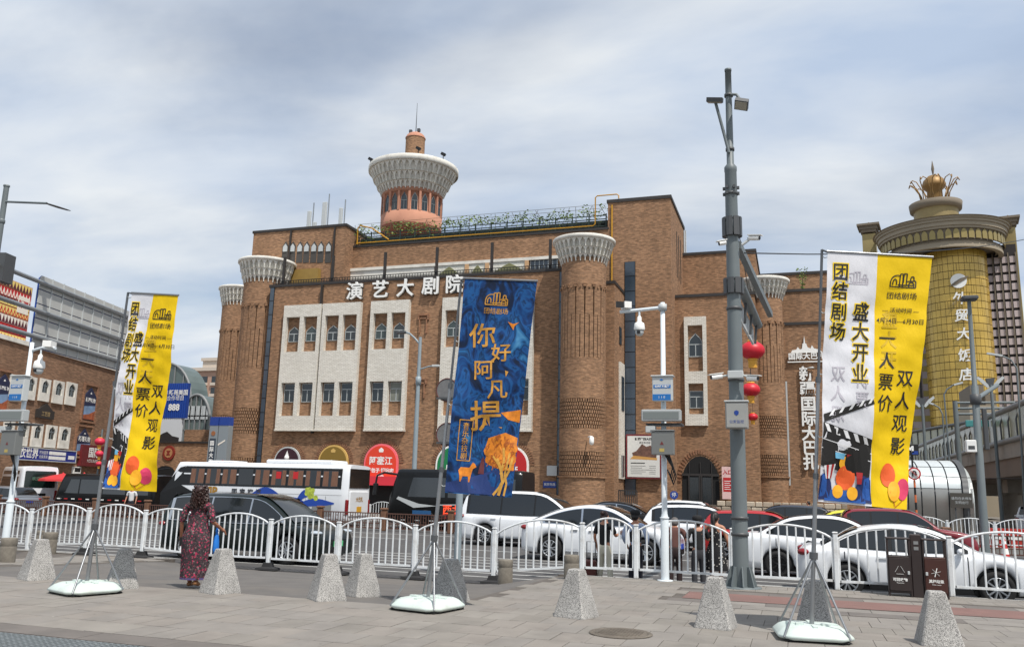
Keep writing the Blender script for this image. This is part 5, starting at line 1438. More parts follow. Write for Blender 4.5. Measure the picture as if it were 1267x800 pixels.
def wheel_meshes(r,style):
 k=(round(r,3),style)
 if k in _wheel_cache:return _wheel_cache[k]
 def lathe_y(mb,prof,n=24,m=0):
  rows=[[(q*cos(2*pi*j/n),yy,q*sin(2*pi*j/n))for j in range(n)]for q,yy in prof]
  mb.grid(rows,m,closed=True)
 t=MB(); lathe_y(t,[(r*.66,.09),(r*.93,.10),(r,.06),(r,-.06),(r*.95,-.105),(r*.70,-.112),(r*.66,-.09)])
 tm=t.mesh('tyre',M_TYRE)
 q=MB(); n=24
 lathe_y(q,[(r*.66,-.06),(r*.68,-.105),(r*.64,-.112),(r*.60,-.095),(r*.60,-.03)],m=0)
 lathe_y(q,[(r*.62,-.03),(.01,-.03)],m=1)
 ns=5 if style!='multi' else 10
 for i in range(ns):
  a=2*pi*i/ns
  for off in((-.16,.16)if style=='five' else(0,)):
   c_,s_=cos(a+off*.6),sin(a+off*.6); c2,s2=cos(a+off*1.6),sin(a+off*1.6)
   q.beam((r*.12*c_,-.075,r*.12*s_),(r*.63*c2,-.10,r*.63*s2),.05 if style=='five' else.04,.03,0)
 lathe_y(q,[(r*.17,-.03),(r*.17,-.085),(.01,-.10)],12,0)
 rm=q.mesh('rim',[M_RIMD if style=='steel' else M_RIM,M_TRIM])
 _wheel_cache[k]=(tm,rm); return tm,rm
def make_car(kind,label,cat,X,Y,rz,L,Wd,H,pm,wheel='five',rw=.33,group='cars on the road',z=ROAD_Z,roof_dark=False,plate=None,chrome=False,name='car',detail=2,suv_trim=False,M=None):
 K=KINDS[kind]; hw=Wd/2
 root=thing(name,label,cat,(X,Y,z),rz,group,M=M)
 fx=lambda f:(f-.5)*L
 fr=lambda x:x/L+.5
 deck=lambda x:sinterp(K['deck'],fr(x))*H
 roof=lambda x:sinterp(K['roof'],fr(x))*H
 wx=[fx(K['wheel'][0]),fx(K['wheel'][1])]
 ar=rw*1.17
 def zb(x):
  base=.20+.05*max(0,(abs(x)/(L/2)-.8)*5)+(.02 if suv_trim else 0)
  for w in wx:
   d=abs(x-w)
   if d<ar:base=max(base,rw+sqrt(ar*ar-d*d)*.98)
  return base
 def hwid(x):
  e=abs(fr(x)-.5)*2
  return hw*(1-.035*e**2-.16*max(0,(e-.86)/.14)**2.2)
 def section(x):
  w,b0,t=hwid(x),zb(x),deck(x)
  b0=min(b0,t-.10)
  zs=[(.0,b0),(.80,b0),(.955,b0+.035),(.985,b0+(t-b0)*.22),(1.0,b0+(t-b0)*.52),(.988,b0+(t-b0)*.80),(.955,t-.035),(.88,t-.006),(.5,t+.012),(0,t+.018)]
  return[(k*w,z_)for k,z_ in zs]
 xs=sorted(set([round(-L/2+L*i/36,4)for i in range(37)]+[round(w+ar*cos(a),4)for w in wx for a in[pi*i/14 for i in range(15)]]+[-L/2+.015,L/2-.015,-L/2+.06,L/2-.06]))
 b=MB(); rows=[]
 for x in xs:
  s=section(x); rows.append([(x,-y,z_)for y,z_ in s]+[(x,y,z_)for y,z_ in s[::-1][1:]])
 nn=len(rows[0])
 b.grid(rows,0,mfun=lambda i,j:1 if j in(0,nn-2)else 0)
 b.face(rows[0][::-1],0); b.face(rows[-1],0)
 b.box(-L/2+.25,L/2-.25,-hw*.78,hw*.78,.17,.24,1)
 for w in wx:b.box(w-ar,w+ar,-hw*.80,hw*.80,.2,rw+ar*.9,1)
 body=b.build('body',[pm,M_TRIM],root,merge=True,world=False)
 zbelt=lambda x:deck(x)-.025
 wb=hw*.925
 def gy(z_,x):
  return wb-max(0,z_-H*.6)*.30-.03*(abs(fr(x)-.45)*2)**2
 xr=[fx(p[0])for p in K['roof']]
 gs=[xr[0]+(xr[-1]-xr[0])*i/30 for i in range(31)]
 rows=[]
 for x in gs:
  zr=max(roof(x),zbelt(x)+.012); z0=zbelt(x); hgt=zr-z0
  y0,y1=gy(z0,x),gy(zr,x)
  pts=[(y0,z0),(y0+(y1-y0)*.6,z0+hgt*.6),(y0+(y1-y0)*.9-.01,z0+hgt*.9),(y1-.10,zr-hgt*.012),(y1*.55,zr+.012),(0,zr+.018)]
  rows.append([(x,-y,z_)for y,z_ in pts]+[(x,y,z_)for y,z_ in pts[::-1][1:]])
 b=MB(); b.grid(rows,0,mfun=(lambda i,j:1 if(roof_dark and 3<=j<=6 and 6<i<24)else 0))
 cab=b.build('cabin',[pm,M_TRIM],root,world=False)
 ga,gb_=fx(K['glass'][0]),fx(K['glass'][1])
 def band(mb,xa,xb,lo,hi,off,n,s):
  if 1:
   r0,r1=[],[]
   for i in range(n+1):
    x=xa+(xb-xa)*i/n
    zl=zbelt(x)+lo; zh=max(roof(x)-hi,zl+.004);
    r0.append((x,s*(gy(zl,x)+off),zl)); r1.append((x,s*(gy(zh,x)+off-.006*0),zh))
   mb.grid([r0,r1])
 for s in(-1,1):b=MB(); band(b,ga,gb_,.035,.075,.010,16,s); b.build('window_surround',M_CHROME if chrome else M_TRIM,cab,world=False)
 npan=3 if kind in('suv','mpv')else 2
 cuts={'sedan':(.03,.44,.97),'fastback':(.04,.45,.97),'suv':(.03,.28,.60,.97),'mpv':(.02,.36,.70,.97)}[kind]
 for i in range(npan):
  xa,xb=ga+(gb_-ga)*cuts[i]+.03,ga+(gb_-ga)*cuts[i+1]-.03
  for s in(-1,1):
   b=MB(); r0,r1=[],[]
   for k in range(9):
    x=xa+(xb-xa)*k/8; zl=zbelt(x)+.055; zh=max(roof(x)-.095,zl+.004)
    r0.append((x,s*(gy(zl,x)+.016),zl)); r1.append((x,s*(gy(zh,x)+.016),zh))
   b.grid([r0,r1]); b.build('side_window',M_CGLASS,cab,world=False)
 for nm,xa,xb in(('windscreen',xr[-1]-.05,xr[-3]+(xr[-4]-xr[-3])*.45),('rear_window',xr[0]+.06,xr[2]+(xr[3]-xr[2])*.1)):
  b=MB(); rws=[]
  for k in range(8):
   x=xa+(xb-xa)*k/7; zr=max(roof(x),zbelt(x)+.01); w=gy(zr,x)-.11
   d=.018
   rws.append([(x+(d if nm=='windscreen' else-d),w*q,zr+.02+d-abs(q)**2*.012)for q in(-1,-.6,-.2,.2,.6,1)])
  b.grid(rws); b.build(nm,M_CGLASS,cab,world=False)
 tm,rm=wheel_meshes(rw,wheel)
 for w in wx:
  for s in(-1,1):
   e=put('wheel',tm,root,T(w,s*(hw-.115),rw,0 if s<0 else pi)); put('rim',rm,e,Matrix.Identity(4))
 def blob(nm,c,sz,m):b=MB(); b.sphere((0,0,0),1,12,8,sz=sz); put(nm,b.mesh(nm,m),root,Matrix.Translation(c))
 zh=deck(L*.44)
 for s in(-1,1):
  blob('headlight',(L*.455,s*hw*.80,zh-.06),(.20,.14,.055),M_HEAD)
  blob('tail_light',(-L/2+.13,s*hw*.83,deck(-L*.47)-.10),(.15,.14,.075),M_TAIL)
  blob('mirror',(xr[-1]-.42,s*(wb+.10),zbelt(0)+.09),(.07,.11,.07),pm)
 if detail>1:
  def sy(x,z_):
   s_=section(x)
   for(ya,za),(yb,zb_)in zip(s_[2:],s_[3:]):
    if za<=z_<=zb_:return ya+(yb-ya)*(z_-za)/max(zb_-za,1e-6)
   return s_[4][0]
  b=MB()
  for f0,f1 in((cuts[1],0),(cuts[-1]+.02,0),(cuts[0]+.06 if npan==2 else cuts[1]-.0,0)):
   x=ga+(gb_-ga)*f0
   for s in(-1,1):
    pts=[(x,s*(sy(x,z_)+.004),z_)for z_ in[zb(x)+.06+(deck(x)-.05-zb(x)-.06)*k/6 for k in range(7)]]
    b.grid([[(p[0]-.011,p[1],p[2])for p in pts],[(p[0]+.011,p[1],p[2])for p in pts]])
  b.build('door_gaps',M_LINE,root,world=False,kind='stuff')
  for f in(cuts[1]-.07,cuts[-1]-.40 if npan==2 else cuts[-2]-.06+.0):
   x=ga+(gb_-ga)*f; z_=deck(x)-.14
   for s in(-1,1):
    b=MB(); b.cbox((x,s*(sy(x,z_)+.015),z_),(.20,.035,.035)); b.build('door_handle',M_CHROME if chrome else pm,root,world=False)
  for s in(-1,1):
   b=MB(); b.beam((wx[0]+ar+.05,s*(hw-.015),.25),(wx[1]-ar-.05,s*(hw-.015),.25),.05,.10); b.build('sill_trim',M_TRIM if not chrome else M_CHROME,root,world=False)
  b=MB(); b.bevbox(L/2-.10,L/2+.004,-hw*.55,hw*.55,.28,.48,.02); b.build('grille',M_TRIM,root,world=False)
  b=MB(); b.bevbox(-L/2-.004,-L/2+.10,-hw*.6,hw*.6,.26,.40,.02); b.build('bumper_insert',M_TRIM,root,world=False)
  b=MB(); b.box(L/2-.02,L/2+.03,-.22,.22,.46,.60); b.build('number_plate',plate or M_PLATEB,root,world=False)
  b=MB(); b.box(-L/2-.03,-L/2+.02,-.22,.22,.62,.76); b.build('number_plate',plate or M_PLATEB,root,world=False)
 return root
def lane(px,near):
 return XY(px,660,near)[0]
G_RT='vehicles heading right in the near lanes'; G_LT='vehicles heading left in the far lanes'
make_car('sedan','white sedan right behind the litter bins, nearest car to the fence','car',2.33,20.72,0,4.72,1.82,1.50,P_WHITE,'multi',.335,G_RT)
dm=make_car('sedan','white sedan with a dented rear door and black steel wheels','car',.86,24.4,0,4.7,1.82,1.60,P_WHITE,'steel',.335,G_RT,roof_dark=True)
b=MB(); b.face([(-.95,-.935,.42),(-.72,-.93,.40),(-.55,-.94,.62),(-.60,-.935,.86),(-.78,-.94,.80),(-.70,-.935,.66)]); b.face([(-.78,-.945,.84),(-.52,-.94,.80),(-.50,-.94,.94),(-.64,-.945,.98)]); b.build('crash_tear',M_LINE,dm,world=False)
b=MB(); b.face([(-.98,-.945,.50),(-.84,-.948,.44),(-.72,-.945,.66),(-.82,-.95,.72)]); b.face([(-.60,-.95,.56),(-.44,-.94,.70),(-.50,-.945,.80),(-.58,-.95,.72)]); b.build('bent_panel',P_SILVER,dm,world=False)
make_car('fastback','white fastback car behind the woman with the suitcase','car',-5.66,26.2,0,4.75,1.88,1.64,P_WHITE,'five',.36,G_RT,chrome=True)
make_car('mpv','large white people carrier partly behind the blue banner','minivan',-9.5,31.4,0,5.3,1.95,1.98,P_WHITE,'multi',.37,G_RT)
make_car('mpv','black people carrier behind the fence beside the woman in the long dress','minivan',-14.15,20.6,0,5.1,1.95,1.74,P_DGREEN,'multi',.35,G_RT,plate=M_PLATEG,chrome=True)
make_car('suv','white crossover behind the people at the fence','car',-3.35,33.6,0,4.7,1.86,1.64,P_WHITE,'five',.35,G_RT)
make_car('suv','bright red hatchback half hidden by the tall grey pole','car',-1.0,30.1,0,4.35,1.8,1.56,P_RED,'five',.34,G_RT)
make_car('suv','dark red crossover behind the nearest white sedan','car',3.45,33.4,0,4.5,1.85,1.72,P_DRED,'five',.35,G_RT)
make_car('sedan','lime yellow car behind the dark red crossover','car',2.3,36.0,0,4.6,1.8,1.62,P_LIME,'multi',.33,G_RT,detail=1)
make_car('sedan','black saloon with a chrome window line behind the white fastback','car',-8.6,41.0,pi,4.9,1.86,1.62,P_BLACK,'multi',.34,G_LT,chrome=True,detail=1)
make_car('suv','small white car before the poster board of the theatre','car',-6.2,45.0,pi,4.5,1.84,1.72,P_WHITE,'five',.34,G_LT,detail=1)
make_car('suv','dark blue crossover with pale roof before the rubble wall','car',-.7,39.8,pi,4.6,1.86,1.70,paint('navy',(44,50,62)),'five',.35,G_LT,detail=1)
make_car('suv','grey crossover at the left edge in front of the white minibus','car',-44.5,38.8,pi,4.9,1.88,1.5,P_GREY,'multi',.34,G_LT)
for i,(x,y,lb)in enumerate(((13.6,60,'left of two white parked cars under the elevated road'),(15.3,58,'right of two white parked cars under the elevated road'))):
 make_car('suv',lb,'car',x,y,R(75),4.6,1.86,1.7,P_WHITE,'five',.34,'parked cars under the elevated road',detail=1,z=-.2)
# ------------ buses: built nose towards +x, then turned
M_CURT=mat('brown_curtain',(118,84,66),.6,var=.35,vs=9,stretch=(6,6,.3)); M_BWHITE=paint('coach_white',(228,231,234)); M_BGL=mat('bus_glass',(26,28,30),.08,spec=.9)
def bus_body(L,W_,H,zb=.32,nose=.25,rake=.35,r=.16):
 """rounded box; rake: how far the windscreen leans back"""
 prof=[]
 hw=W_/2
 sec=[(hw*.96,zb),(hw,zb+.12),(hw,H*.55),(hw-.03,H*.80),(hw-.07,H-r*1.2),(hw-r*.9,H-.03),(hw*.5,H+.01),(0,H+.02)]
 rows=[]
 for f,k,sh in((0,.90,0),(.012,.97,0),(.04,1,0),(.5,1,0),(.93,1,.3),(.975,.97,.75),(1.0,.86,1.0)):
  x=(f-.5)*L
  half=[(x-sh*rake*max(0,(z_-H*.38)/(H*.62))*1.0-.0,y*k,z_ if f>.02 else zb+(z_-zb)*.985)for y,z_ in sec]
  rows.append([(x_,-y,z_)for x_,y,z_ in half]+[(x_,y,z_)for x_,y,z_ in half[::-1][1:]])
 return rows,sec
def side(mb,rects,hw,off=.012,m=0,both=True):
 pass
def sy_bus(z_,W_,H):
 hw=W_/2
 return interp([(0,hw),(H*.55,hw),(H*.80,hw-.03),(H-.19,hw-.07)],z_)
def panel_on(mb,pts,W_,H,s,off,m=0):
 """a flat patch on side s (+1 left, -1 right) of the bus from (x, z) points"""
 mb.face([(x,s*(sy_bus(z_,W_,H)+off),z_)for x,z_ in pts],m)
L,W_,H=11.6,2.5,3.12
x_rear=XY(430,600,39.0)[0]
coach=thing('coach','white tour coach lettered VIP with blue ribbons and brown curtains','bus',(x_rear-L/2,39.0+W_/2,ROAD_Z),pi,G_LT)
rows,sec=bus_body(L,W_,H,rake=1.1)
b=MB(); b.grid(rows); b.face(rows[0][::-1]); b.face(rows[-1]); b.build('body',M_BWHITE,coach,world=False)
b=MB()
zq0,zq1=H*.60,H*.925
S_=1
for s in(-1,1):
 b=MB(); panel_on(b,[(-L/2+.35,zq0),(L/2-1.45,zq0),(L/2-1.20,H*.70),(L/2-1.62,zq1),(-L/2+.35,zq1)],W_,H,s,.012); b.build('window_band',M_TRIM,coach,world=False)
for s in(-1,1):b=MB(); panel_on(b,[(L/2-1.47,zq0-.02),(L/2-2.9,H*.40),(L/2-.8,.46),(L/2-.18,.46),(L/2-.12,H*.45),(L/2-.75,H*.72),(L/2-1.25,H*.90),(L/2-1.58,zq1)],W_,H,s,.010); b.build('front_black',M_TRIM,coach,world=False)
wx_=[-L/2+.5+i*1.02 for i in range(10)]
for i in range(9):
 xa,xb=wx_[i]+.06,wx_[i+1]-.06
 for s in(-1,1):
  b=MB(); panel_on(b,[(xa,zq0+.08),(xb,zq0+.08),(xb,zq1-.10),(xa,zq1-.10)],W_,H,s,.018); w_=b.build('window',M_BGL,coach,world=False)
  if i not in(5,):
   b=MB(); w=xb-xa
   for u0,u1 in(((.02,.30),(.70,.98))if i%2 else((.02,.45),(.62,.98))):panel_on(b,[(xa+w*u0,zq0+.12),(xa+w*u1,zq0+.12),(xa+w*(u1-.02),zq1-.14),(xa+w*(u0+.01),zq1-.14)],W_,H,s,.021)
   b.build('curtain',M_CURT,w_,world=False)
  if i in(2,3):
   b=MB(); panel_on(b,[(xa+.32,zq0+.45),(xb-.28,zq0+.45),(xb-.28,zq1-.2),(xa+.32,zq1-.2)],W_,H,s,.0225); b.build('red_seat',M_RED,w_,world=False)
b=MB(); b.bevbox(-L/2+1.2,L/2-6.4,-.85,.85,H-.01,H+.20,.06); b.build('roof_unit',M_BWHITE,coach,world=False)
b=MB(); b.bevbox(L/2-4.2,L/2-2.6,-.7,.7,H-.01,H+.10,.04); b.build('roof_hatch',M_BWHITE,coach,world=False)
def bus_text(root,nm,body,x,z_,size,m,W_,H,s=1,flip=True,bold=.01,spacing=1.0):
 """words on the side that faces the viewer: reading direction is -x on the left side"""
 b=MB(); d_=-1 if s>0 else 1
 add_text(b,body,lambda u,v,d:(x+d_*u,s*(sy_bus(z_,W_,H)+.016),z_+v),size=size,bold=bold,align='LEFT',spacing=spacing)
 return b.build(nm,m,root,world=False)
M_VIP=mat('gold_letter',(176,132,58),.4,metal=.3); M_BLT=mat('dark_letter',(52,54,60),.5)
bus_text(coach,'vip_lettering','VIP',L/2-2.95,H*.50,.62,M_VIP,W_,H,bold=.03)
bus_text(coach,'name_lettering','国 宾 旅 汽',L/2-4.7,H*.50,.36,M_BLT,W_,H,spacing=1.1)
b=MB()
def ribbon(pts,w0=.05,w1=.16,m=0):
 w1*=1.35
 n=len(pts); up,dn=[],[]
 for i,(x,z_)in enumerate(pts):
  w=w0+(w1-w0)*sin(pi*i/(n-1)); up.append((x,z_+w)); dn.append((x,z_-w))
 for i in range(n-1):panel_on(b,[dn[i],dn[i+1],up[i+1],up[i]],W_,H,1,.016)
xr_=-L/2
ribbon([(xr_+5.9-t*2.0,H*.40+.38*sin(pi*t*.9)+t*.05)for t in[i/10 for i in range(11)]])
ribbon([(xr_+4.0-t*.8,H*.46-.5*t)for t in[i/5 for i in range(6)]])
ribbon([(xr_+4.1-t*1.6,H*.28+.2*sin(3.1*t)+.3*t)for t in[i/8 for i in range(9)]],.04,.12)
ribbon([(xr_+3.0-t*.95,H*.34+.55*sin(2.2*t))for t in[i/8 for i in range(9)]])
ribbon([(xr_+3.0-t*2.3,H*.30+.10*sin(4*t)+.28*t)for t in[i/10 for i in range(11)]],.03,.14)
b.build('blue_ribbon',mat('ribbon_blue',(32,70,160),.4),coach,world=False,kind='stuff')
b=MB(); rg=random.Random(2)
for i in range(14):
 cx_,cz_=xr_+2.05+rg.uniform(-.3,.3),H*.50+rg.uniform(-.2,.25); panel_on(b,[(cx_+.13*cos(a),cz_+.13*sin(a))for a in[k*pi/4 for k in range(8)]],W_,H,1,.016+i*.0004)
b.build('grape_emblem',mat('grape_green',(176,190,70),.5,var=.4,vs=9),coach,world=False)
b=MB(); panel_on(b,[(xr_+2.1,.5),(xr_+.85,.5),(xr_+.85,1.12),(xr_+1.9,1.12)],W_,H,1,.014); b.build('side_grille',M_GREY,coach,world=False)
b=MB()
for i in range(9):panel_on(b,[(xr_+1.2+i*1.15,.45),(xr_+1.215+i*1.15,.45),(xr_+1.215+i*1.15,1.5),(xr_+1.2+i*1.15,1.5)],W_,H,1,.012)
panel_on(b,[(xr_+.3,1.55),(L/2-3.0,1.55),(L/2-3.0,1.562),(xr_+.3,1.562)],W_,H,1,.012)
b.build('hatch_gaps',M_LINE,coach,world=False,kind='stuff')
b=MB(); b.box(-L/2-.03,-L/2+.05,-W_/2+.2,W_/2-.2,H*.62,H*.93); b.build('rear_window',M_BGL,coach,world=False)
b=MB(); b.bevbox(-L/2-.05,-L/2+.1,-W_/2+.25,W_/2-.25,.5,H*.57,.04); ec=b.build('engine_cover',M_BWHITE,coach,world=False)
b=MB(); add_text(b,'大巴扎',lambda u,v,d:(-L/2-.056,-u,H*.43+v),size=.26,bold=.01); b.build('rear_lettering',M_VIP,ec,world=False)
b=MB(); b.box(-L/2-.06,-L/2-.051,-.25,.25,.72,1.0); b.build('number_plate',mat('yellow_plate',(216,160,40),.5),ec,world=False)
for s in(-1,1):
 b=MB(); b.bevbox(-L/2-.03,-L/2+.12,s*(W_/2-.12)-.09,s*(W_/2-.12)+.09,.6,1.35,.03); b.build('tail_light',M_TAIL,coach,world=False)
 b=MB(); b.tube([(L/2-.5,s*(W_/2-.1),H*.88),(L/2+.25,s*(W_/2+.15),H*.84),(L/2+.3,s*(W_/2+.18),H*.70)],.04,6); b.bevbox(L/2+.2,L/2+.36,s*(W_/2+.18)-.1,s*(W_/2+.18)+.1,H*.52,H*.70,.03); b.build('mirror',M_TRIM,coach,world=False)
tm,rm=wheel_meshes(.5,'steel')
for x in(-L/2+3.1,L/2-2.6):
 for s in(-1,1):
  e=put('wheel',tm,coach,T(x,s*(W_/2-.10),.5,pi if s>0 else 0)); put('rim',rm,e)
  b=MB(); b.prism([(.62*cos(a),.62*sin(a))for a in[k*pi/10 for k in range(11)]]+[(-.62,-.2),(.62,-.2)],lambda u,v,d:(x+u,s*(W_/2+d),.52+v),-.03,.008); b.build('wheel_arch',M_TRIM,coach,world=False)
L2,W2,H2=7.1,2.4,2.95
xl=XY(478,600,39.2)[0]
bb_=thing('minibus','black bus with a red lit word board behind the blue banner','bus',(xl+L2/2,39.2+W2/2,ROAD_Z),pi,G_LT)
rows,sec=bus_body(L2,W2,H2,rake=.55)
b=MB(); b.grid(rows); b.face(rows[0][::-1]); b.face(rows[-1]); b.build('body',P_BLACK,bb_,world=False)
zq0,zq1=H2*.54,H2*.86
for i,(xa,xb)in enumerate(((L2/2-3.2,L2/2-1.0-.2),(L2/2-4.9,L2/2-3.35),(L2/2-6.8,L2/2-5.05))):
 for s in(-1,1):
  b=MB(); panel_on(b,[(xa,zq0),(xb,zq0),(xb-(.25 if i==0 else 0),zq1),(xa,zq1)],W2,H2,s,.014); b.build('window',mat('bus_window_grey',(48,52,56),.1,spec=.9),bb_,world=False)
b=MB(); b.bevbox(-L2/2+1.5,L2/2-3.6,-.8,.8,H2-.01,H2+.24,.06); b.build('roof_unit',P_BLACK,bb_,world=False)
b=MB(); panel_on(b,[(L2/2-2.8,H2*.40),(L2/2-1.55,H2*.36),(L2/2-.6,H2*.50),(L2/2-.7,H2*.54),(L2/2-1.8,H2*.43)],W2,H2,1,.016)
panel_on(b,[(L2/2-2.9,H2*.41),(L2/2-6.8,H2*.46),(L2/2-6.8,H2*.475),(L2/2-2.8,H2*.425)],W2,H2,1,.016); b.build('silver_slash',M_LGREY,bb_,world=False)
led=MB(); panel_on(led,[(L2/2-2.95-.0,H2*.20),(L2/2-6.7,H2*.20),(L2/2-6.7,H2*.405),(L2/2-2.95,H2*.405)],W2,H2,1,.015); led.build('word_board',M_BLACK,bb_,world=False)
M_LED=mat('red_led',(220,70,40),.5,emit=(255,80,40),estr=.8)
bus_text(bb_,'lit_words','西北社区转市',L2/2-3.1,H2*.335,.50,M_LED,W2,H2,bold=.01)
bus_text(bb_,'lit_words','欢迎乘坐本次车',L2/2-3.1,H2*.235,.24,mat('dim_red_led',(130,40,36),.5,emit=(160,40,30),estr=.25),W2,H2)
b=MB(); panel_on(b,[(L2/2-1.5,H2*.24),(L2/2-2.5,H2*.24),(L2/2-2.5,H2*.32),(L2/2-1.5,H2*.32)],W2,H2,1,.016); b.build('blue_sticker',mat('sticker_blue',(34,84,130),.5),bb_,world=False)
b=MB()
for i in range(8):panel_on(b,[(L2/2-.9-i*.75,H2*.15),(L2/2-1.15-i*.75,H2*.15),(L2/2-1.15-i*.75,H2*.165),(L2/2-.9-i*.75,H2*.165)],W2,H2,1,.016)
b.build('reflectors',M_LGREY,bb_,world=False,kind='stuff')
b=MB(); b.tube([(L2/2-.6,1.05,H2*.9),(L2/2+.1,1.25,H2*.93),(L2/2+.45,1.35,H2*.88),(L2/2+.5,1.38,H2*.74)],.055,7); b.bevbox(L2/2+.4,L2/2+.6,1.25,1.5,H2*.55,H2*.75,.03); b.build('mirror',M_TRIM,bb_,world=False)
for x in(-L2/2+2.3,L2/2-2.2):
 for s in(-1,1):e=put('wheel',tm,bb_,T(x,s*(W2/2-.10),.5,pi if s>0 else 0)); put('rim',rm,e)
L3,W3,H3=7.3,2.1,2.35
xl=XY(66,600,40.0)[0]
bv=thing('minibus','long black minibus with red and white reflectors behind the left banner','bus',(xl+L3/2,40+W3/2,ROAD_Z),pi,G_LT)
rows,sec=bus_body(L3,W3,H3,rake=.7)
b=MB(); b.grid(rows); b.face(rows[0][::-1]); b.face(rows[-1]); b.build('body',P_BLACK,bv,world=False)
for i,(xa,xb)in enumerate(((L3/2-1.9,L3/2-.95),(L3/2-3.6,L3/2-2.0),(L3/2-5.3,L3/2-3.7),(L3/2-6.9,L3/2-5.4))):
 for s in(-1,1):
  b=MB(); panel_on(b,[(xa,H3*.52),(xb,H3*.52),(xb-(.3 if i==0 else 0),H3*.86),(xa,H3*.86)],W3,H3,s,.014); b.build('window',MATS['bus_window_grey'],bv,world=False)
b=MB()
for i in range(13):panel_on(b,[(L3/2-.4-i*.53,H3*.37),(L3/2-.66-i*.53,H3*.37),(L3/2-.66-i*.53,H3*.395),(L3/2-.4-i*.53,H3*.395)],W3,H3,1,.014,i%2)
b.build('reflectors',[M_LETTER,M_RED],bv,world=False,kind='stuff')
tm4,rm4=wheel_meshes(.40,'steel')
for x in(-L3/2+1.6,L3/2-1.3):
 for s in(-1,1):e=put('wheel',tm4,bv,T(x,s*(W3/2-.10),.4,pi if s>0 else 0)); put('rim',rm4,e)
L4,W4,H4=7.0,2.2,2.75
pr=atY(47,600,42.0)
wv=thing('minibus','white minibus seen from its dark rear window at the left edge','bus',(pr.x-3.0,pr.y+2.0,ROAD_Z),R(148),G_LT)
rows,sec=bus_body(L4,W4,H4,rake=.6)
b=MB(); b.grid(rows); b.face(rows[0][::-1]); b.face(rows[-1]); b.build('body',M_BWHITE,wv,world=False)
b=MB()
for s in(-1,1):panel_on(b,[(-L4/2+.75,H4*.54),(L4/2-.6,H4*.54),(L4/2-1.0,H4*.9),(-L4/2+.75,H4*.9)],W4,H4,s,.012)
b.build('window_band',M_BGL,wv,world=False)
b=MB(); b.bevbox(-L4/2-.04,-L4/2+.1,-W4/2+.22,W4/2-.22,H4*.52,H4*.90,.05); b.build('rear_window',mat('green_black_glass',(22,36,32),.1,spec=.9),wv,world=False)
b=MB(); add_text(b,'欢迎乘坐',lambda u,v,d:(-L4/2-.045,-u,H4*.72+v),size=.24); b.build('rear_lettering',mat('dull_green_letter',(86,130,110),.5),wv,world=False)
b=MB(); b.bevbox(-L4/2-.05,-L4/2+.05,-.4,.4,.95,1.1,.02); b.build('rear_handle',M_TRIM,wv,world=False)
b=MB(); panel_on(b,[(-L4/2+.9,H4*.36),(L4/2-1.2,H4*.36),(L4/2-1.2,H4*.40),(-L4/2+.9,H4*.40)],W4,H4,1,.014); b.build('gold_stripe',M_VIP,wv,world=False)
for s in(-1,1):
 b=MB(); b.bevbox(-L4/2-.03,-L4/2+.12,s*(W4/2-.14)-.08,s*(W4/2-.14)+.08,.7,1.3,.03); b.build('tail_light',M_TAIL,wv,world=False)
for x in(-L4/2+1.6,L4/2-1.3):
 for s in(-1,1):e=put('wheel',tm4,wv,T(x,s*(W4/2-.10),.4,pi if s>0 else 0)); put('rim',rm4,e)
# ------------ white arched fence along the kerb
YF=18.3
fence=thing('roadside_fence','long white fence of arched panels between pavement and street','fence',(-6,YF,-.3))
M_FOOT=mat('black_rubber_foot',(40,40,41),.85,var=.15,vs=5)
M_POST=mat('white_post_paint',(220,224,226),.45,var=.05,vs=3,dirt=(150,140,126),ds=3.2)
_bar={}
fj=random.Random(21)
def fence_panel(parent,x0,x1,y,z0,z1,nb=10,zr=.17,zend=.95,ztop=1.20,post_m=M_POST,rail_r=.022,side_z=.97):
 """panel from post to post; z0, z1: ground at its ends"""
 y+=fj.uniform(-.02,.02); z0+=fj.uniform(-.012,.012); z1+=fj.uniform(-.012,.012)
 def g(t):return z0+(z1-z0)*t
 def arc(t):return side_z+(ztop-side_z)*(1-(2*t-1)**2)**.85
 a,w=x0+.06,x1-x0-.12
 b=MB(); b.tube([(a+w*i/14,y,g(i/14)+arc(i/14))for i in range(15)],rail_r,7)
 pn=b.build('fence_panel',post_m,parent)
 b=MB(); b.beam((a,y,g(0)+zr),(a+w,y,g(1)+zr),.035,.045); b.build('bottom_rail',post_m,pn)
 for e in(0,1):
  b=MB(); b.beam((a+w*e,y,g(e)+zr-.02),(a+w*e,y,g(e)+side_z),.035); b.build('end_bar',post_m,pn)
 for i in range(1,nb+1):
  t=i/(nb+1)
  h=arc(t)-zr
  key=round(h,2)
  if key not in _bar:
   m=MB(); m.bevbox(-.017,.017,-.015,.015,0,key,.006); _bar[key]=m.mesh('bar',post_m)
  put('bar',_bar[key],pn,T(a+w*t,y,g(t)+zr),world=True)
 return pn
posts=[(36,0),(107.5,1),(178,1),(254,1),(334.5,1),(419,1),(514,1),(612,1),(720.5,0),(787,2),(906,0),(1033,0),(1173,0)]
PX=[XY(p,660,YF)[0]for p,_ in posts]
PX=[2*PX[0]-PX[1],]+PX+[2*PX[-1]-PX[-2]]
FT=[0]+[k for _,k in posts]+[0]
def gz_f(x,k):return zt(x,17.9)-(.0 if k!=1 else.02)
pm_=MB(); pm_.bevbox(-.045,.045,-.045,.045,0,1.06,.012); post_m0=pm_.mesh('post',M_POST)
pm_=MB(); pm_.bevbox(-.055,.055,-.055,.055,0,.035,.015); cap_m0=pm_.mesh('post_cap',M_POST)
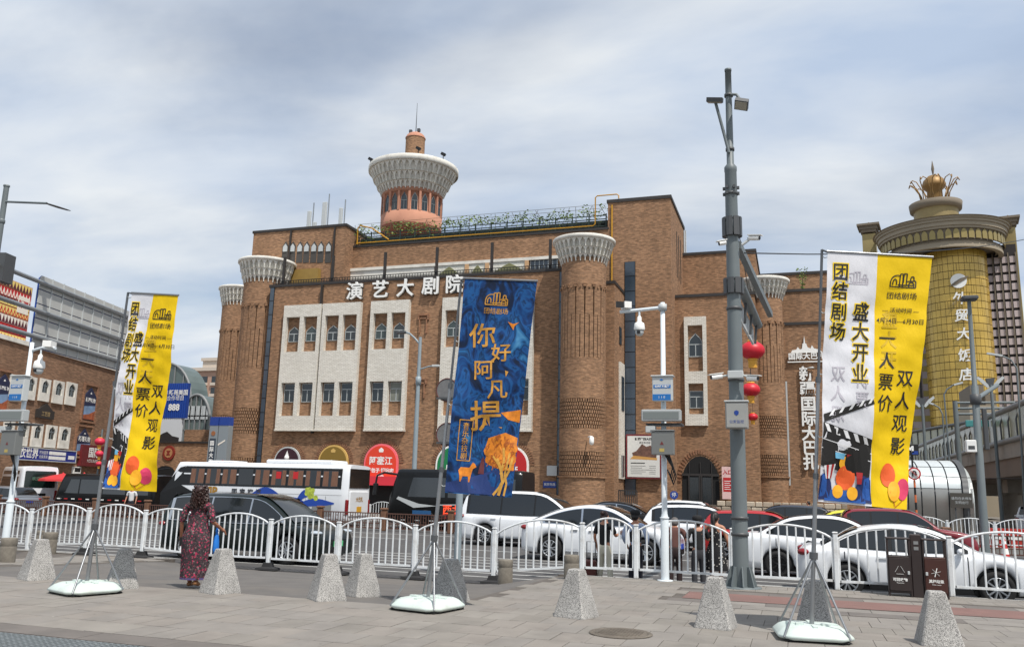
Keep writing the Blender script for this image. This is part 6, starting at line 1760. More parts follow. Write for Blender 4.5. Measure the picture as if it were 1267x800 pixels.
ft_=MB(); ft_.grid([[(-.26,-.16,0),(.26,-.16,0),(.26,.16,0),(-.26,.16,0)],[(-.25,-.15,.045),(.25,-.15,.045),(.25,.15,.045),(-.25,.15,.045)],[(-.12,-.09,.075),(.12,-.09,.075),(.12,.09,.075),(-.12,.09,.075)],[(-.09,-.075,.17),(.09,-.075,.17),(.09,.075,.17),(-.09,.075,.17)]],closed=True,smooth=False); ft_.face([(-.09,-.075,.17),(.09,-.075,.17),(.09,.075,.17),(-.09,.075,.17)]); foot_m0=ft_.mesh('rubber_foot',M_FOOT)
for x,k in zip(PX,FT):
 z=gz_f(x,k)
 p=put('fence_post',post_m0,fence,T(x,YF,z+.1 if k==1 else z),world=True)
 put('post_cap',cap_m0,p,T(x,YF,z+(1.161 if k==1 else 1.061)),world=True)
 if k==1:put('rubber_foot',foot_m0,p,T(x,YF,z),world=True)
for i in range(len(PX)-1):
 x0,x1=PX[i],PX[i+1]
 n=6 if x1-x0<1.3 else 10
 fence_panel(fence,x0,x1,YF+.0,gz_f(x0,FT[i])+(.1 if FT[i]==1 else 0),gz_f(x1,FT[i+1])+(.1 if FT[i+1]==1 else 0),n)
YF2=40.5
far=thing('far_fence','white arched fence across the street before the silver canopy','fence',(8,YF2,-.3))
X2=[XY(1171.5,640,YF2)[0]+i*(XY(1230,640,YF2)[0]-XY(1171.5,640,YF2)[0])for i in range(-2,4)]
for x in X2:
 p=put('fence_post',post_m0,far,T(x,YF2,-.22),world=True); put('post_cap',cap_m0,p,T(x,YF2,.841),world=True)
for i in range(len(X2)-1):fence_panel(far,X2[i],X2[i+1],YF2,-.22,-.22,10)
b=MB(); b.box(X2[0]-1,X2[-1]+1,YF2-.4,YF2+1.2,ROAD_Z-.1,-.2); b.build('traffic_island',M_KERB,kind='structure')
for i,(px,lb)in enumerate(((1228,'left red water barrier behind the far white fence'),(1258,'right red water barrier behind the far white fence'))):
 p=atY(px,640,YF2+1.7); t_=thing('water_barrier',lb,'barrier',(p.x,YF2+1.7,ROAD_Z),group='red water barriers')
 b=MB(); b.prism([(-.55,0),(.55,0),(.52,.35),(.40,.95),(-.40,.95),(-.52,.35)],lambda u,v,d:(p.x+u,YF2+1.7+d,ROAD_Z+v),-.22,.22); b.build('body',mat('barrier_red',(176,46,34),.5,var=.08),t_)
 b=MB(); b.box(p.x-.5,p.x+.5,YF2+1.46,YF2+1.479,ROAD_Z+.5,ROAD_Z+.62); b.build('pale_band',M_LETTER,t_)
mid_f=thing('short_fence','short white arched fence between the white coach and the black bus','fence',tuple(atY(468,640,44)))
xq=XY(457,640,44)[0]
for k in range(2):fence_panel(mid_f,xq+k*1.6,xq+k*1.6+1.6,44,ROAD_Z,ROAD_Z,8)
for k in range(3):put('fence_post',post_m0,mid_f,T(xq+k*1.6,44,ROAD_Z),world=True)
f3=thing('short_fence','short white arched fence before the rubble wall behind the cars','fence',tuple(atY(1030,640,44)))
xq=XY(1006,640,44)[0]
for k in range(2):fence_panel(f3,xq+k*2.,xq+k*2.+2.,44,ROAD_Z+.15,ROAD_Z+.15,9)
for k in range(3):put('fence_post',post_m0,f3,T(xq+k*2.,44,ROAD_Z+.15),world=True)
YB=37.2
M_BROWN=mat('brown_barrier_paint',(92,64,54),.6,var=.1,vs=3); M_BRNP=mat('brown_barrier_post',(112,80,60),.7,var=.12,vs=4)
br=thing('median_barrier','low brown railing with thick posts along the middle of the street','barrier',(-20,YB,ROAD_Z))
x=XY(181,640,YB)[0]; step=XY(181,640,YB)[0]-XY(116,640,YB)[0]
x-=step*4
unit=MB()
w=step
for k in(.12,.34,.80):unit.beam((0,0,k),(w,0,k),.05,.05)
n=int(w/.13)
for i in range(n):unit.beam((w*(i+.5)/n,0,.14),(w*(i+.5)/n,0,.80),.028)
for i in range(0,n-1,3):
 u=w*(i+.5)/n; unit.beam((u,-.005,.45),(u+w/n,-.005,.45),.03); unit.beam((u,-.005,.66),(u+w/n,-.005,.66),.03)
um_=unit.mesh('rail_panel',M_BROWN)
pu=MB(); pu.bevbox(-.13,.13,-.13,.13,0,.95,.03); pu.bevbox(-.16,.16,-.16,.16,.951,1.06,.03); pum=pu.mesh('barrier_post',M_BRNP)
for i in range(24):
 put('barrier_post',pum,br,T(x+i*w,YB,ROAD_Z),world=True); put('rail_panel',um_,br,T(x+i*w,YB,ROAD_Z),world=True)
for i in range(2):
 p=atY((1215,1242)[i],664,36.0)
 t_=thing('traffic_cone',('left' if i==0 else 'right')+' of two red and white traffic cones beyond the nearest white sedan','cone',(p.x,36,ROAD_Z),group='traffic cones')
 b=MB(); b.bevbox(-.2,.2,-.2,.2,0,.04,.01); put('base',b.mesh('base',M_BLACK),t_)
 b=MB(); b.lathe((0,0,0),[(.16,.041),(.13,.2)],16); b.lathe((0,0,0),[(.10,.40),(.07,.56)],16); b.lathe((0,0,0),[(.05,.66),(.03,.75),(0.001,.75)],16); put('cone',b.mesh('cone',mat('cone_red',(190,40,34),.5)),t_)
 b=MB(); b.lathe((0,0,0),[(.131,.2),(.10,.40)],16); b.lathe((0,0,0),[(.071,.56),(.05,.66)],16); put('white_bands',b.mesh('white_bands',M_LETTER),t_)
# ------------ granite bollards
M_GRAN=bpy.data.materials.new('speckled_granite'); M_GRAN.use_nodes=True
_t=M_GRAN.node_tree; _b=_t.nodes['Principled BSDF']; _b.inputs['Roughness'].default_value=.8
_tc_=_t.nodes.new('ShaderNodeTexCoord')
_v=_t.nodes.new('ShaderNodeTexVoronoi'); _v.inputs['Scale'].default_value=150.0; _t.links.new(_tc_.outputs['Object'],_v.inputs['Vector'])
_rp=_t.nodes.new('ShaderNodeValToRGB'); _cr=_rp.color_ramp
_cr.elements[0].position=0.0; _cr.elements[0].color=lin((80,79,78)); _cr.elements[1].position=1.0; _cr.elements[1].color=lin((196,193,188))
for pos,c_ in((.20,(118,116,114)),(.30,(150,148,144)),(.62,(166,164,160))):
 e_=_cr.elements.new(pos); e_.color=lin(c_)
_sp=_t.nodes.new('ShaderNodeSeparateXYZ'); _t.links.new(_v.outputs['Color'],_sp.inputs[0]); _t.links.new(_sp.outputs[0],_rp.inputs[0])
_n=_t.nodes.new('ShaderNodeTexNoise'); _n.inputs['Scale'].default_value=3.0; _n.inputs['Detail'].default_value=6; _t.links.new(_tc_.outputs['Object'],_n.inputs['Vector'])
_mr=_t.nodes.new('ShaderNodeMapRange'); _mr.inputs[1].default_value,_mr.inputs[2].default_value,_mr.inputs[3].default_value,_mr.inputs[4].default_value=.3,.7,.78,1.1
_t.links.new(_n.outputs[0],_mr.inputs[0])
_mx=_t.nodes.new('ShaderNodeMix'); _mx.data_type='RGBA'; _mx.blend_type='MULTIPLY'; _mx.inputs[0].default_value=1
_t.links.new(_rp.outputs[0],_mx.inputs[6]); _t.links.new(_mr.outputs[0],_mx.inputs[7]); _t.links.new(_mx.outputs[2],_b.inputs['Base Color'])
_bp=_t.nodes.new('ShaderNodeBump'); _bp.inputs['Strength'].default_value=.3; _bp.inputs['Distance'].default_value=.003; _t.links.new(_sp.outputs[1],_bp.inputs['Height']); _t.links.new(_bp.outputs[0],_b.inputs['Normal'])
pb=MB()
def sq(h,z,c=.02):return[(-h+c,-h,z),(h-c,-h,z),(h,-h+c,z),(h,h-c,z),(h-c,h,z),(-h+c,h,z),(-h,h-c,z),(-h,-h+c,z)]
pb.grid([sq(.232,-.02),sq(.232,.012),sq(.094,.60,.014),sq(.082,.615,.012)],closed=True,smooth=False); pb.face(sq(.082,.615,.012))
pyr_m=pb.mesh('granite_bollard',M_GRAN)
boll=[(45,720,-22,'leftmost granite pyramid bollard, a round stump just behind it'),(150,730.5,-42,'granite pyramid bollard touching the base of the left banner'),(272,736.5,-20,'granite pyramid bollard beside the woman in the long dress'),(404,745,-40,'granite pyramid bollard left of the close pair near the blue banner'),(448,735,-32,'smaller looking granite bollard just behind the close pair'),(556,746,-14,'granite pyramid bollard behind the legs of the blue banner stand'),(713,766,-16,'granite pyramid bollard beside the round manhole cover'),(886,779,-8,'granite pyramid bollard before the tall grey pole'),(1010,775,-10,'granite pyramid bollard behind the legs of the right banner stand'),(1162,800,4,'rightmost granite pyramid bollard before the litter bins')]
for px,py,rz,lb in boll:
 p=atZ(px,py-4,0.0)
 M=T(p.x,p.y,zt(p.x,p.y)+.0,R(rz))@Matrix.Diagonal((1,1,1+.06*sin(px),1))
 tag(put('granite_bollard',pyr_m,None,M),lb,'bollard','granite pyramid bollards along the pavement edge')
cyl=MB(); cyl.lathe((0,0,0),[(.155,-.02),(.155,.30),(.150,.31),(.150,.325),(.155,.335),(.155,.455),(.14,.475),(0.001,.478)],24)
M_STUMP=mat('brown_grey_stone',(116,110,100),.9,var=.22,vs=14,dirt=(92,86,78),ds=2.5,bump=.4,bs=60)
M_STUMP2=mat('pale_stump_stone',(166,156,142),.9,var=.15,vs=20)
cyl_m=cyl.mesh('stone_stump',M_STUMP)
for px,py,s,lb in((8,695,1.05,'round stone stump at the far left by the white camera pole'),(49,672,.8,'pale topped round stump right behind the leftmost pyramid bollard'),(60,684,1.12,'tall round stump against the fence behind the leftmost pyramid bollard'),(625,720,1.0,'round stone stump before the white people carrier'),(707,716,1.0,'round stone stump behind the pyramid bollard by the manhole')):
 z=-.10
 p=atZ(px,py,z)
 for _ in range(8):p=atZ(px,py,zt(p.x,p.y))
 t_=put('stone_stump',cyl_m,None,T(p.x,p.y,zt(p.x,p.y))@Matrix.Diagonal((s,s,s,1))); tag(t_,lb,'bollard','round stone stumps')
p=atZ(768,783.5,0)
mh=thing('manhole_cover','round worn iron manhole cover set in the paving','manhole cover',(p.x,p.y,.004))
M_IRON=mat('worn_iron',(104,96,86),.75,metal=.2,var=.2,vs=12,dirt=(124,116,104),ds=4)
b=MB(); b.lathe((0,0,0),[(.38,.004),(.37,.012),(.33,.012),(.325,.006),(.001,.006)],40); put('frame',b.mesh('frame',M_IRON),mh)
b=MB(); b.lathe((0,0,0),[(.315,.006),(.31,.012),(.001,.012)],40)
for i in range(-7,8):
 for j in range(-7,8):
  if i*i+j*j<46:b.box(i*.04-.013,i*.04+.013,j*.04-.013,j*.04+.013,.012,.017)
put('lid',b.mesh('lid',M_IRON),mh)
# ------------ litter bins
p=atY(1136,728,17.85)
bn=thing('litter_bin','dark brown twin litter bin with recycling symbols against the fence','litter bin',(p.x,p.y,zt(p.x,p.y)),R(-3))
M_BIN,M_BIN2=mat('bin_dark_brown',(48,38,36),.5,var=.08,vs=2),mat('bin_rust_brown',(66,34,26),.5,var=.08,vs=2)
W2_=.40
for s,m in((-1,M_BIN),(1,M_BIN2)):
 x0,x1=(s*.10,s*.50)if s>0 else(-.50,-.10)
 b=MB(); b.bevbox(x0,x1,-.17,.17,.06,.72,.012); bx_=put('bin_body',b.mesh('bin_body',m),bn)
 b=MB(); b.bevbox(x0+.02,x1-.02,-.186,-.168,.10,.69,.008); dr=put('bin_door',b.mesh('bin_door',m),bn)
 b=MB(); cxm=(x0+x1)/2; F_=lambda u,v,d:(cxm+u,-.187-d,.46+v)
 if s<0:
  for i in range(3):
   a0,a1=pi/2+i*2*pi/3+.22,pi/2+(i+1)*2*pi/3-.22
   b.beam(F_(.085*cos(a0),.085*sin(a0),.003),F_(.085*cos(a1),.085*sin(a1),.003),.016,.004)
 else:
  for i in range(3):
   a=pi*i/3+.26; b.beam(F_(.08*cos(a),.08*sin(a),.003+i*.0006),F_(-.08*cos(a),-.08*sin(a),.003+i*.0006),.014,.004)
 b.build('symbol',M_LETTER,dr,world=False)
 b=MB(); add_text(b,'可回收物' if s<0 else '其他垃圾',lambda u,v,d:(cxm+u,-.189,.30+v),size=.062,bold=.002); add_text(b,'Recyclable' if s<0 else 'Other waste',lambda u,v,d:(cxm+u,-.189,.245+v),size=.03); b.build('lettering',M_LETTER,dr,world=False)
 b=MB(); b.bevbox(x0+(.03 if s>0 else.33),x0+(.07 if s>0 else.37),-.205,-.186,.40,.46,.004); b.build('lock',M_LGREY,dr,world=False)
 for xx in(x0+.015,x1-.015,):
  for yy in(-.155,.155):
   b=MB(); b.bevbox(xx-.015,xx+.015,yy-.015,yy+.015,0,1.02,.004); put('frame_bar',b.mesh('frame_bar',M_BIN),bn)
 b=MB(); b.bevbox(x0-.01,x1+.01,-.18,.18,1.021,1.05,.008); put('lid',b.mesh('lid',M_BIN),bn)
b=MB(); b.bevbox(-.095,.095,-.15,.15,0,1.12,.012); mdl=put('centre_post',b.mesh('centre_post',M_BIN),bn)
b=MB(); b.box(-.04,.04,-.156,-.151,.94,1.0); b.box(-.04,.04,-.156,-.151,.84,.90); put('stickers',b.mesh('stickers',M_GREY),mdl)
# ------------ the tall pole with lamps and cameras
p=atY(917,717,17.55); PXX,PYY,PZ=p.x,p.y,zt(p.x,p.y)
hp=lambda y:XY(905,y,PYY)[1]
lp=thing('lamp_mast','tallest pole, dark grey with two floodlights and cameras, by the fence','street lamp',(PXX,PYY,PZ))
ztop=hp(88)
b=MB(); b.lathe((PXX,PYY,0),[(.152,PZ),(.148,hp(560)),(.142,hp(420)),(.130,hp(300)),(.122,hp(213)),(.13,hp(212)),(.13,hp(207)),(.075,hp(203)),(.068,hp(120)),(.066,ztop),(.074,ztop),(.074,ztop+.05),(.001,ztop+.06)],16,smooth=True); b.build('pole',M_POLE,lp)
for y_,r_ in((640,.158),(660,.158),(470,.15),(382,.145),(352,.14),(240,.13),(118,.08),(185,.08)):
 b=MB(); z=hp(y_); b.lathe((PXX,PYY,0),[(r_-.02,z-.03),(r_+.012,z-.03),(r_+.012,z+.03),(r_-.02,z+.03)],20); b.build('strap',M_DGREY,lp)
for i in range(8):
 a=pi*2*i/8+.2
 b=MB(); u=Vector((cos(a),sin(a),0)); q=Vector((PXX,PYY,PZ)); t=Vector((-u.y,u.x,0))*.012
 for s in(-1,1):pass
 A=[q+u*.14,q+u*.30,q+u*.30+Vector((0,0,.05)),q+u*.20+Vector((0,0,.40)),q+u*.14+Vector((0,0,.40))]
 b.face([v+t for v in A]); b.face([v-t for v in A][::-1])
 for k in range(5):j=(k+1)%5; b.face([A[k]+t,A[k]-t,A[j]-t,A[j]+t])
 b.build('gusset',M_POLE,lp)
b=MB(); b.lathe((PXX,PYY,0),[(.38,PZ+.001),(.38,PZ+.025),(.14,PZ+.027)],20); b.build('base_plate',M_POLE,lp)
for y0,y1 in((270,293),(345,364)):
 za,zb=hp(y1),hp(y0); b=MB(); n=8
 for i in range(n):
  a=2*pi*i/n+.2; b.arcbox((PXX,PYY,0),.125,.205,a+.05,a+.70,za,zb,2)
 b.build('socket_collar',M_DGREY,lp,kind='stuff')
 b=MB(); b.lathe((PXX,PYY,0),[(.12,za+.05),(.18,za+.06),(.18,zb-.06),(.12,zb-.05)],20); b.build('collar',M_POLE,lp)
b=MB()
for zc_ in(hp(233),hp(240)):
 for i in range(6):
  a=i*pi/3; b.cbox((PXX+.145*cos(a),PYY+.145*sin(a),zc_),(.05,.05,.06))
b.build('socket_studs',M_DGREY,lp,kind='stuff')
M_LED_=mat('floodlight_face',(168,164,150),.4)
def flood(px,py,w,h,tilt,arm,lab):
 q=atY(px,py,PYY-.2)
 b=MB(); Mx=Matrix.Rotation(tilt[1],3,'Y')@Matrix.Rotation(tilt[0],3,'X')
 b.cbox(q,(w,h,.09),M=Mx); o=b.build('lamp_head',M_DGREY,lp)
 b=MB(); b.cbox(Vector(q)+Mx@Vector((0,0,-.05)),(w*.86,h*.8,.02),M=Mx); b.build('lamp_face',M_LED_,o)
 b=MB(); b.tube([atY(*a_,PYY-.1)for a_ in arm]+[q],.032,8); b.build('lamp_arm',M_POLE,lp)
flood(884.5,124,.33,.24,(R(18),R(8)),[(902,189),(893,155)],'')
flood(917.5,129,.28,.26,(R(-24),R(16)),[(904,117),(911,117),(914,121)],'')
def bullet_cam(root,q,d,L=.32,r=.05):
 d=Vector(d).normalized(); q=Vector(q)
 b=MB(); b.tube([q,q+d*L],r,10); b.beam(q+Vector((0,0,r+.01))-d*.02,q+d*(L+.06)+Vector((0,0,r+.01)),r*2.2,.015); o=b.build('bullet_camera',M_LETTER,root)
 b=MB(); b.tube([q+d*(L-.005),q+d*(L+.012)],r*.8,10); b.build('lens',M_BLACK,o)
b=MB(); b.tube([atY(918,303,PYY-.1),atY(926,297,PYY-.1),atY(926,294,PYY-.1)],.03,6); b.build('camera_arm',M_LGREY,lp)
bullet_cam(lp,atY(927,294.5,PYY-.1),(1,-.4,-.18),.22)
bullet_cam(lp,atY(898,300,PYY-.3),(-1,-.4,-.25),.14,.045)
b=MB(); b.tube([atY(888,466,PYY-.25),atY(915,462,PYY-.25),atY(930,468,PYY-.25)],.022,6); b.bevbox(PXX-.14,PXX+.16,PYY-.34,PYY-.2,hp(470),hp(461),.01); b.build('camera_crossbar',M_LGREY,lp)
bullet_cam(lp,atY(893,465,PYY-.3),(-1,-.5,-.2),.22); bullet_cam(lp,atY(925,467.5,PYY-.3),(1,-.5,-.12),.22)
eb=thing('control_box','grey metal control box with a blue police badge strapped to the tallest pole','box',(PXX,PYY-.3,hp(530)))
xa,xb=XY(897.5,513,PYY-.35)[0],XY(925.5,513,PYY-.35)[0]; za,zb=XY(911,530,PYY-.35)[1],XY(911,497,PYY-.35)[1]
b=MB(); b.bevbox(xa,xb,PYY-.38,PYY-.18,za,zb,.012); b.build('case',mat('box_grey',(150,150,146),.45,metal=.2,var=.06),eb)
b=MB(); b.bevbox(xa+.02,xb-.02,PYY-.395,PYY-.381,za+.02,zb-.03,.006); bd_=b.build('door',mat('box_grey2',(160,160,156),.45,metal=.2,var=.06),eb)
b=MB(); xm,zm=(xa+xb)/2,za+(zb-za)*.58
b.prism([(-.045,.03),(-.02,.045),(0,.055),(.02,.045),(.045,.03),(.04,-.02),(0,-.055),(-.04,-.02)],lambda u,v,d:(xm+u,PYY-.396-d,zm+v),0,.004); b.build('badge',M_BLUE,bd_)
b=MB(); add_text(b,'公安监控',lambda u,v,d:(xm+u,PYY-.398,za+(zb-za)*.25+v),size=.07); b.build('lettering',M_BLUE,bd_)
b=MB(); b.bevbox(xa-.02,xb+.02,PYY-.40,PYY-.16,zb,zb+.03,.008); b.build('rain_lid',M_LGREY,eb)
dirY=Vector((.04,1,0)).normalized()
b=MB(); q0=Vector((PXX+.1,PYY+.2,hp(300))); q1=atY(953,389,24.2); b.beam(q0,q1,.13,.16); b.build('sloping_arm',M_POLE,lp)
q0=Vector((PXX+.12,PYY+.2,hp(350))); Ye=22.2; q1=atY(938,402,Ye)
b=MB(); b.tube([q0,q1],.11,10); b.build('sign_arm',M_POLE,lp)
og=thing('overhead_sign','overhead road sign seen edge on, hanging from the arm of the tallest pole','road sign',tuple(q0+(q1-q0)*.6))
b=MB(); d_=(q1-q0); nrm=Vector((d_.y,-d_.x,0)).normalized()
for i in range(7):
 a,c_=q0+d_*(.22+.75*i/7),q0+d_*(.22+.75*(i+1)/7-.01)
 b=MB(); b.prism([(0,0),(1,0),(1,1),(0,1)],lambda u,v,d:a+(c_-a)*u+Vector((0,0,-.12-.42*(1-v)))-nrm*(.1+d),0,.05); b.build('sign_panel',M_LGREY,og)
b=MB()
for k in(.3,.6,.9):b.beam(q0+d_*k+Vector((0,0,.05)),q0+d_*k+Vector((0,0,-.56))-nrm*.05,.06)
b.build('hangers',M_DGREY,og,kind='stuff')
def lantern(px,py,Y,dpx,lb,ropez=None,group='red lanterns strung over the street',m=None,d_m=None):
 q=atY(px,py,Y)if Y else None
 depth=(q-CAM).dot(FW); r=dpx/2/F_PX*depth*1.0
 t_=thing('red_lantern',lb,'lantern',tuple(q),group=group)
 b=MB(); n=20; prof=[(r*.42,-r*.72)]+[(r*cos(a)*1.03,r*.80*sin(a))for a in[(-60+12*i)*pi/180 for i in range(11)]]+[(r*.42,r*.72)]
 rows=[]
 for q_,z_ in prof:
  rows.append([(q.x+q_*(1-(.06 if j%2 else 0))*cos(pi*j/n),q.y+q_*(1-(.06 if j%2 else 0))*sin(pi*j/n),q.z+z_)for j in range(2*n)])
 b.grid(rows,closed=True); b.build('globe',m or mat('lantern_red',(196,28,44),.45,spec=.5),t_)
 b=MB()
 for s in(-1,1):b.lathe((q.x,q.y,q.z),[(r*.02,s*r*.70),(r*.44,s*r*.70),(r*.42,s*r*.88),(r*.02,s*r*.88)],16)
 b.build('gold_caps',mat('lantern_gold',(214,156,52),.5),t_)
 b=MB(); b.lathe((q.x,q.y,q.z),[(r*.40,-r*.88),(r*.36,-r*1.5),(.001,-r*1.5)],14,smooth=False); b.build('tassel',MATS['lantern_gold'],t_)
 b=MB(); b.tube([(q.x,q.y,q.z+r*.88),(q.x,q.y,ropez or q.z+r*1.5)],.012,5); b.build('cord',M_BLACK,t_)
 return q
qa=atY(930,410,28.0); rope=[Vector((PXX,PYY,hp(395))),Vector((0,0,0)),Vector((0,0,0)),Vector((0,0,0))]
qs=[(931,433.5,28.5,29,'nearest and largest red lantern beside the tall grey pole'),(929,482,39.5,22,'middle red lantern beside the control box on the tall pole'),(931.5,515.5,61.0,12,'smallest red lantern low beside the tall grey pole')]
zr_=7.75
cb=thing('lantern_cable','thin cable from the tall pole to the theatre carrying red lanterns','cable',(PXX,PYY,zr_))
b=MB(); pts=[Vector((PXX,PYY+.2,zr_+.3))]+[Vector((atY(a,y,Y).x,Y,zr_))for a,y,Y,_,_ in qs]+[Vector((atY(931.5,515,62).x,YD-.05 if False else 62.3,zr_+.2))]
b.tube(pts,.014,5); b.build('wire',M_BLACK,cb)
for a,y,Y,d,lb in qs:lantern(a,y,Y,d,lb,zr_)
for i,(y,d,lb)in enumerate(((546,12,'topmost of three pink red lanterns left of the left banner pole'),(561,9.5,'middle of three pink red lanterns left of the left banner pole'),(573.5,7.5,'lowest of three pink red lanterns left of the left banner pole'))):
 lantern(123.5-i*.5,y,40.5,d,lb,atY(123,(538,553,567)[i],40.5).z,'pink red lanterns strung before the hall',mat('lantern_pink',(206,44,72),.5))
b=MB(); q=atY(123,540,40.5); b.tube([(q.x+.05,40.62,ROAD_Z),(q.x+.05,40.62,q.z+.45)],.05,8)
for y in(538,553,567):z=atY(123,y,40.5).z; b.beam((q.x+.05,40.62,z+.03),(q.x+.05,40.48,z+.03),.03)
tag(b.build('lantern_post',M_POLE),'slim grey post carrying three pink red lanterns before the hall','post')
# ------------ white camera poles
def camera_pole(px,py,ytop,label,armdir,pxs,first):
 p=atZ(px,py,-.08)
 for _ in range(6):p=atZ(px,py,zt(p.x,p.y))
 x,y,z=p.x,p.y,zt(p.x,p.y)
 h=lambda yy,pxx=px:XY(pxx,yy,y)[1]
 t_=thing('camera_pole',label,'camera pole',(x,y,z),group='white camera poles')
 zt2=h(ytop)
 b=MB(); hm=z+1.25; b.lathe((x,y,0),[(.085,z),(.085,hm),(.075,hm+.03),(.06,hm+.1),(.048,zt2),(.001,zt2+.01)],16); b.build('pole',M_POLELW,t_)
 b=MB(); b.lathe((x,y,0),[(.16,z+.001),(.16,z+.02),(.09,z+.022)],12); b.lathe((x,y,0),[(.086,hm-.01),(.095,hm-.01),(.095,hm+.02),(.08,hm+.02)],16); b.build('base_flange',M_POLELW,t_)
 return t_,x,y,z,h
M_POLELW=mat('white_pole_paint',(212,220,224),.4,var=.05,vs=2)
t_,x,y,z,h=camera_pole(823,718,374,'right white camera pole with dome camera, blue notice and grey box',1,0,True)
def dome_cam(root,q,s=1.0):
 b=MB(); b.lathe(q,[(.02,.30*s),(.05*s,.26*s),(.05*s,.16*s),(.11*s,.12*s),(.13*s,0),(.12*s,-.04*s)],16); o=b.build('dome_camera',M_LETTER,root)
 b=MB(); b.lathe(q,[(.095*s,-.04*s),(.10*s,-.10*s),(.07*s,-.16*s),(.001,-.18*s)],14); b.build('dome_glass',M_LGREY,o)
 b=MB(); b.cbox((q[0],q[1]-.09*s,q[2]-.10*s),(.07*s,.05*s,.07*s)); b.build('lens',M_BLACK,o)
q=atY(767,386,y); q2=Vector((x,y,atY(814,380.5,y).z))
b=MB(); b.tube([q,q2],.038,8); b.build('arm',M_POLELW,t_)
b=MB(); b.lathe((q2.x,y,q2.z),[(.08,-.07),(.09,-.07),(.09,.07),(.08,.07)],12); b.build('clamp',M_LGREY,t_)
q=atY(791,383,y); b=MB(); b.tube([q,q-Vector((0,0,.24))],.025,6); b.build('drop_tube',M_POLELW,t_); dome_cam(t_,tuple(q-Vector((0,0,.42))),.95)
q=atY(775,378,y); b=MB(); b.cbox(q,(.16,.26,.14),M=Matrix.Rotation(.5,3,'Z')); o=b.build('box_camera',M_LETTER,t_); b=MB(); b.cbox(Vector(q)+Vector((-.12,-.14,0)),(.16,.06,.13),M=Matrix.Rotation(.5,3,'Z')); b.build('lens',M_BLACK,o)
def pole_kit(root,x,y,hs,pxc,w=1.0,txt=True):
 """notice box, solar light strip, control case with cables; hs maps image rows to heights"""
 za,zb=hs(497),hs(467.5)
 b=MB(); b.bevbox(x-.20*w,x+.22*w,y-.26,y-.08,za,zb,.012); o=b.build('notice_box',M_LGREY,root)
 b=MB(); b.bevbox(x-.23*w,x+.25*w,y-.29,y-.06,zb,zb+.03,.008); b.build('lid',M_LGREY,o)
 b=MB(); hh=zb-za; b.box(x-.19*w,x+.19*w,y-.266,y-.2605,za+.01,za+hh*.27); b.box(x-.17*w,x+.19*w,y-.266,y-.2605,za+hh*.52,za+hh*.66); b.build('blue_fields',mat('notice_blue',(30,108,178),.5),o)
 b=MB(); add_text(b,'公共区域监控',lambda u,v,d:(x+.01+u,y-.268,za+hh*.59+v),size=.052,bold=.002); b.build('white_words',M_LETTER,o)
 b=MB(); add_text(b,'110',lambda u,v,d:(x+u,y-.268,za+hh*.14+v),size=.07,spacing=1.6); b.build('number_words',M_LETTER,o)
 b=MB(); b.prism([(-.04,0),(0,-.02),(.04,0),(0,.025)],lambda u,v,d:(x+u,y-.262-d,za+hh*.86+v),0,.004); b.build('blue_mark',MATS['notice_blue'],o)
 za,zb=hs(522),hs(508)
 b=MB(); b.bevbox(x-.42*w,x+.40*w,y-.34,y-.14,za,zb,.015); o=b.build('light_strip',mat('strip_grey',(168,172,172),.4),root)
 b=MB(); b.box(x-.38*w,x+.36*w,y-.346,y-.3405,za+.04,zb-.05); b.build('light_face',mat('strip_face',(120,126,124),.3),o)
 b=MB(); b.bevbox(x-.36*w,x+.40*w,y-.14,y+.3,za-.07,za-.03,.01); b.build('shelf',M_DGREY,root)
 b=MB(); b.bevbox(x-.34*w,x-.14*w,y-.3,y-.1,hs(536),hs(528),.01); b.build('small_camera',M_LGREY,root)
 za,zb=hs(563),hs(534)
 b=MB(); b.bevbox(x-.22*w,x+.24*w,y-.30,y-.08,za,zb,.012); o=b.build('control_case',mat('case_grey',(122,124,122),.45,metal=.2),root)
 b=MB(); b.bevbox(x-.235*w,x+.255*w,y-.32,y-.07,zb,zb+.025,.008); b.build('case_lid',M_GREY,o)
 b=MB(); b.prism([(-.04,0),(.04,0),(0,.075)],lambda u,v,d:(x+u,y-.301-d,za+(zb-za)*.42+v),0,.003); b.build('warning_mark',mat('mark_maroon',(110,50,50),.5),o)
 b=MB(); b.box(x-.05,x+.05,y-.304,y-.301,za+.06,za+.13); b.build('yellow_label',mat('label_tan',(180,160,90),.5),o)
 for k in range(4):
  b=MB(); e=.03*k; b.tube([(x+.05+e,y-.2,za),(x+.12+e,y-.2,za-.12-e),(x+.20+e*.8,y-.18,za-.25-e*2),(x+.16+e*.6,y-.15,za-.42-e*2),(x+.08,y-.06,za-.30)],.014,6); b.build('cable',M_BLACK,root)
pole_kit(t_,x,y,h,815)
t_,x,y,z,h0=camera_pole(4,688,425,'left white camera pole at the edge with dome camera and grey boxes',1,0,True)
h=lambda yy:XY(14,yy,y)[1]
zt2=XY(31,425,y)[1]
q2=Vector((x,y,XY(31,434,y)[1])); q=Vector((x+(atY(61,431,y).x-atY(31,434,y).x),y,XY(61,431,y)[1]))
b=MB(); b.tube([q2,q2+(q-q2)*.45+Vector((0,0,.05)),q],.034,8); b.build('arm',M_POLELW,t_)
qq=q2+(q-q2)*.42; b=MB(); b.tube([qq,qq-Vector((0,0,.2))],.022,6); b.build('drop_tube',M_POLELW,t_); dome_cam(t_,tuple(qq-Vector((0,0,.42))),1.05)
b=MB(); b.cbox(q2+(q-q2)*.8+Vector((0,-.05,.1)),(.2,.3,.15),M=Matrix.Rotation(.4,3,'Z')); b.build('box_camera',M_LETTER,t_)
pole_kit(t_,x-.02,y,h,14)
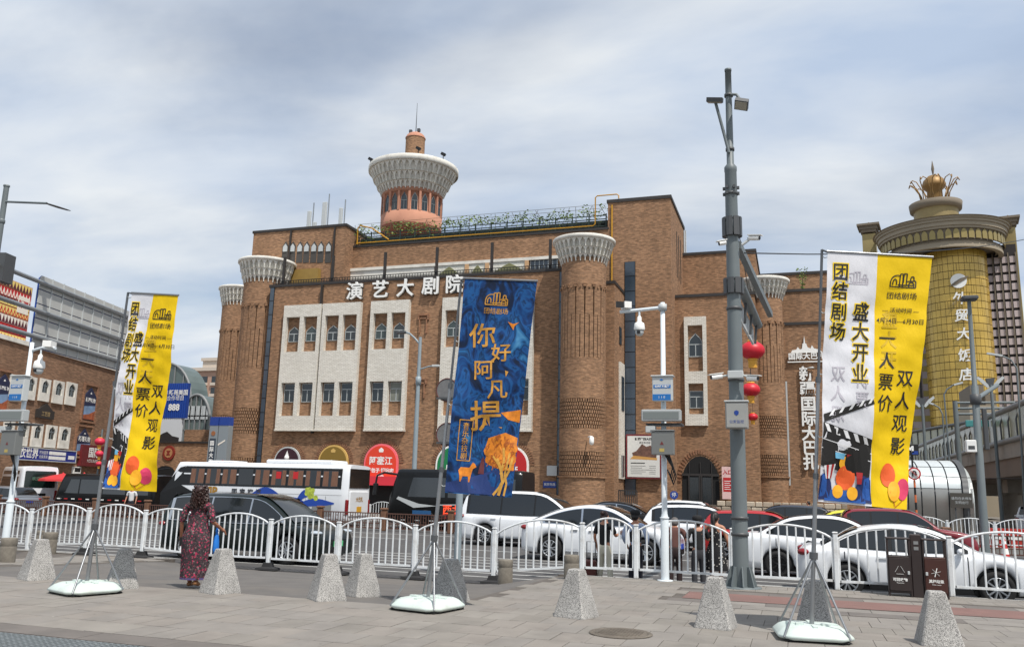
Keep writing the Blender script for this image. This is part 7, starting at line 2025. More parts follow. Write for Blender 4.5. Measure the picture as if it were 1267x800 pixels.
# ------------ street lamps
def lamp_left():
 Yq=24.0
 p=atY(-6,400,Yq); x=atY(8,232,Yq).x
 t_=thing('street_lamp','grey street lamp with a single arm at the upper left edge','street lamp',(x,Yq,zt(x,18)-.0))
 zT_=XY(8,231,Yq)[1]
 b=MB(); b.tube([(x,Yq,ROAD_Z),(x,Yq,zT_*.6),(x,Yq,zT_)],[.14,.12,.10],12); b.build('pole',M_POLE,t_)
 b=MB(); b.lathe((x,Yq,0),[(.10,zT_-1.55+.02),(.13,zT_-1.5),(.13,zT_-1.38),(.10,zT_-1.33)],14); b.lathe((x,Yq,0),[(.12,zT_),(.12,zT_+.06),(.001,zT_+.07)],14); b.build('collar',M_POLE,t_)
 q0=Vector((x,Yq,XY(10,249,Yq)[1])); q1=atY(58,251.5,Yq); q2=atY(87,260.5,Yq)
 b=MB(); b.tube([q0,q0+(q1-q0)*.95,q1],.045,8); b.build('arm',M_POLE,t_)
 d=(q2-q1); s=d.length; u=d.normalized(); v=Vector((0,1,0)); w_=u.cross(v)
 b=MB(); rows=[]
 for f,hw,th in((0,.05,.04),(.15,.10,.05),(.5,.14,.055),(.85,.11,.04),(1,.03,.02)):
  c=q1+u*s*f; rows.append([c+v*hw,c+w_*-th,c-v*hw,c+w_*th*.5])
 b.grid(rows,closed=True,smooth=False); b.face(rows[0]); b.face(rows[-1]); hd=b.build('lamp_head',M_DGREY,t_)
lamp_left()
def lamp_mid():
 Yq=44.6; x=atY(520,420,Yq).x
 t_=thing('street_lamp','slender grey street lamp before the theatre front with two short arms','street lamp',(x,Yq,ROAD_Z))
 zT_=XY(520,417,Yq)[1]
 b=MB(); b.tube([(x,Yq,ROAD_Z),(x,Yq,zT_*.5),(x,Yq,zT_)],[.15,.13,.09],12); b.build('pole',M_POLEL,t_)
 b=MB(); q=[Vector((x,Yq,XY(520,426,Yq)[1])),atY(513,418,Yq),atY(507,412.5,Yq),atY(502,411,Yq)]; b.tube(q,.06,7); a_=b.build('arm',M_POLEL,t_)
 b=MB(); c=q[-1]; b.bevbox(c.x-.55,c.x+.05,Yq-.15,Yq+.15,c.z-.07,c.z+.07,.03); b.build('lamp_head',M_DGREY,a_)
 b=MB(); q=[Vector((x,Yq,XY(520,457,Yq)[1])),atY(531,453,Yq),atY(536,452.5,Yq)]; b.tube(q,.045,7); a_=b.build('arm',M_POLEL,t_)
 b=MB(); c=q[-1]; b.bevbox(c.x-.05,c.x+.38,Yq-.12,Yq+.12,c.z-.06,c.z+.06,.02); b.build('lamp_head',M_LGREY,a_)
 b=MB(); b.lathe((x,Yq,0),[(.1,XY(520,476,Yq)[1]),(.16,XY(520,476,Yq)[1]+.02),(.16,XY(520,466,Yq)[1]),(.1,XY(520,466,Yq)[1]+.02)],12); b.build('collar',M_POLEL,t_)
lamp_mid()
p=atZ(565,712,-.3)
for _ in range(6):p=atZ(565,712,zt(p.x,p.y))
t_=thing('sign_post','plain grey post behind the blue banner carrying two round sign backs','road sign',(p.x,p.y,zt(p.x,p.y)))
zT_=XY(565,462,p.y)[1]
b=MB(); b.tube([p,(p.x,p.y,zT_)],.085,14); b.build('post',M_POLEL,t_)
for px,py in((553,482),(553,537)):
 q=atY(px,py,p.y+.16); r=14/F_PX*(q-CAM).dot(FW)
 b=MB(); b.prism([(r*cos(i*pi/14),r*sin(i*pi/14))for i in range(28)],lambda u,v,d:(q.x+u,q.y+d,q.z+v),-.0,.03); o=b.build('sign_back',mat('sign_back_grey',(112,112,112),.5,var=.15,vs=20),t_)
 b=MB(); b.tube([(q.x+r*cos(i*pi/14),q.y,q.z+r*sin(i*pi/14))for i in range(29)],.014,6,caps=False); b.build('rim',mat('sign_rim_maroon',(96,50,48),.5),o)
 b=MB(); b.beam((q.x-r*.9,q.y-.03,q.z-r*.75),(p.x+.1,q.y-.03,q.z-r*.75),.05,.05); b.build('bracket',M_DGREY,t_)
Yq=33.0
x=atY(1216,640,Yq).x
t_=thing('lamp_post','dark grey post with a square lamp head and white box at the right','street lamp',(x,Yq,ROAD_Z))
zT_=XY(1199,372,Yq)[1]
xl_,zl_=atY(1199,372,Yq).x,zT_
xb_=x; lx=lambda z:xb_+(xl_-xb_)*(z-ROAD_Z)/(zl_-ROAD_Z)
zm_=XY(1206,477,Yq)[1]
b=MB(); b.tube([(x,Yq,ROAD_Z),(lx(zm_),Yq,zm_-.02),(lx(zm_),Yq,zm_+.02),(lx(zT_),Yq,zT_)],[.14,.115,.085,.065],14); b.build('pole',M_POLE,t_)
x=lx(zT_)
b=MB(); b.bevbox(x-.26,x+.26,Yq-.3,Yq+.2,zT_,zT_+.14,.03); b.build('lamp_head',M_DGREY,t_)
z1,z0=XY(1201,544.5,Yq)[1],XY(1201,559.5,Yq)[1]
x=lx(z0)
b=MB(); b.bevbox(x-.42,x-.10,Yq-.25,Yq+.05,z0,z1,.02); o=b.build('white_box',M_LETTER,t_)
b=MB(); b.box(x-.36,x-.16,Yq-.256,Yq-.251,z0+.1,z0+.22); b.build('label',M_DGREY,o)
zj=XY(1205,494,Yq)[1]
x=lx(zj)
b=MB(); b.tube([(x,Yq,zj),(x+1.4,Yq+3.4,zj+.9)],.08,8); b.build('cross_arm',M_POLE,t_)
b=MB(); b.lathe((x,Yq,0),[(.1,zj-.2),(.18,zj-.16),(.18,zj+.16),(.1,zj+.2)],12); b.build('collar',M_DGREY,t_)
b=MB(); b.bevbox(x+.16,x+.30,Yq-.1,Yq+.1,XY(1207,556,Yq)[1],XY(1207,505,Yq)[1],.02); b.build('conduit',M_DGREY,t_)
def flower_lamp(px,pytop,Y,label):
 q=atY(px,pytop,Y)
 t_=thing('flower_lamp',label,'street lamp',(q.x,Y,ROAD_Z),group='lamps with wing shaped heads')
 b=MB(); b.tube([(q.x,Y,ROAD_Z),(q.x,Y,q.z)],[.12,.09],10); b.build('pole',M_POLE,t_)
 for k,(dx,m)in enumerate(((-1,M_LGREY),(1,M_LGREY),(0,M_DGREY))):
  b=MB()
  if dx:P=[(.06*dx,-.1),(.2*dx,-.2),(.78*dx,.42),(.7*dx,.55),(.4*dx,.32)]
  else:P=[(-.12,-.1),(.12,-.1),(.24,.42),(-.24,.42)]
  if dx<0:P=P[::-1]
  b.prism(P,lambda u,v,d:(q.x+u,Y+d,q.z+v),-.06+.0,.06+.3*(dx==0)); b.build('lamp_wing',m,t_)
flower_lamp(1141,500,62,'lamp with pale wing shaped heads left of the gold tower foot'); flower_lamp(1226,476,60,'lamp with dark wing shaped heads before the grey stepped building')
def curved_lamp(pts,Y,label):
 P=[atY(a,c_,Y)for a,c_ in pts]; P[0].z=ROAD_Z
 t_=thing('curved_lamp',label,'street lamp',tuple(P[0]),group='thin curved street lamps by the elevated road')
 b=MB(); b.tube(P[:-1],[.08]+[.045]*(len(P)-2),8); b.build('pole',M_POLE,t_)
 b=MB(); d=(P[-1]-P[-2]); b.beam(P[-2],P[-2]+d*1.0,.22,.10); b.build('lamp_head',M_LGREY,t_)
curved_lamp([(1177,600),(1171,520),(1168,488),(1172,481),(1180,476),(1191,473)],56,'curved lamp bending right in front of the gold tower')
curved_lamp([(1172,600),(1168,540),(1166,512),(1162,504),(1155,500),(1149,498)],58,'curved lamp bending left over the ramp')
Pq=[atY(1262,520,54),atY(1259,455,54),atY(1253,446,54),atY(1244,441,54),atY(1222,438,54)]
curved_lamp([(1266,620),(1261,500),(1258,455),(1251,445),(1240,440),(1221,437)],54,'long curved lamp arm reaching left at the right edge')
q=atY(1184,530,64)
t_=thing('frame_gantry','grey ladder frame with a teal sign behind the right lamp post','road sign',(q.x,64,ROAD_Z))
b=MB(); b.tube([(q.x,64,ROAD_Z),(q.x,64,XY(1184,496,64)[1])],.16,10); b.build('post',M_POLE,t_)
for y in(498,505,512):
 z=XY(1190,y,64)[1]; b=MB(); b.tube([(q.x,64,z),(q.x+3.6,64,z)],.08,8); b.build('rung',M_POLE,t_)
b=MB(); b.bevbox(q.x+.5,q.x+1.9,63.7,63.85,XY(1196,528,64)[1],XY(1196,520,64)[1],.03); b.build('teal_sign',mat('teal_sign',(70,140,140),.5),t_)
q=atY(834,612,55); t_=thing('blue_disc_sign','small round dark blue sign left of the theatre entrance','road sign',(q.x,55,-.24))
b=MB(); b.prism([(.26*cos(i*.5236),.26*sin(i*.5236))for i in range(12)],lambda u,v,d:(q.x+u,55-d,q.z+v),0,.04); b.build('disc',M_BLUE,t_)
b=MB(); add_text(b,'停',facing((q.x,54.955,q.z)),size=.3); b.build('lettering',M_LETTER,t_)
b=MB(); b.tube([(q.x,55.05,-.24),(q.x,55.05,q.z)],.04,6); b.build('post',M_DGREY,t_)
q0,q1=XY(765,612,55.5)[0],XY(788,612,55.5)[0]; t_=thing('dark_gate','dark iron gate leaf below the poster board','gate',((q0+q1)/2,55.5,-.24))
zg_,zh_=-.24,XY(776,607,55.5)[1]
b=MB()
for k in range(11):xq=q0+(q1-q0)*k/10; bb2=MB(); bb2.box(xq-.03,xq+.03,55.5,55.56,zg_,zh_); bb2.build('bar',M_COPING,t_)
b.box(q0,q1,55.49,55.57,zh_,zh_+.08); b.box(q0,q1,55.49,55.57,zg_+.3,zg_+.38); b.build('rail',M_COPING,t_)
def wire(label,pts,r=.012):
 P=[]
 for(a,c_,Y),(a2,c2,Y2)in zip(pts,pts[1:]):
  A,B=atY(a,c_,Y),atY(a2,c2,Y2)
  for i in range(10):
   t=i/9; q=A+(B-A)*t; q.z-=4*t*(1-t)*.012*(B-A).length; P.append(q)
 b=MB(); b.tube(P,r,5); tag(b.build('overhead_wire',M_BLACK),label,'wire','overhead wires at the right')
wire('thin black wire from the tall pole to the right banner and the hotel',[(921,313,PYY),(1300,289,40)],.014)
wire('low thin wire crossing the silver canopy and the right lamp post',[(1017,577,52),(1300,592,40)],.014)
# ------------ three banner stands
M_TANK=mat('pale_green_plastic',(200,212,206),.5,var=.04,vs=3,dirt=(178,182,172),ds=3)
M_STEEL=mat('stand_steel',(150,152,154),.35,metal=.75,var=.08,vs=6); M_STEELD=mat('stand_dark_steel',(100,102,104),.4,metal=.6)
def tank():
 b=MB()
 def ring(h,z,c):
  return[(-h+c,-h,z),(-h*.3,-h,z),(h*.3,-h,z),(h-c,-h,z),(h,-h+c,z),(h,-h*.3,z),(h,h*.3,z),(h,h-c,z),(h-c,h,z),(h*.3,h,z),(-h*.3,h,z),(-h+c,h,z),(-h,h-c,z),(-h,h*.3,z),(-h,-h*.3,z),(-h,-h+c,z)]
 rows=[ring(.40,.025,.14),ring(.43,.05,.13),ring(.42,.075,.13),ring(.36,.13,.11),ring(.31,.155,.10),ring(.12,.165,.05)]
 b.grid(rows,closed=True,smooth=True); b.face(rows[-1]); b.face(rows[0][::-1])
 for a in range(4):
  M=Matrix.Rotation(a*pi/2,3,'Z'); b.cbox(M@Vector((.2,0,.158)),(.2,.05,.03),M=M)
 for sx in(-1,1):b.cbox((sx*.15,-.08,.17),(.09,.09,.03))
 return b.mesh('water_tank',M_TANK)
tank_m=tank()
def stand(px,py,topx,topy,label,rz,labflag):
 p=atZ(px,py,.0)
 t_=thing('banner_stand',label,'banner stand',(p.x,p.y,0),R(rz),'banner stands on the pavement')
 put('water_tank',tank_m,t_)
 q=atY(topx,topy,p.y)
 fe=MB()
 for sx,sy in((-1,-1),(1,-1),(1,1),(-1,1)):fe.bevbox(sx*.3-.07,sx*.3+.07,sy*.3-.07,sy*.3+.07,0,.03,.01)
 put('feet',fe.mesh('feet',M_BLACK),t_,kind='stuff')
 base=Vector((p.x,p.y,.15)); top=q
 at_h=lambda z:base+(top-base)*((z-base.z)/(top.z-base.z))
 col=at_h(.95)
 b=MB(); b.tube([base,at_h(1.9)],.028,10); b.build('lower_pole',M_STEEL,t_)
 b=MB(); b.tube([at_h(1.9),at_h(3.1)],.023,10); b.build('middle_pole',M_STEEL,t_)
 b=MB(); b.tube([at_h(3.1),top],.018,10); b.build('upper_pole',M_STEELD,t_)
 b=MB()
 for z in(1.88,3.08):b.tube([at_h(z),at_h(z+.07)],.036,10)
 b.build('pole_clamps',M_STEELD,t_,kind='stuff')
 b=MB(); b.tube([at_h(.92),at_h(1.0)],.05,12); b.build('collar',M_STEELD,t_)
 for sx,sy in((-1,-1),(1,-1),(1,1),(-1,1)):
  f=WM[t_.name]@Vector((sx*.37,sy*.37,.05))
  b=MB(); b.tube([col,f],.014,8); b.build('leg',M_STEEL,t_)
 return t_,base,top,at_h
def flag_surface(TL,TR,BR,BL,amp,ph,side,sag=.0):
 TL,TR,BR,BL=map(Vector,(TL,TR,BR,BL))
 def S(u,v,d=0.0):
  a=TL+(BL-TL)*v; c_=TR+(BR-TR)*v
  p=a+(c_-a)*u
  n=(c_-a).cross(BL-TL).normalized()
  if n.y>0:n=-n
  w=amp*(sin(2*pi*(v*1.5+u*.55+ph))*(.25+v)+.45*sin(2*pi*(v*.9-u*1.3+ph*2))*(.2+.8*v)+.20*sin(2*pi*(v*5.3+u*2.2+ph*3))+.10*sin(2*pi*(v*11.0-u*1.7+ph)))
  return p+n*(w*min(1,v*5+.05)+d)+Vector((0,0,-sag*sin(pi*u)*v))
 return S
def on_flag(mb,S,shape,m=0,d=.006):
 """polygons given in (u, v) laid on the cloth: fine triangles that follow it"""
 me=bpy.data.meshes.new('tmp'); V,F_=shape
 me.from_pydata([(x,y,0)for x,y in V],[],F_)
 bm=bmesh.new(); bm.from_mesh(me)
 bmesh.ops.triangulate(bm,faces=bm.faces)
 for _ in range(3):
  es=[e for e in bm.edges if(e.verts[0].co-e.verts[1].co).length>.035]
  if not es:break
  bmesh.ops.subdivide_edges(bm,edges=es,cuts=1)
 bmesh.ops.triangulate(bm,faces=bm.faces)
 b0=len(mb.v)
 bm.verts.ensure_lookup_table()
 for i,v in enumerate(bm.verts):v.index=i
 mb.v+=[tuple(S(v.co.x,v.co.y,d))for v in bm.verts]
 for f in bm.faces:mb.f.append(tuple(b0+v.index for v in f.verts)); mb.m.append(m); mb.sm.append(False)
 bm.free(); bpy.data.meshes.remove(me)
def flag_text(mb,S,s,u,v,size,asp,bold=0.0,m=0,d=.006,sx=1.0,rot=0.0):
 """size in fractions of the flag's height; asp: height over width"""
 V,Fc=glyphs(s,1.0,bold,0.0,'CENTER',2)
 c_,s_=cos(rot),sin(rot)
 on_flag(mb,S,([(u+(x*c_-y*s_)*size*asp*sx,v-(x*s_+y*c_)*size)for x,y,z in V],Fc),m,d)
def poly(pts):return(pts,[tuple(range(len(pts)))])
def circ(u,v,r,asp,n=16,sq=1.0):return poly([(u+r*asp*cos(2*pi*k/n),v+r*sq*sin(2*pi*k/n))for k in range(n)])
def stroke(pts,w,asp):
 """thin quads along a polyline in flag coordinates"""
 out_v,out_f=[],[]
 for(a,c_),(e,g)in zip(pts,pts[1:]):
  dx,dy=(e-a)/asp,g-c_; L=hypot(dx,dy)or 1e-6; nx,ny=-dy/L*w*.5,dx/L*w*.5
  k=len(out_v); out_v+=[(a+nx*asp,c_+ny),(e+nx*asp,g+ny),(e-nx*asp,g-ny),(a-nx*asp,c_-ny)]; out_f.append((k,k+1,k+2,k+3))
 return out_v,out_f
def logo(mb,S,u,v,s,asp,m=0,d=.006,w=.0045):
 L=lambda pts:on_flag(mb,S,stroke([(u+x*s*asp,v-y*s)for x,y in pts],w,asp),m,d)
 L([(-1.0,-.45),(-1.0,.0),(-.9,.28),(-.7,.45),(-.45,.5),(-.2,.45)]); L([(-1.0,-.45),(1.05,-.45)])
 L([(-.25,-.45),(-.25,.62),(.0,.62),(.0,-.45)]); L([(.05,-.1),(.05,.66),(.3,.66),(.3,-.3)]); L([(-.8,-.3),(-.8,.05),(-.65,.2),(-.5,.05),(-.5,-.3)])
 L([(.35,.05),(1.0,.12),(1.05,.0),(1.05,-.45)]); L([(.6,.12),(.65,.45),(.85,.45),(.9,.12)]); L([(-.4,-.28),(.9,-.25)]); L([(.5,-.45),(.5,-.1),(.7,.0),(.9,-.1),(.9,-.45)])
M_FYEL=mat('flag_yellow',(230,192,16),.6,spec=.25,var=.05,vs=2,bump=.9,bs=5,stretch=(1,1,.45)); M_FWHT=mat('flag_white',(218,218,222),.6,spec=.25,var=.04,vs=2,bump=.9,bs=5,stretch=(1,1,.45))
M_INK=mat('print_black',(22,20,18),.6); M_GLOW=mat('print_bright_yellow',(244,208,20),.6)
M_PORG,M_PBLUE,M_PNAVY,M_PRED,M_PPINK,M_PWHITE,M_PCYAN,M_PYEL,M_PGHOST=[mat('print_'+n,c,.6)for n,c in(('orange',(226,92,32)),('blue',(30,84,160)),('navy',(24,40,92)),('red',(170,34,36)),('pink',(214,60,100)),('white',(226,226,226)),('cyan',(110,180,214)),('amber',(240,172,30)),('ghost',(186,182,190)))]
M_PGHY=mat('print_ghost_yellow',(206,170,16),.6)
def yellow_flag(name,label,t_,TL,TR,BR,BL,div,amp,ph,full=True):
 S=flag_surface(TL,TR,BR,BL,amp,ph,1)
 W_=(Vector(TR)-Vector(TL)).length; H_=(Vector(BL)-Vector(TL)).length; asp=H_/W_
 nv=44
 cloth=thing(name,label,'banner',tuple(TL),group='fabric banners')
 dv=lambda v:div[0]+(div[1]-div[0])*min(1,v*2)if v<.5 else div[1]+(div[2]-div[1])*(v*2-1)
 b=MB(); rows=[]
 cols=9
 for i in range(nv+1):
  v=i/nv; d_=dv(v); us=[d_*k/cols for k in range(cols+1)]+[d_+(1-d_)*k/cols for k in range(1,cols+1)]
  rows.append([S(u,v)for u in us])
 b.grid(rows,mfun=lambda i,j:0 if j<cols else 1)
 b.build('cloth',[M_FWHT,M_FYEL],cloth)
 b=MB(); b.tube([S(-.01,0)+Vector((0,0,.012)),S(1.01,0)+Vector((0,0,.012))],.016,8); b.build('top_bar',M_STEEL,cloth)
 B={}
 def mb(m):
  return B.setdefault(m.name,(MB(),m))[0]
 ul=lambda f,v:f*dv(v)if full else f*dv(v)
 ur=lambda f,v:dv(v)+f*(1-dv(v))
 g=.55*min(1,1/(asp/2.6))if False else 1.0
 wk=min(1.0,(dv(.3)/.5)**1.5)
 for ch,v in zip('团结剧场',(.085,.165,.25,.33)):
  flag_text(mb(M_GLOW),S,ch,ul(.27,v),v,.080,asp,.05,sx=wk*.88,d=.005); flag_text(mb(M_INK),S,ch,ul(.27,v),v,.076,asp,.014,sx=wk*.88,d=.009)
 for ch,v in zip('盛大开业',(.245,.325,.41,.495)):
  flag_text(mb(M_GLOW),S,ch,ul(.72,v),v,.084,asp,.05,sx=wk*.88,d=.005); flag_text(mb(M_INK),S,ch,ul(.72,v),v,.080,asp,.014,sx=wk*.88,d=.009)
 for ch,v,f in(('双',.50,.3),('人',.58,.3),('观',.66,.3),('价',.52,.75),('票',.60,.75)):flag_text(mb(M_PGHOST),S,ch,ul(f,v),v,.07,asp,.01,sx=-wk*.9,d=.004)
 for ch,v,f in(('盛',.27,.3),('大',.35,.3),('开',.43,.3)):flag_text(mb(M_PGHY),S,ch,ur(f,v),v,.075,asp,.02,sx=-.9,d=.004)
 logo(mb(M_INK),S,ur(.5,.11),.105,.05,asp)
 logo(mb(M_PGHOST),S,ul(.6,.11),.105,.045,asp,d=.004)
 flag_text(mb(M_INK),S,'团结剧场',ur(.5,.165),.165,.030,asp,.004)
 flag_text(mb(M_INK),S,'— 活动时间 —',ur(.5,.225),.225,.022,asp,.006)
 flag_text(mb(M_INK),S,'4月14日—6月30日',ur(.5,.268),.268,.024,asp,.006)
 for ch,v in zip('一人票价',(.345,.435,.52,.605)):flag_text(mb(M_INK),S,ch,ur(.26,v),v,.070,asp,.008,d=.007)
 for ch,v in zip('双人观影',(.50,.588,.675,.765)):flag_text(mb(M_INK),S,ch,ur(.68,v),v,.072,asp,.008,d=.007)
 P=lambda pts,m,d:on_flag(mb(m),S,poly([(ul(f,v),v)for f,v in pts]),m=0,d=d)
 P([(.02,.66),(.98,.585),(1.02,.605),(.04,.69)],M_INK,.006)
 for k in range(5):f=.12+k*.19; va=.655-.078*f; P([(f,va+.022),(f+.07,va-.004),(f+.13,va-.009),(f+.06,va+.017)],M_PWHITE,.009)
 P([(.02,.69),(1.0,.745),(.97,.90),(.0,.86)],M_INK,.006)
 for k in range(5):f=.04+k*.19; va=.692+.055*f; P([(f,va),(f+.08,va+.004),(f+.14,va+.035),(f+.06,va+.031)],M_PWHITE,.009)
 for va,vb in(((.0,.755),(1.0,.80)),((.0,.79),(1.0,.83)),((.34,.77),(.34,.80)),((.68,.785),(.68,.815))):
  on_flag(mb(M_PWHITE),S,stroke([(ul(*va),va[1]),(ul(*vb),vb[1])],.003,asp),d=.010)
 flag_text(mb(M_PWHITE),S,'CUT',ul(.45,.785),.785,.018,asp,.002,sx=wk,d=.010); flag_text(mb(M_PWHITE),S,'TAKE',ul(.82,.80),.80,.016,asp,.002,sx=wk,d=.010)
 P([(.0,.90),(.12,.885),(.24,.92),(.30,.985),(.0,.992)],M_PNAVY,.011); P([(.98,.90),(.86,.885),(.74,.92),(.68,.985),(1.0,.99)],M_PNAVY,.011)
 P([(.14,.95),(.88,.95),(.9,.993),(.12,.993)],M_PBLUE,.012); P([(.04,.89),(.14,.90),(.16,.975),(.02,.98)],M_PBLUE,.013); P([(.96,.89),(.86,.90),(.84,.975),(.98,.98)],M_PBLUE,.013)
 on_flag(mb(M_PORG),S,circ(ul(.52,.90),.90,.045,asp*wk,sq=1.05),d=.014); on_flag(mb(M_PYEL),S,circ(ul(.50,.845),.845,.03,asp*wk,sq=.9),d=.013)
 on_flag(mb(M_PYEL),S,circ(ul(.38,.955),.955,.026,asp*wk),d=.017); on_flag(mb(M_PYEL),S,circ(ul(.66,.958),.958,.026,asp*wk),d=.017)
 P([(.28,.805),(.48,.808),(.47,.83),(.29,.828)],M_PCYAN,.016); P([(.52,.809),(.72,.812),(.70,.834),(.53,.832)],M_PRED,.016)
 P([(.06,.86),(.30,.85),(.26,.905),(.12,.91)],M_PWHITE,.016); P([(.11,.858),(.16,.856),(.165,.908),(.14,.909)],M_PRED,.019); P([(.22,.853),(.27,.851),(.235,.906),(.21,.907)],M_PRED,.019)
 P([(.72,.875),(.84,.875),(.82,.92),(.74,.92)],M_PRED,.016)
 fb=.30 if div[2]<.5 else.45
 on_flag(mb(M_PORG),S,circ(ur(fb,.88),.875,.042,asp*.8,sq=1.1),d=.008); on_flag(mb(M_PYEL),S,circ(ur(fb+.15,.94),.935,.035,asp*.8,sq=1.1),d=.011); on_flag(mb(M_PPINK),S,circ(ur(fb+.40,.93),.925,.038,asp*.75,sq=1.1),d=.008)
 for k,(f0,v0)in enumerate(((fb,.922),(fb+.15,.974),(fb+.40,.967))):on_flag(mb(M_PRED),S,stroke([(ur(f0,v0),v0),(ur(fb+.2,.995),.995)],.002,asp),d=.0085+k*.0005)
 names={M_INK.name:'black_print',M_GLOW.name:'letter_glow',M_PGHOST.name:'show_through',M_PGHY.name:'yellow_show_through'}
 for nm,(bb3,m)in B.items():bb3.build(names.get(nm,nm.replace('print_','')+'_print'),m,cloth,kind='stuff')
 return cloth,S
def ties(t_,S,at_h,vs,TLz,BLz):
 b=MB()
 for v in vs:
  e=S(0.0,v); q=at_h(e.z+.03); b.tube([e,(e+q)/2+Vector((0,0,-.02)),q],.006,5)
 b.build('ties',M_LGREY,t_,kind='stuff')
t_,base,top,at_h=stand(1005,789,1017,309,'right banner stand with pale green water base, four steel legs and pole',8,'')
Yb_=base.y-.04
cl,S=yellow_flag('yellow_banner','right white and yellow banner with black characters, clapperboard and balloons',t_,atY(1024,312,Yb_),atY(1153.5,319,Yb_+.35),atY(1120,630,Yb_+.30),atY(1013,620,Yb_),(.48,.52,.61),.05,.15)
ties(t_,S,at_h,(.02,.25,.5,.75,.97),0,0)
b=MB(); b.tube([top,S(0,0)],.014,6); b.build('bar_joint',M_STEELD,t_)
t_,base,top,at_h=stand(106,733,158.5,362,'left banner stand with pale green water base, four steel legs and pole',-20,'')
Yb_=base.y-.04
cl,S=yellow_flag('yellow_banner','left yellow and white banner before the brick hall, narrowed by its folds',t_,atY(163,363,Yb_),atY(220.5,366,Yb_+.12),atY(191.5,608,Yb_+.25),atY(127,604,Yb_),(.47,.34,.36),.06,.55)
ties(t_,S,at_h,(.02,.25,.5,.75,.97),0,0)
b=MB(); b.tube([top,S(0,0)],.014,6); b.build('bar_joint',M_STEELD,t_)
t_,base,top,at_h=stand(529,753,571,346,'middle banner stand with pale green water base under the blue banner',-12,'')
Yb_=base.y-.04
M_FBLUE=bpy.data.materials.new('flag_blue_swirl'); M_FBLUE.use_nodes=True
_t=M_FBLUE.node_tree; _b=_t.nodes['Principled BSDF']; _b.inputs['Roughness'].default_value=.55; _b.inputs['Specular IOR Level'].default_value=.3
_tc_=_t.nodes.new('ShaderNodeTexCoord'); _mp=_t.nodes.new('ShaderNodeMapping'); _mp.inputs['Scale'].default_value=(3.6,1.0,2.2); _mp.inputs['Rotation'].default_value=(0,.7,0); _t.links.new(_tc_.outputs['Object'],_mp.inputs[0])
_n=_t.nodes.new('ShaderNodeTexNoise'); _n.inputs['Scale'].default_value=1.1; _n.inputs['Detail'].default_value=5; _n.inputs['Distortion'].default_value=1.6; _t.links.new(_mp.outputs[0],_n.inputs['Vector'])
_rp=_t.nodes.new('ShaderNodeValToRGB'); _cr=_rp.color_ramp
_cr.elements[0].position=.30; _cr.elements[0].color=lin((10,24,46)); _cr.elements[1].position=.78; _cr.elements[1].color=lin((74,136,180))
for pos,c_ in((.40,(12,34,66)),(.47,(16,58,112)),(.54,(26,86,146)),(.60,(12,44,84)),(.68,(30,96,150))):_cr.elements.new(pos).color=lin(c_)
_t.links.new(_n.outputs[0],_rp.inputs[0]); _t.links.new(_rp.outputs[0],_b.inputs['Base Color'])
TL,TR,BR,BL=atY(575,345,Yb_),atY(664.5,348.5,Yb_+.15),atY(633,615,Yb_+.30),atY(550,609,Yb_)
S=flag_surface(TL,TR,BR,BL,.045,.3,1)
cloth=thing('blue_banner','blue swirled banner with gold characters 你好阿凡提 and an orange tree','banner',tuple(TL),group='fabric banners')
asp=(BL-TL).length/(TR-TL).length
b=MB(); b.grid([[S(u/16,v/44)for u in range(17)]for v in range(45)]); b.build('cloth',M_FBLUE,cloth)
b=MB(); b.tube([S(-.02,0)+Vector((0,0,.012)),S(1.01,0)+Vector((0,0,.012))],.016,8); b.build('top_bar',M_STEEL,cloth)
M_PGOLD=mat('print_gold',(196,142,54),.5,var=.35,vs=14); M_PTREE=mat('print_tree_orange',(214,126,26),.6,var=.35,vs=16); M_PTRK=mat('print_tree_yellow',(204,152,62),.6,var=.35,vs=14)
b=MB(); logo(b,S,.47,.095,.052,asp,w=.005); flag_text(b,S,'团结剧场',.48,.15,.030,asp,.004)
for ch,u,v,s in(('你',.33,.275,.122),('好',.62,.35,.092),('阿',.40,.435,.098),('凡',.62,.52,.094),('提',.50,.65,.148)):flag_text(b,S,ch,u,v,s,asp,.010,d=.007,sx=1.12,rot=.10)
on_flag(b,S,poly([(.70,.425),(.75,.43),(.72,.455)]),d=.007)
b.build('gold_characters',M_PGOLD,cloth,kind='stuff')
b=MB()
for i,ch in enumerate('音乐杂技剧'):flag_text(b,S,ch,.225,.695+i*.034,.034,asp,.006)
on_flag(b,S,stroke([(.13,.665),(.32,.665),(.32,.85),(.13,.85),(.13,.665)],.004,asp)); b.build('framed_words',M_PGOLD,cloth,kind='stuff')
rg=random.Random(8); b=MB()
for i in range(34):
 a=rg.uniform(0,6.28); rr_=rg.uniform(0,1)**.5; u,v=.78+.24*rr_*cos(a),.80+.075*rr_*sin(a)
 if u>.975:u=.95
 on_flag(b,S,circ(u,v,rg.uniform(.012,.024),asp,8),d=.005+i*.00008)
on_flag(b,S,poly([(.56,.74),(.80,.71),(.985,.73),(.985,.88),(.80,.88),(.60,.86),(.52,.80)]),d=.0045)
on_flag(b,S,poly([(.70,.62),(.985,.60),(.985,.66),(.82,.65)]),d=.0045)
b.build('tree_crown_print',M_PTREE,cloth,kind='stuff')
b=MB()
for i in range(60):
 a=rg.uniform(0,6.28); rr_=rg.uniform(0,1)**.5; u,v=min(.965,.77+.22*rr_*cos(a)),.795+.075*rr_*sin(a)
 on_flag(b,S,stroke([(u,v),(u+rg.uniform(-.05,.01),v+rg.uniform(-.012,.012)),(u+rg.uniform(-.07,.015),v+rg.uniform(.005,.03))],.004,asp),d=.0085+i*.00003)
b.build('tree_texture_print',mat('print_tree_brown',(168,86,20),.6),cloth,kind='stuff')  # darker brown strokes printed as texture in the tree crown
b=MB()
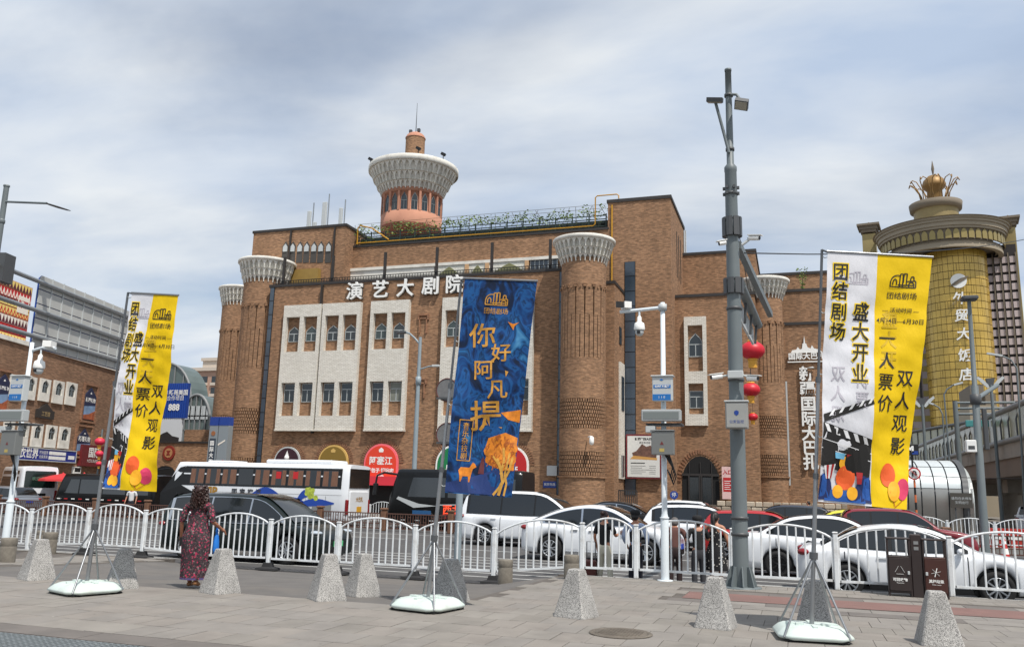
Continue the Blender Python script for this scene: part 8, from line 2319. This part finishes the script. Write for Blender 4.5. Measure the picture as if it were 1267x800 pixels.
for pts,w in(([(.80,.995),(.84,.93),(.80,.88),(.72,.83)],.015),([(.84,.94),(.92,.88),(.95,.82)],.012),([(.80,.90),(.83,.84),(.80,.78)],.012),([(.88,.995),(.90,.94),(.86,.90),(.90,.80)],.010),([(.72,.995),(.80,.96),(.84,.93)],.012),([(.76,.86),(.66,.82)],.009)):on_flag(b,S,stroke(pts,w,asp),d=.011)
b.build('tree_trunk_print',M_PTRK,cloth,kind='stuff')
b=MB(); on_flag(b,S,poly([(.17,.895),(.20,.88),(.33,.88),(.37,.855),(.40,.86),(.43,.875),(.38,.885),(.36,.915),(.35,.945),(.33,.945),(.32,.92),(.24,.92),(.22,.945),(.20,.945),(.19,.915)]),d=.007)
on_flag(b,S,poly([(.66,.195),(.74,.205),(.82,.195),(.76,.215),(.75,.235),(.71,.215)]),d=.007); b.build('animal_print',M_PTREE,cloth,kind='stuff')
b=MB(); on_flag(b,S,poly([(.46,.905),(.49,.84),(.515,.825),(.54,.85),(.55,.905)]),d=.007); b.build('dark_red_print',mat('print_dark_red',(96,40,44),.6),cloth,kind='stuff')
b=MB(); on_flag(b,S,poly([(.0,.955),(.3,.93),(.55,.90),(.78,.875),(.80,.90),(.72,.995),(.0,.995)]),d=.0035); b.build('dune_print',mat('print_dune_blue',(22,48,104),.6,var=.2,vs=5),cloth,kind='stuff')
ties(t_,S,at_h,(.02,.3,.6,.97),0,0)
b=MB(); b.tube([top,S(0,0)],.014,6); b.build('bar_joint',M_STEELD,t_)
# ------------ people
M_SKIN=mat('skin',(176,124,98),.55,var=.06,vs=6); M_SKIN2=mat('skin_tan',(150,100,76),.55,var=.06,vs=6)
M_HAIRB=mat('dark_hair',(26,20,18),.55,var=.3,vs=30); M_HAIRR=mat('dark_reddish_hair',(48,26,22),.5,var=.3,vs=30)
def skin_mesh(name,V,E,m,root=0,sub=2):
 """grow one smooth surface round a skeleton; V: (point, radius or (rx, ry))"""
 me=bpy.data.meshes.new(name); me.from_pydata([v[0]for v in V],E,[])
 o=bpy.data.objects.new(name,me); COL.objects.link(o)
 md=o.modifiers.new('skin','SKIN'); md.use_smooth_shade=True
 for i,sv in enumerate(me.skin_vertices[0].data):
  r=V[i][1]; sv.radius=r if isinstance(r,tuple)else(r,r); sv.use_root=(i==root)
 s_=o.modifiers.new('sub','SUBSURF'); s_.levels=s_.render_levels=sub
 out_=bpy.data.meshes.new_from_object(o.evaluated_get(bpy.context.evaluated_depsgraph_get()))
 bpy.data.objects.remove(o); bpy.data.meshes.remove(me)
 out_.materials.clear(); out_.materials.append(m)
 for p in out_.polygons:p.use_smooth=True; p.material_index=0
 return out_
def arm_pts(s,el,wr):return[Vector((s*.165,-.01,1.365)),Vector(el),Vector(wr)]
def hand(V,E,iw,wr,d,s,curl=.4):
 """palm, four unequal fingers bent at the knuckle and a thumb from the side of the palm"""
 wr,d=Vector(wr),Vector(d).normalized()
 side_=d.cross(Vector((0,1,0))); side_=side_.normalized()if side_.length>.1 else Vector((1,0,0))
 fwd=side_.cross(d).normalized()
 ip=len(V); pc=wr+d*.055; V.append((pc,(.030,.018))); E.append((iw,ip))
 ik=len(V); pk=wr+d*.090; V.append((pk,(.030,.016))); E.append((ip,ik))
 for k,(o_,L)in enumerate(((-.030,.062),(-.010,.074),(.010,.070),(.029,.055))):
  i=len(V); a=pk+fwd*o_+d*.014
  V+=[(a,.0085),(a+d*L*.5+side_*s*.01*-1,.008),(a+d*L*(1-.25*curl)-side_*s*L*.5*curl,.0065)]; E+=[(ik,i),(i,i+1),(i+1,i+2)]
 i=len(V); a=pc+fwd*.034-d*.012; V+=[(a,.010),(a+fwd*.022+d*.03,.009),(a+fwd*.026+d*.055,.0075)]; E+=[(ip,i),(i,i+1),(i+1,i+2)]
def person(label,X,Y,z,rz,H,top,bottom,arms,legs=None,hair=None,sleeves='short',skirt=None,lean=0.0,cap=None,shoe=None,skin=None,group=None,name='person',vest=None,girth=1.12):
 s=H/1.68; skin=skin or M_SKIN
 t_=thing(name,label,'person',(0,0,0),0,group,M=T(X,Y,z,rz)@Matrix.Scale(s,4))
 L=lambda p:Vector((p[0]*(girth if abs(p[0])<.3 and p[2]>.3 else 1),p[1]+lean*max(0,p[2]-.9)**1.3,p[2]-.35*lean*max(0,p[2]-1.0)))
 legs=legs or[((-.10,.02,.47),(-.10,-.03,.08),(-.115,.10,.035)),((.10,.03,.47),(.10,.0,.08),(.115,.13,.035))]
 V=[(L((0,0,.90)),(.13,.10)),(L((0,0,1.06)),(.115,.085)),(L((0,-.01,1.24)),(.145,.10)),(L((0,-.015,1.38)),(.09,.07)),(L((0,.0,1.46)),.05),(L((0,.02,1.535)),(.066,.075)),(L((0,.022,1.60)),(.074,.088)),(L((0,.01,1.655)),(.055,.065)),(L((0,.115,1.555)),.012),(L((-.078,.01,1.56)),.014),(L((.078,.01,1.56)),.014)]
 E=[(0,1),(1,2),(2,3),(3,4),(4,5),(5,6),(6,7),(5,8),(5,9),(5,10)]
 for sd,(el,wr)in zip((-1,1),arms):
  i=len(V); V+=[(L((sd*.165,-.01,1.365)),.055),(L(el),.040),(L(wr),.027)]; E+=[(3,i),(i,i+1),(i+1,i+2)]
  hand(V,E,i+2,L(wr),L(wr)-L(el),sd)
 for k,(kn,an,to)in enumerate(legs):
  i=len(V); sd=-1 if k==0 else 1
  V+=[(Vector((sd*.085,0,.82)),.085),(Vector(kn),.056),(Vector(an),.038),(Vector(to),.032)]; E+=[(0,i),(i,i+1),(i+1,i+2),(i+2,i+3)]
 put('body',skin_mesh('body',V,E,skin,0),t_)
 fc=MB()
 for sd in(-1,1):fc.sphere(L((sd*.032,.098,1.575)),.012,8,6)
 put('eyes',fc.mesh('eyes',M_HAIRB),t_)
 b=MB(); b.sphere(L((0,.092,1.512)),1,8,6,sz=(.022,.012,.006)); put('mouth',b.mesh('mouth',mat('lips',(140,70,64),.5)),t_)
 V=[(L((0,0,.80)),(.156,.126)),(L((0,0,1.06)),(.135,.105)),(L((0,-.01,1.24)),(.165,.118)),(L((0,-.015,1.375)),(.115,.085)),(L((0,-.005,1.425)),(.07,.06))]; E=[(0,1),(1,2),(2,3),(3,4)]
 if sleeves!='none':
  for sd,(el,wr)in zip((-1,1),arms):
   i=len(V); a,e,w=L((sd*.17,-.01,1.365)),L(el),L(wr)
   V+=[(a,.072),(a+(e-a)*.85,.060)]; E+=[(3,i),(i,i+1)]
   if sleeves=='elbow':V+=[(e+(w-e)*.15,.056)]; E+=[(i+1,i+2)]
   if sleeves=='long':V+=[(e+(w-e)*.2,.054),(e+(w-e)*.92,.042)]; E+=[(i+1,i+2),(i+2,i+3)]
 sm_=skin_mesh('shirt',V,E,top,0)
 put('shirt',sm_,t_)
 if vest:
  V=[(L((0,0,.90)),(.156,.126)),(L((0,0,1.08)),(.145,.115)),(L((0,-.01,1.25)),(.172,.125)),(L((0,-.015,1.37)),(.125,.095))]
  put('vest',skin_mesh('vest',V,[(0,1),(1,2),(2,3)],vest,0),t_)
 if skirt:
  rows=[]; n=40
  for(zz_,rx,ry,yo)in skirt:
   rows.append([(rx*girth*(1+.05*sin(7*a+zz_*4)*(1.3-zz_))*cos(a),yo+lean*max(0,zz_-.9)**1.3+ry*(1+.05*sin(6*a+1)*(1.3-zz_))*sin(a),zz_)for a in[2*pi*j/n for j in range(n)]])
  b=MB(); b.grid(rows,closed=True); b.face(rows[0]); b.face(rows[-1]); put('skirt',b.mesh('skirt',bottom),t_)
 else:
  V=[(Vector((0,0,1.02)),(.132,.104)),(Vector((0,0,.84)),(.145,.115))]; E=[(0,1)]
  for k,(kn,an,to)in enumerate(legs):
   sd=-1 if k==0 else 1; i=len(V)
   V+=[(Vector((sd*.088,0,.76)),.098),(Vector(kn),.076),(Vector(an)+Vector((0,0,.03)),.068)]; E+=[(1,i),(i,i+1),(i+1,i+2)]
  put('trousers',skin_mesh('trousers',V,E,bottom,0),t_)
 for kn,an,to in legs:
  an,to=Vector(an),Vector(to)
  V=[(an+Vector((0,-.035,-.04)),(.045,.038)),(an+(to-an)*.5+Vector((0,0,-.015)),(.048,.04)),(to+Vector((0,.03,.0)),(.046,.03))]
  put('shoe',skin_mesh('shoe',V,[(0,1),(1,2)],shoe or M_BLACK,0),t_)
 hm=hair[1]if hair else M_HAIRB
 if hair:
  b=MB(); c=L((0,-.012,1.60))
  rows=[]
  for i in range(11):
   th=pi*i/10; zc=cos(th)
   rows.append([(c.x+.098*sin(th)*cos(a),c.y+(.108 if sin(a)<.2 else.085)*sin(th)*sin(a)-(.0 if zc>-.2 else.03),c.z+.105*zc*(1 if zc>0 else(.55 if sin(a)>.1 else 1.15)))for a in[2*pi*j/20 for j in range(20)]])
  b.grid(rows,closed=True)
  rg=random.Random(int(abs(X)*50))
  if hair[0]=='curly':
   for i in range(150):
    a=rg.uniform(0,6.28); zc=rg.uniform(-1.0,1.0); w=.095+.055*max(0,-zc)+.02
    if sin(a)>.45 and zc<.45:continue
    p=Vector((c.x+w*1.1*cos(a)*sqrt(max(.15,1-.55*zc*zc)),c.y-.01+w*sin(a)*sqrt(max(.15,1-.55*zc*zc)),c.z-.06+.17*zc))
    pts=[p+Vector((.014*cos(k*1.6+a),.014*sin(k*1.6+a),-.017*k))for k in range(6)]
    b.tube(pts,[.020,.022,.021,.019,.016,.006],5)
   b.sphere((c.x,c.y-.045,c.z-.13),.13,16,10,sz=(1.02,.62,1.15))
  if hair[0]=='bun':b.sphere((c.x,c.y-.09,c.z+.05),.06,12,8)
  if hair[0]=='tail':b.tube([c+Vector((0,-.09,.04)),c+Vector((0,-.15,-.03)),c+Vector((.01,-.155,-.2)),c+Vector((.02,-.14,-.38))],[.035,.042,.038,.012],8)
  put('hair',b.mesh('hair',hm),t_)
 if cap:
  b=MB(); c=L((0,-.01,1.625)); b.lathe(c,[(.112,-.02),(.125,.02),(.118,.07),(.08,.10),(.001,.108)],20); b.prism([(.09*cos(a),.08+.09*sin(a))for a in[pi*k/8 for k in range(9)]],lambda u,v,d:(c.x+u,c.y+v,c.z-.01+d),0,.012); put('cap',b.mesh('cap',cap),t_)
 return t_
M_FLOW=bpy.data.materials.new('flowered_cloth'); M_FLOW.use_nodes=True
_t=M_FLOW.node_tree; _b=_t.nodes['Principled BSDF']; _b.inputs['Roughness'].default_value=.9; _b.inputs['Specular IOR Level'].default_value=.15
_tc_=_t.nodes.new('ShaderNodeTexCoord')
_v=_t.nodes.new('ShaderNodeTexVoronoi'); _v.inputs['Scale'].default_value=40; _t.links.new(_tc_.outputs['Object'],_v.inputs['Vector'])
_n=_t.nodes.new('ShaderNodeTexNoise'); _n.inputs['Scale'].default_value=34; _n.inputs['Detail'].default_value=3; _t.links.new(_tc_.outputs['Object'],_n.inputs['Vector'])
_sp=_t.nodes.new('ShaderNodeSeparateXYZ'); _t.links.new(_v.outputs['Color'],_sp.inputs[0])
_rp=_t.nodes.new('ShaderNodeValToRGB'); _cr=_rp.color_ramp; _cr.interpolation='CONSTANT'
_cr.elements[0].position=0; _cr.elements[0].color=lin((54,46,50)); _cr.elements[1].position=.86; _cr.elements[1].color=lin((186,58,92))
for pos,c_ in((.34,(92,82,82)),(.52,(176,76,100)),(.62,(72,66,70)),(.78,(132,118,116))):_cr.elements.new(pos).color=lin(c_)
_t.links.new(_sp.outputs[0],_rp.inputs[0])
_rp2=_t.nodes.new('ShaderNodeValToRGB'); _rp2.color_ramp.elements[0].position=.46; _rp2.color_ramp.elements[1].position=.54; _t.links.new(_n.outputs[0],_rp2.inputs[0])
_mx=_t.nodes.new('ShaderNodeMix'); _mx.data_type='RGBA'; _t.links.new(_rp2.outputs[0],_mx.inputs[0]); _t.links.new(_rp.outputs[0],_mx.inputs[6]); _mx.inputs[7].default_value=lin((66,56,60)); _t.links.new(_mx.outputs[2],_b.inputs['Base Color'])
def dotted(name,base,dot,sc,th):
 m=bpy.data.materials.new(name); m.use_nodes=True; t=m.node_tree; b=t.nodes['Principled BSDF']; b.inputs['Roughness'].default_value=.85
 tc_=t.nodes.new('ShaderNodeTexCoord'); v=t.nodes.new('ShaderNodeTexVoronoi'); v.inputs['Scale'].default_value=sc; t.links.new(tc_.outputs['Object'],v.inputs['Vector'])
 r=t.nodes.new('ShaderNodeValToRGB'); r.color_ramp.interpolation='CONSTANT'; r.color_ramp.elements[0].color=lin(dot); r.color_ramp.elements[1].position=th; r.color_ramp.elements[1].color=lin(base)
 t.links.new(v.outputs['Distance'],r.inputs[0]); t.links.new(r.outputs[0],b.inputs['Base Color']); return m
M_TAN=mat('tan_shoe',(150,104,66),.5)
p=atZ(238,724,0); wx0,wy0=p.x,p.y; wz=zt(wx0,wy0); wr_=R(10)
dress=[(1.20,.150,.118,-.01),(1.08,.148,.122,0),(.98,.168,.142,-.005),(.86,.196,.176,-.015),(.70,.202,.178,-.01),(.50,.192,.168,0),(.30,.186,.165,.0),(.19,.184,.168,.0),(.135,.182,.168,.0)]
wm_legs=[((-.09,.06,.47),(-.09,.05,.085),(-.10,.18,.035)),((.09,-.02,.47),(.09,-.10,.13),(.095,.01,.045))]
wo=person('woman in a long flowered dress with dark curly hair, walking away',wx0,wy0,wz,wr_,1.60,M_FLOW,M_FLOW,[((-.235,-.03,1.10),(-.32,.05,.86)),((.235,-.05,1.10),(.29,.16,.97))],wm_legs,('curly',M_HAIRR),'elbow',dress,shoe=M_TAN,skin=M_SKIN2,girth=1.22)
b=MB(); rows=[[(.1835*1.22*k*cos(a),.1695*k*sin(a),z_)for a in[2*pi*j/40 for j in range(40)]]for z_,k in((.133,1.03),(.165,1.03))]; b.grid(rows,closed=True); put('dress_hem',b.mesh('dress_hem',mat('purple_hem',(84,72,118),.85)),wo)
def held(root,pt):return WM[root.name]@Vector(pt)
q=held(wo,(.285,.15,.90)); t_=thing('shopping_bag','bright blue cloth bag held in the right hand of the woman in the dress','bag',tuple(q))
b=MB(); rows=[[(q.x+rx*cos(a)*.55,q.y+rx*sin(a)*.8,q.z+z_)for a in[2*pi*j/14 for j in range(14)]]for z_,rx in((.03,.02),(-.04,.05),(-.14,.075),(-.26,.085),(-.33,.07),(-.345,.02))]; b.grid(rows,closed=True); b.build('pouch',mat('bright_blue_cloth',(22,112,200),.7,var=.12,vs=9),t_)
b=MB(); b.tube([q+Vector((-.02,0,.02)),q+Vector((-.01,.01,.10)),q+Vector((.02,0,.02))],.010,6); b.build('handles',MATS['bright_blue_cloth'],t_)
q=held(wo,(-.315,.085,.76)); t_=put('mobile_phone',None,None,T(q.x,q.y,q.z)); tag(t_,'small black wallet held in the left hand of the woman in the dress','wallet'); t_.name='wallet'; WM['wallet']=T(q.x,q.y,q.z)
b=MB(); b.bevbox(-.02,.02,-.045,.06,-.09,.06,.008); put('leather_case',b.mesh('leather_case',M_BLACK),t_)
GP_='people waiting at the street edge'; YP=19.55
pxx=lambda px:atY(px,712,YP).x
rel=[((-.24,-.02,1.10),(-.25,.08,.88)),((.24,-.02,1.10),(.25,.08,.88))]
M_CREAM=mat('cream_trousers',(206,200,180),.8,var=.06,vs=5); M_BLK=mat('black_cloth',(24,24,26),.85,var=.15,vs=6); M_BRJ=mat('brown_jacket',(92,60,54),.85,var=.1,vs=5); M_BRT=mat('dark_brown_trousers',(46,32,32),.85); M_LBL=mat('pale_blue_shirt',(164,180,208),.75); M_NAVC=mat('navy_trousers',(28,30,40),.85)
person('woman with a bun, black top and wide cream trousers behind the fence',pxx(748),YP,ROAD_Z,R(-18),1.60,M_BLK,M_CREAM,[((-.24,-.02,1.10),(-.24,.08,.87)),((.22,.10,1.12),(.20,.32,1.18))],[((-.13,.05,.47),(-.15,.03,.08),(-.16,.15,.035)),((.13,.03,.47),(.17,-.02,.08),(.19,.10,.035))],('bun',M_HAIRR),'short',group=GP_,shoe=mat('white_shoe',(210,208,204),.6))
person('man in a black cap and dark waistcoat over pale blue sleeves',pxx(785),YP+.15,ROAD_Z,R(-5),1.62,M_LBL,M_NAVC,[((-.26,-.03,1.10),(-.22,.10,.92)),((.26,-.03,1.10),(.22,.10,.92))],None,('short',M_HAIRB),'long',cap=M_BLK,vest=M_NAVC,group=GP_)
person('stooping grey haired person in a brown jacket at the fence',pxx(836),YP-.1,ROAD_Z,R(6),1.58,M_BRJ,M_BRT,[((-.27,.0,1.10),(-.26,.12,.86)),((.27,.0,1.10),(.27,.12,.84))],None,('short',mat('grey_hair',(92,88,86),.7)),'long',lean=.35,group=GP_,girth=1.12)
person('person all in black with a black cap leaning on the fence',pxx(866),YP-.2,ROAD_Z,R(20),1.57,M_BLK,mat('charcoal_trousers',(52,52,56),.85),[((-.25,.0,1.12),(-.20,.20,1.10)),((.24,.05,1.14),(.15,.24,1.25))],None,('short',M_HAIRB),'short',cap=M_BLK,group=GP_,lean=.1)
M_DOT=dotted('dotted_black_cloth',(22,22,25),(200,196,186),17,.22)
sk=[(1.14,.125,.10,0),(1.05,.125,.10,0),(.92,.165,.14,0),(.72,.20,.17,0),(.48,.23,.19,0),(.44,.228,.19,0)]
person('woman in a sleeveless black dotted dress with a long ponytail',pxx(886),YP+.05,ROAD_Z,R(-12),1.66,M_DOT,M_DOT,rel,None,('tail',M_HAIRB),'none',sk,group=GP_)
q=atY(730,708,YP); t_=thing('suitcase','brown upright suitcase beside the woman in cream trousers','suitcase',(q.x,YP,ROAD_Z))
b=MB(); b.bevbox(-.15,.15,-.11,.11,.05,.52,.03); put('shell',b.mesh('shell',mat('brown_case',(92,44,36),.5)),t_)
b=MB(); b.tube([(-.10,.09,.5),(-.10,.09,.92),(.10,.09,.92),(.10,.09,.5)],.012,6); put('handle',b.mesh('handle',M_DGREY),t_)
b=MB()
for sx in(-.12,.12):
 for sy_ in(-.07,.07):b.sphere((sx,sy_,.025),.025,8,6)
put('castors',b.mesh('castors',M_BLACK),t_,kind='stuff')
q=atY(160,640,38.6); person('distant man in a white shirt before the black minibus',q.x,38.6,ROAD_Z,R(200),1.72,mat('white_shirt',(206,206,206),.8),M_NAVC,rel,None,('short',M_HAIRB),'short')
q=atY(1000,625,54.5); person('distant person in dark clothes before the rubble wall',q.x,54.5,-.24,R(90),1.68,M_BRJ,M_NAVC,rel,None,('short',M_HAIRB),'short')
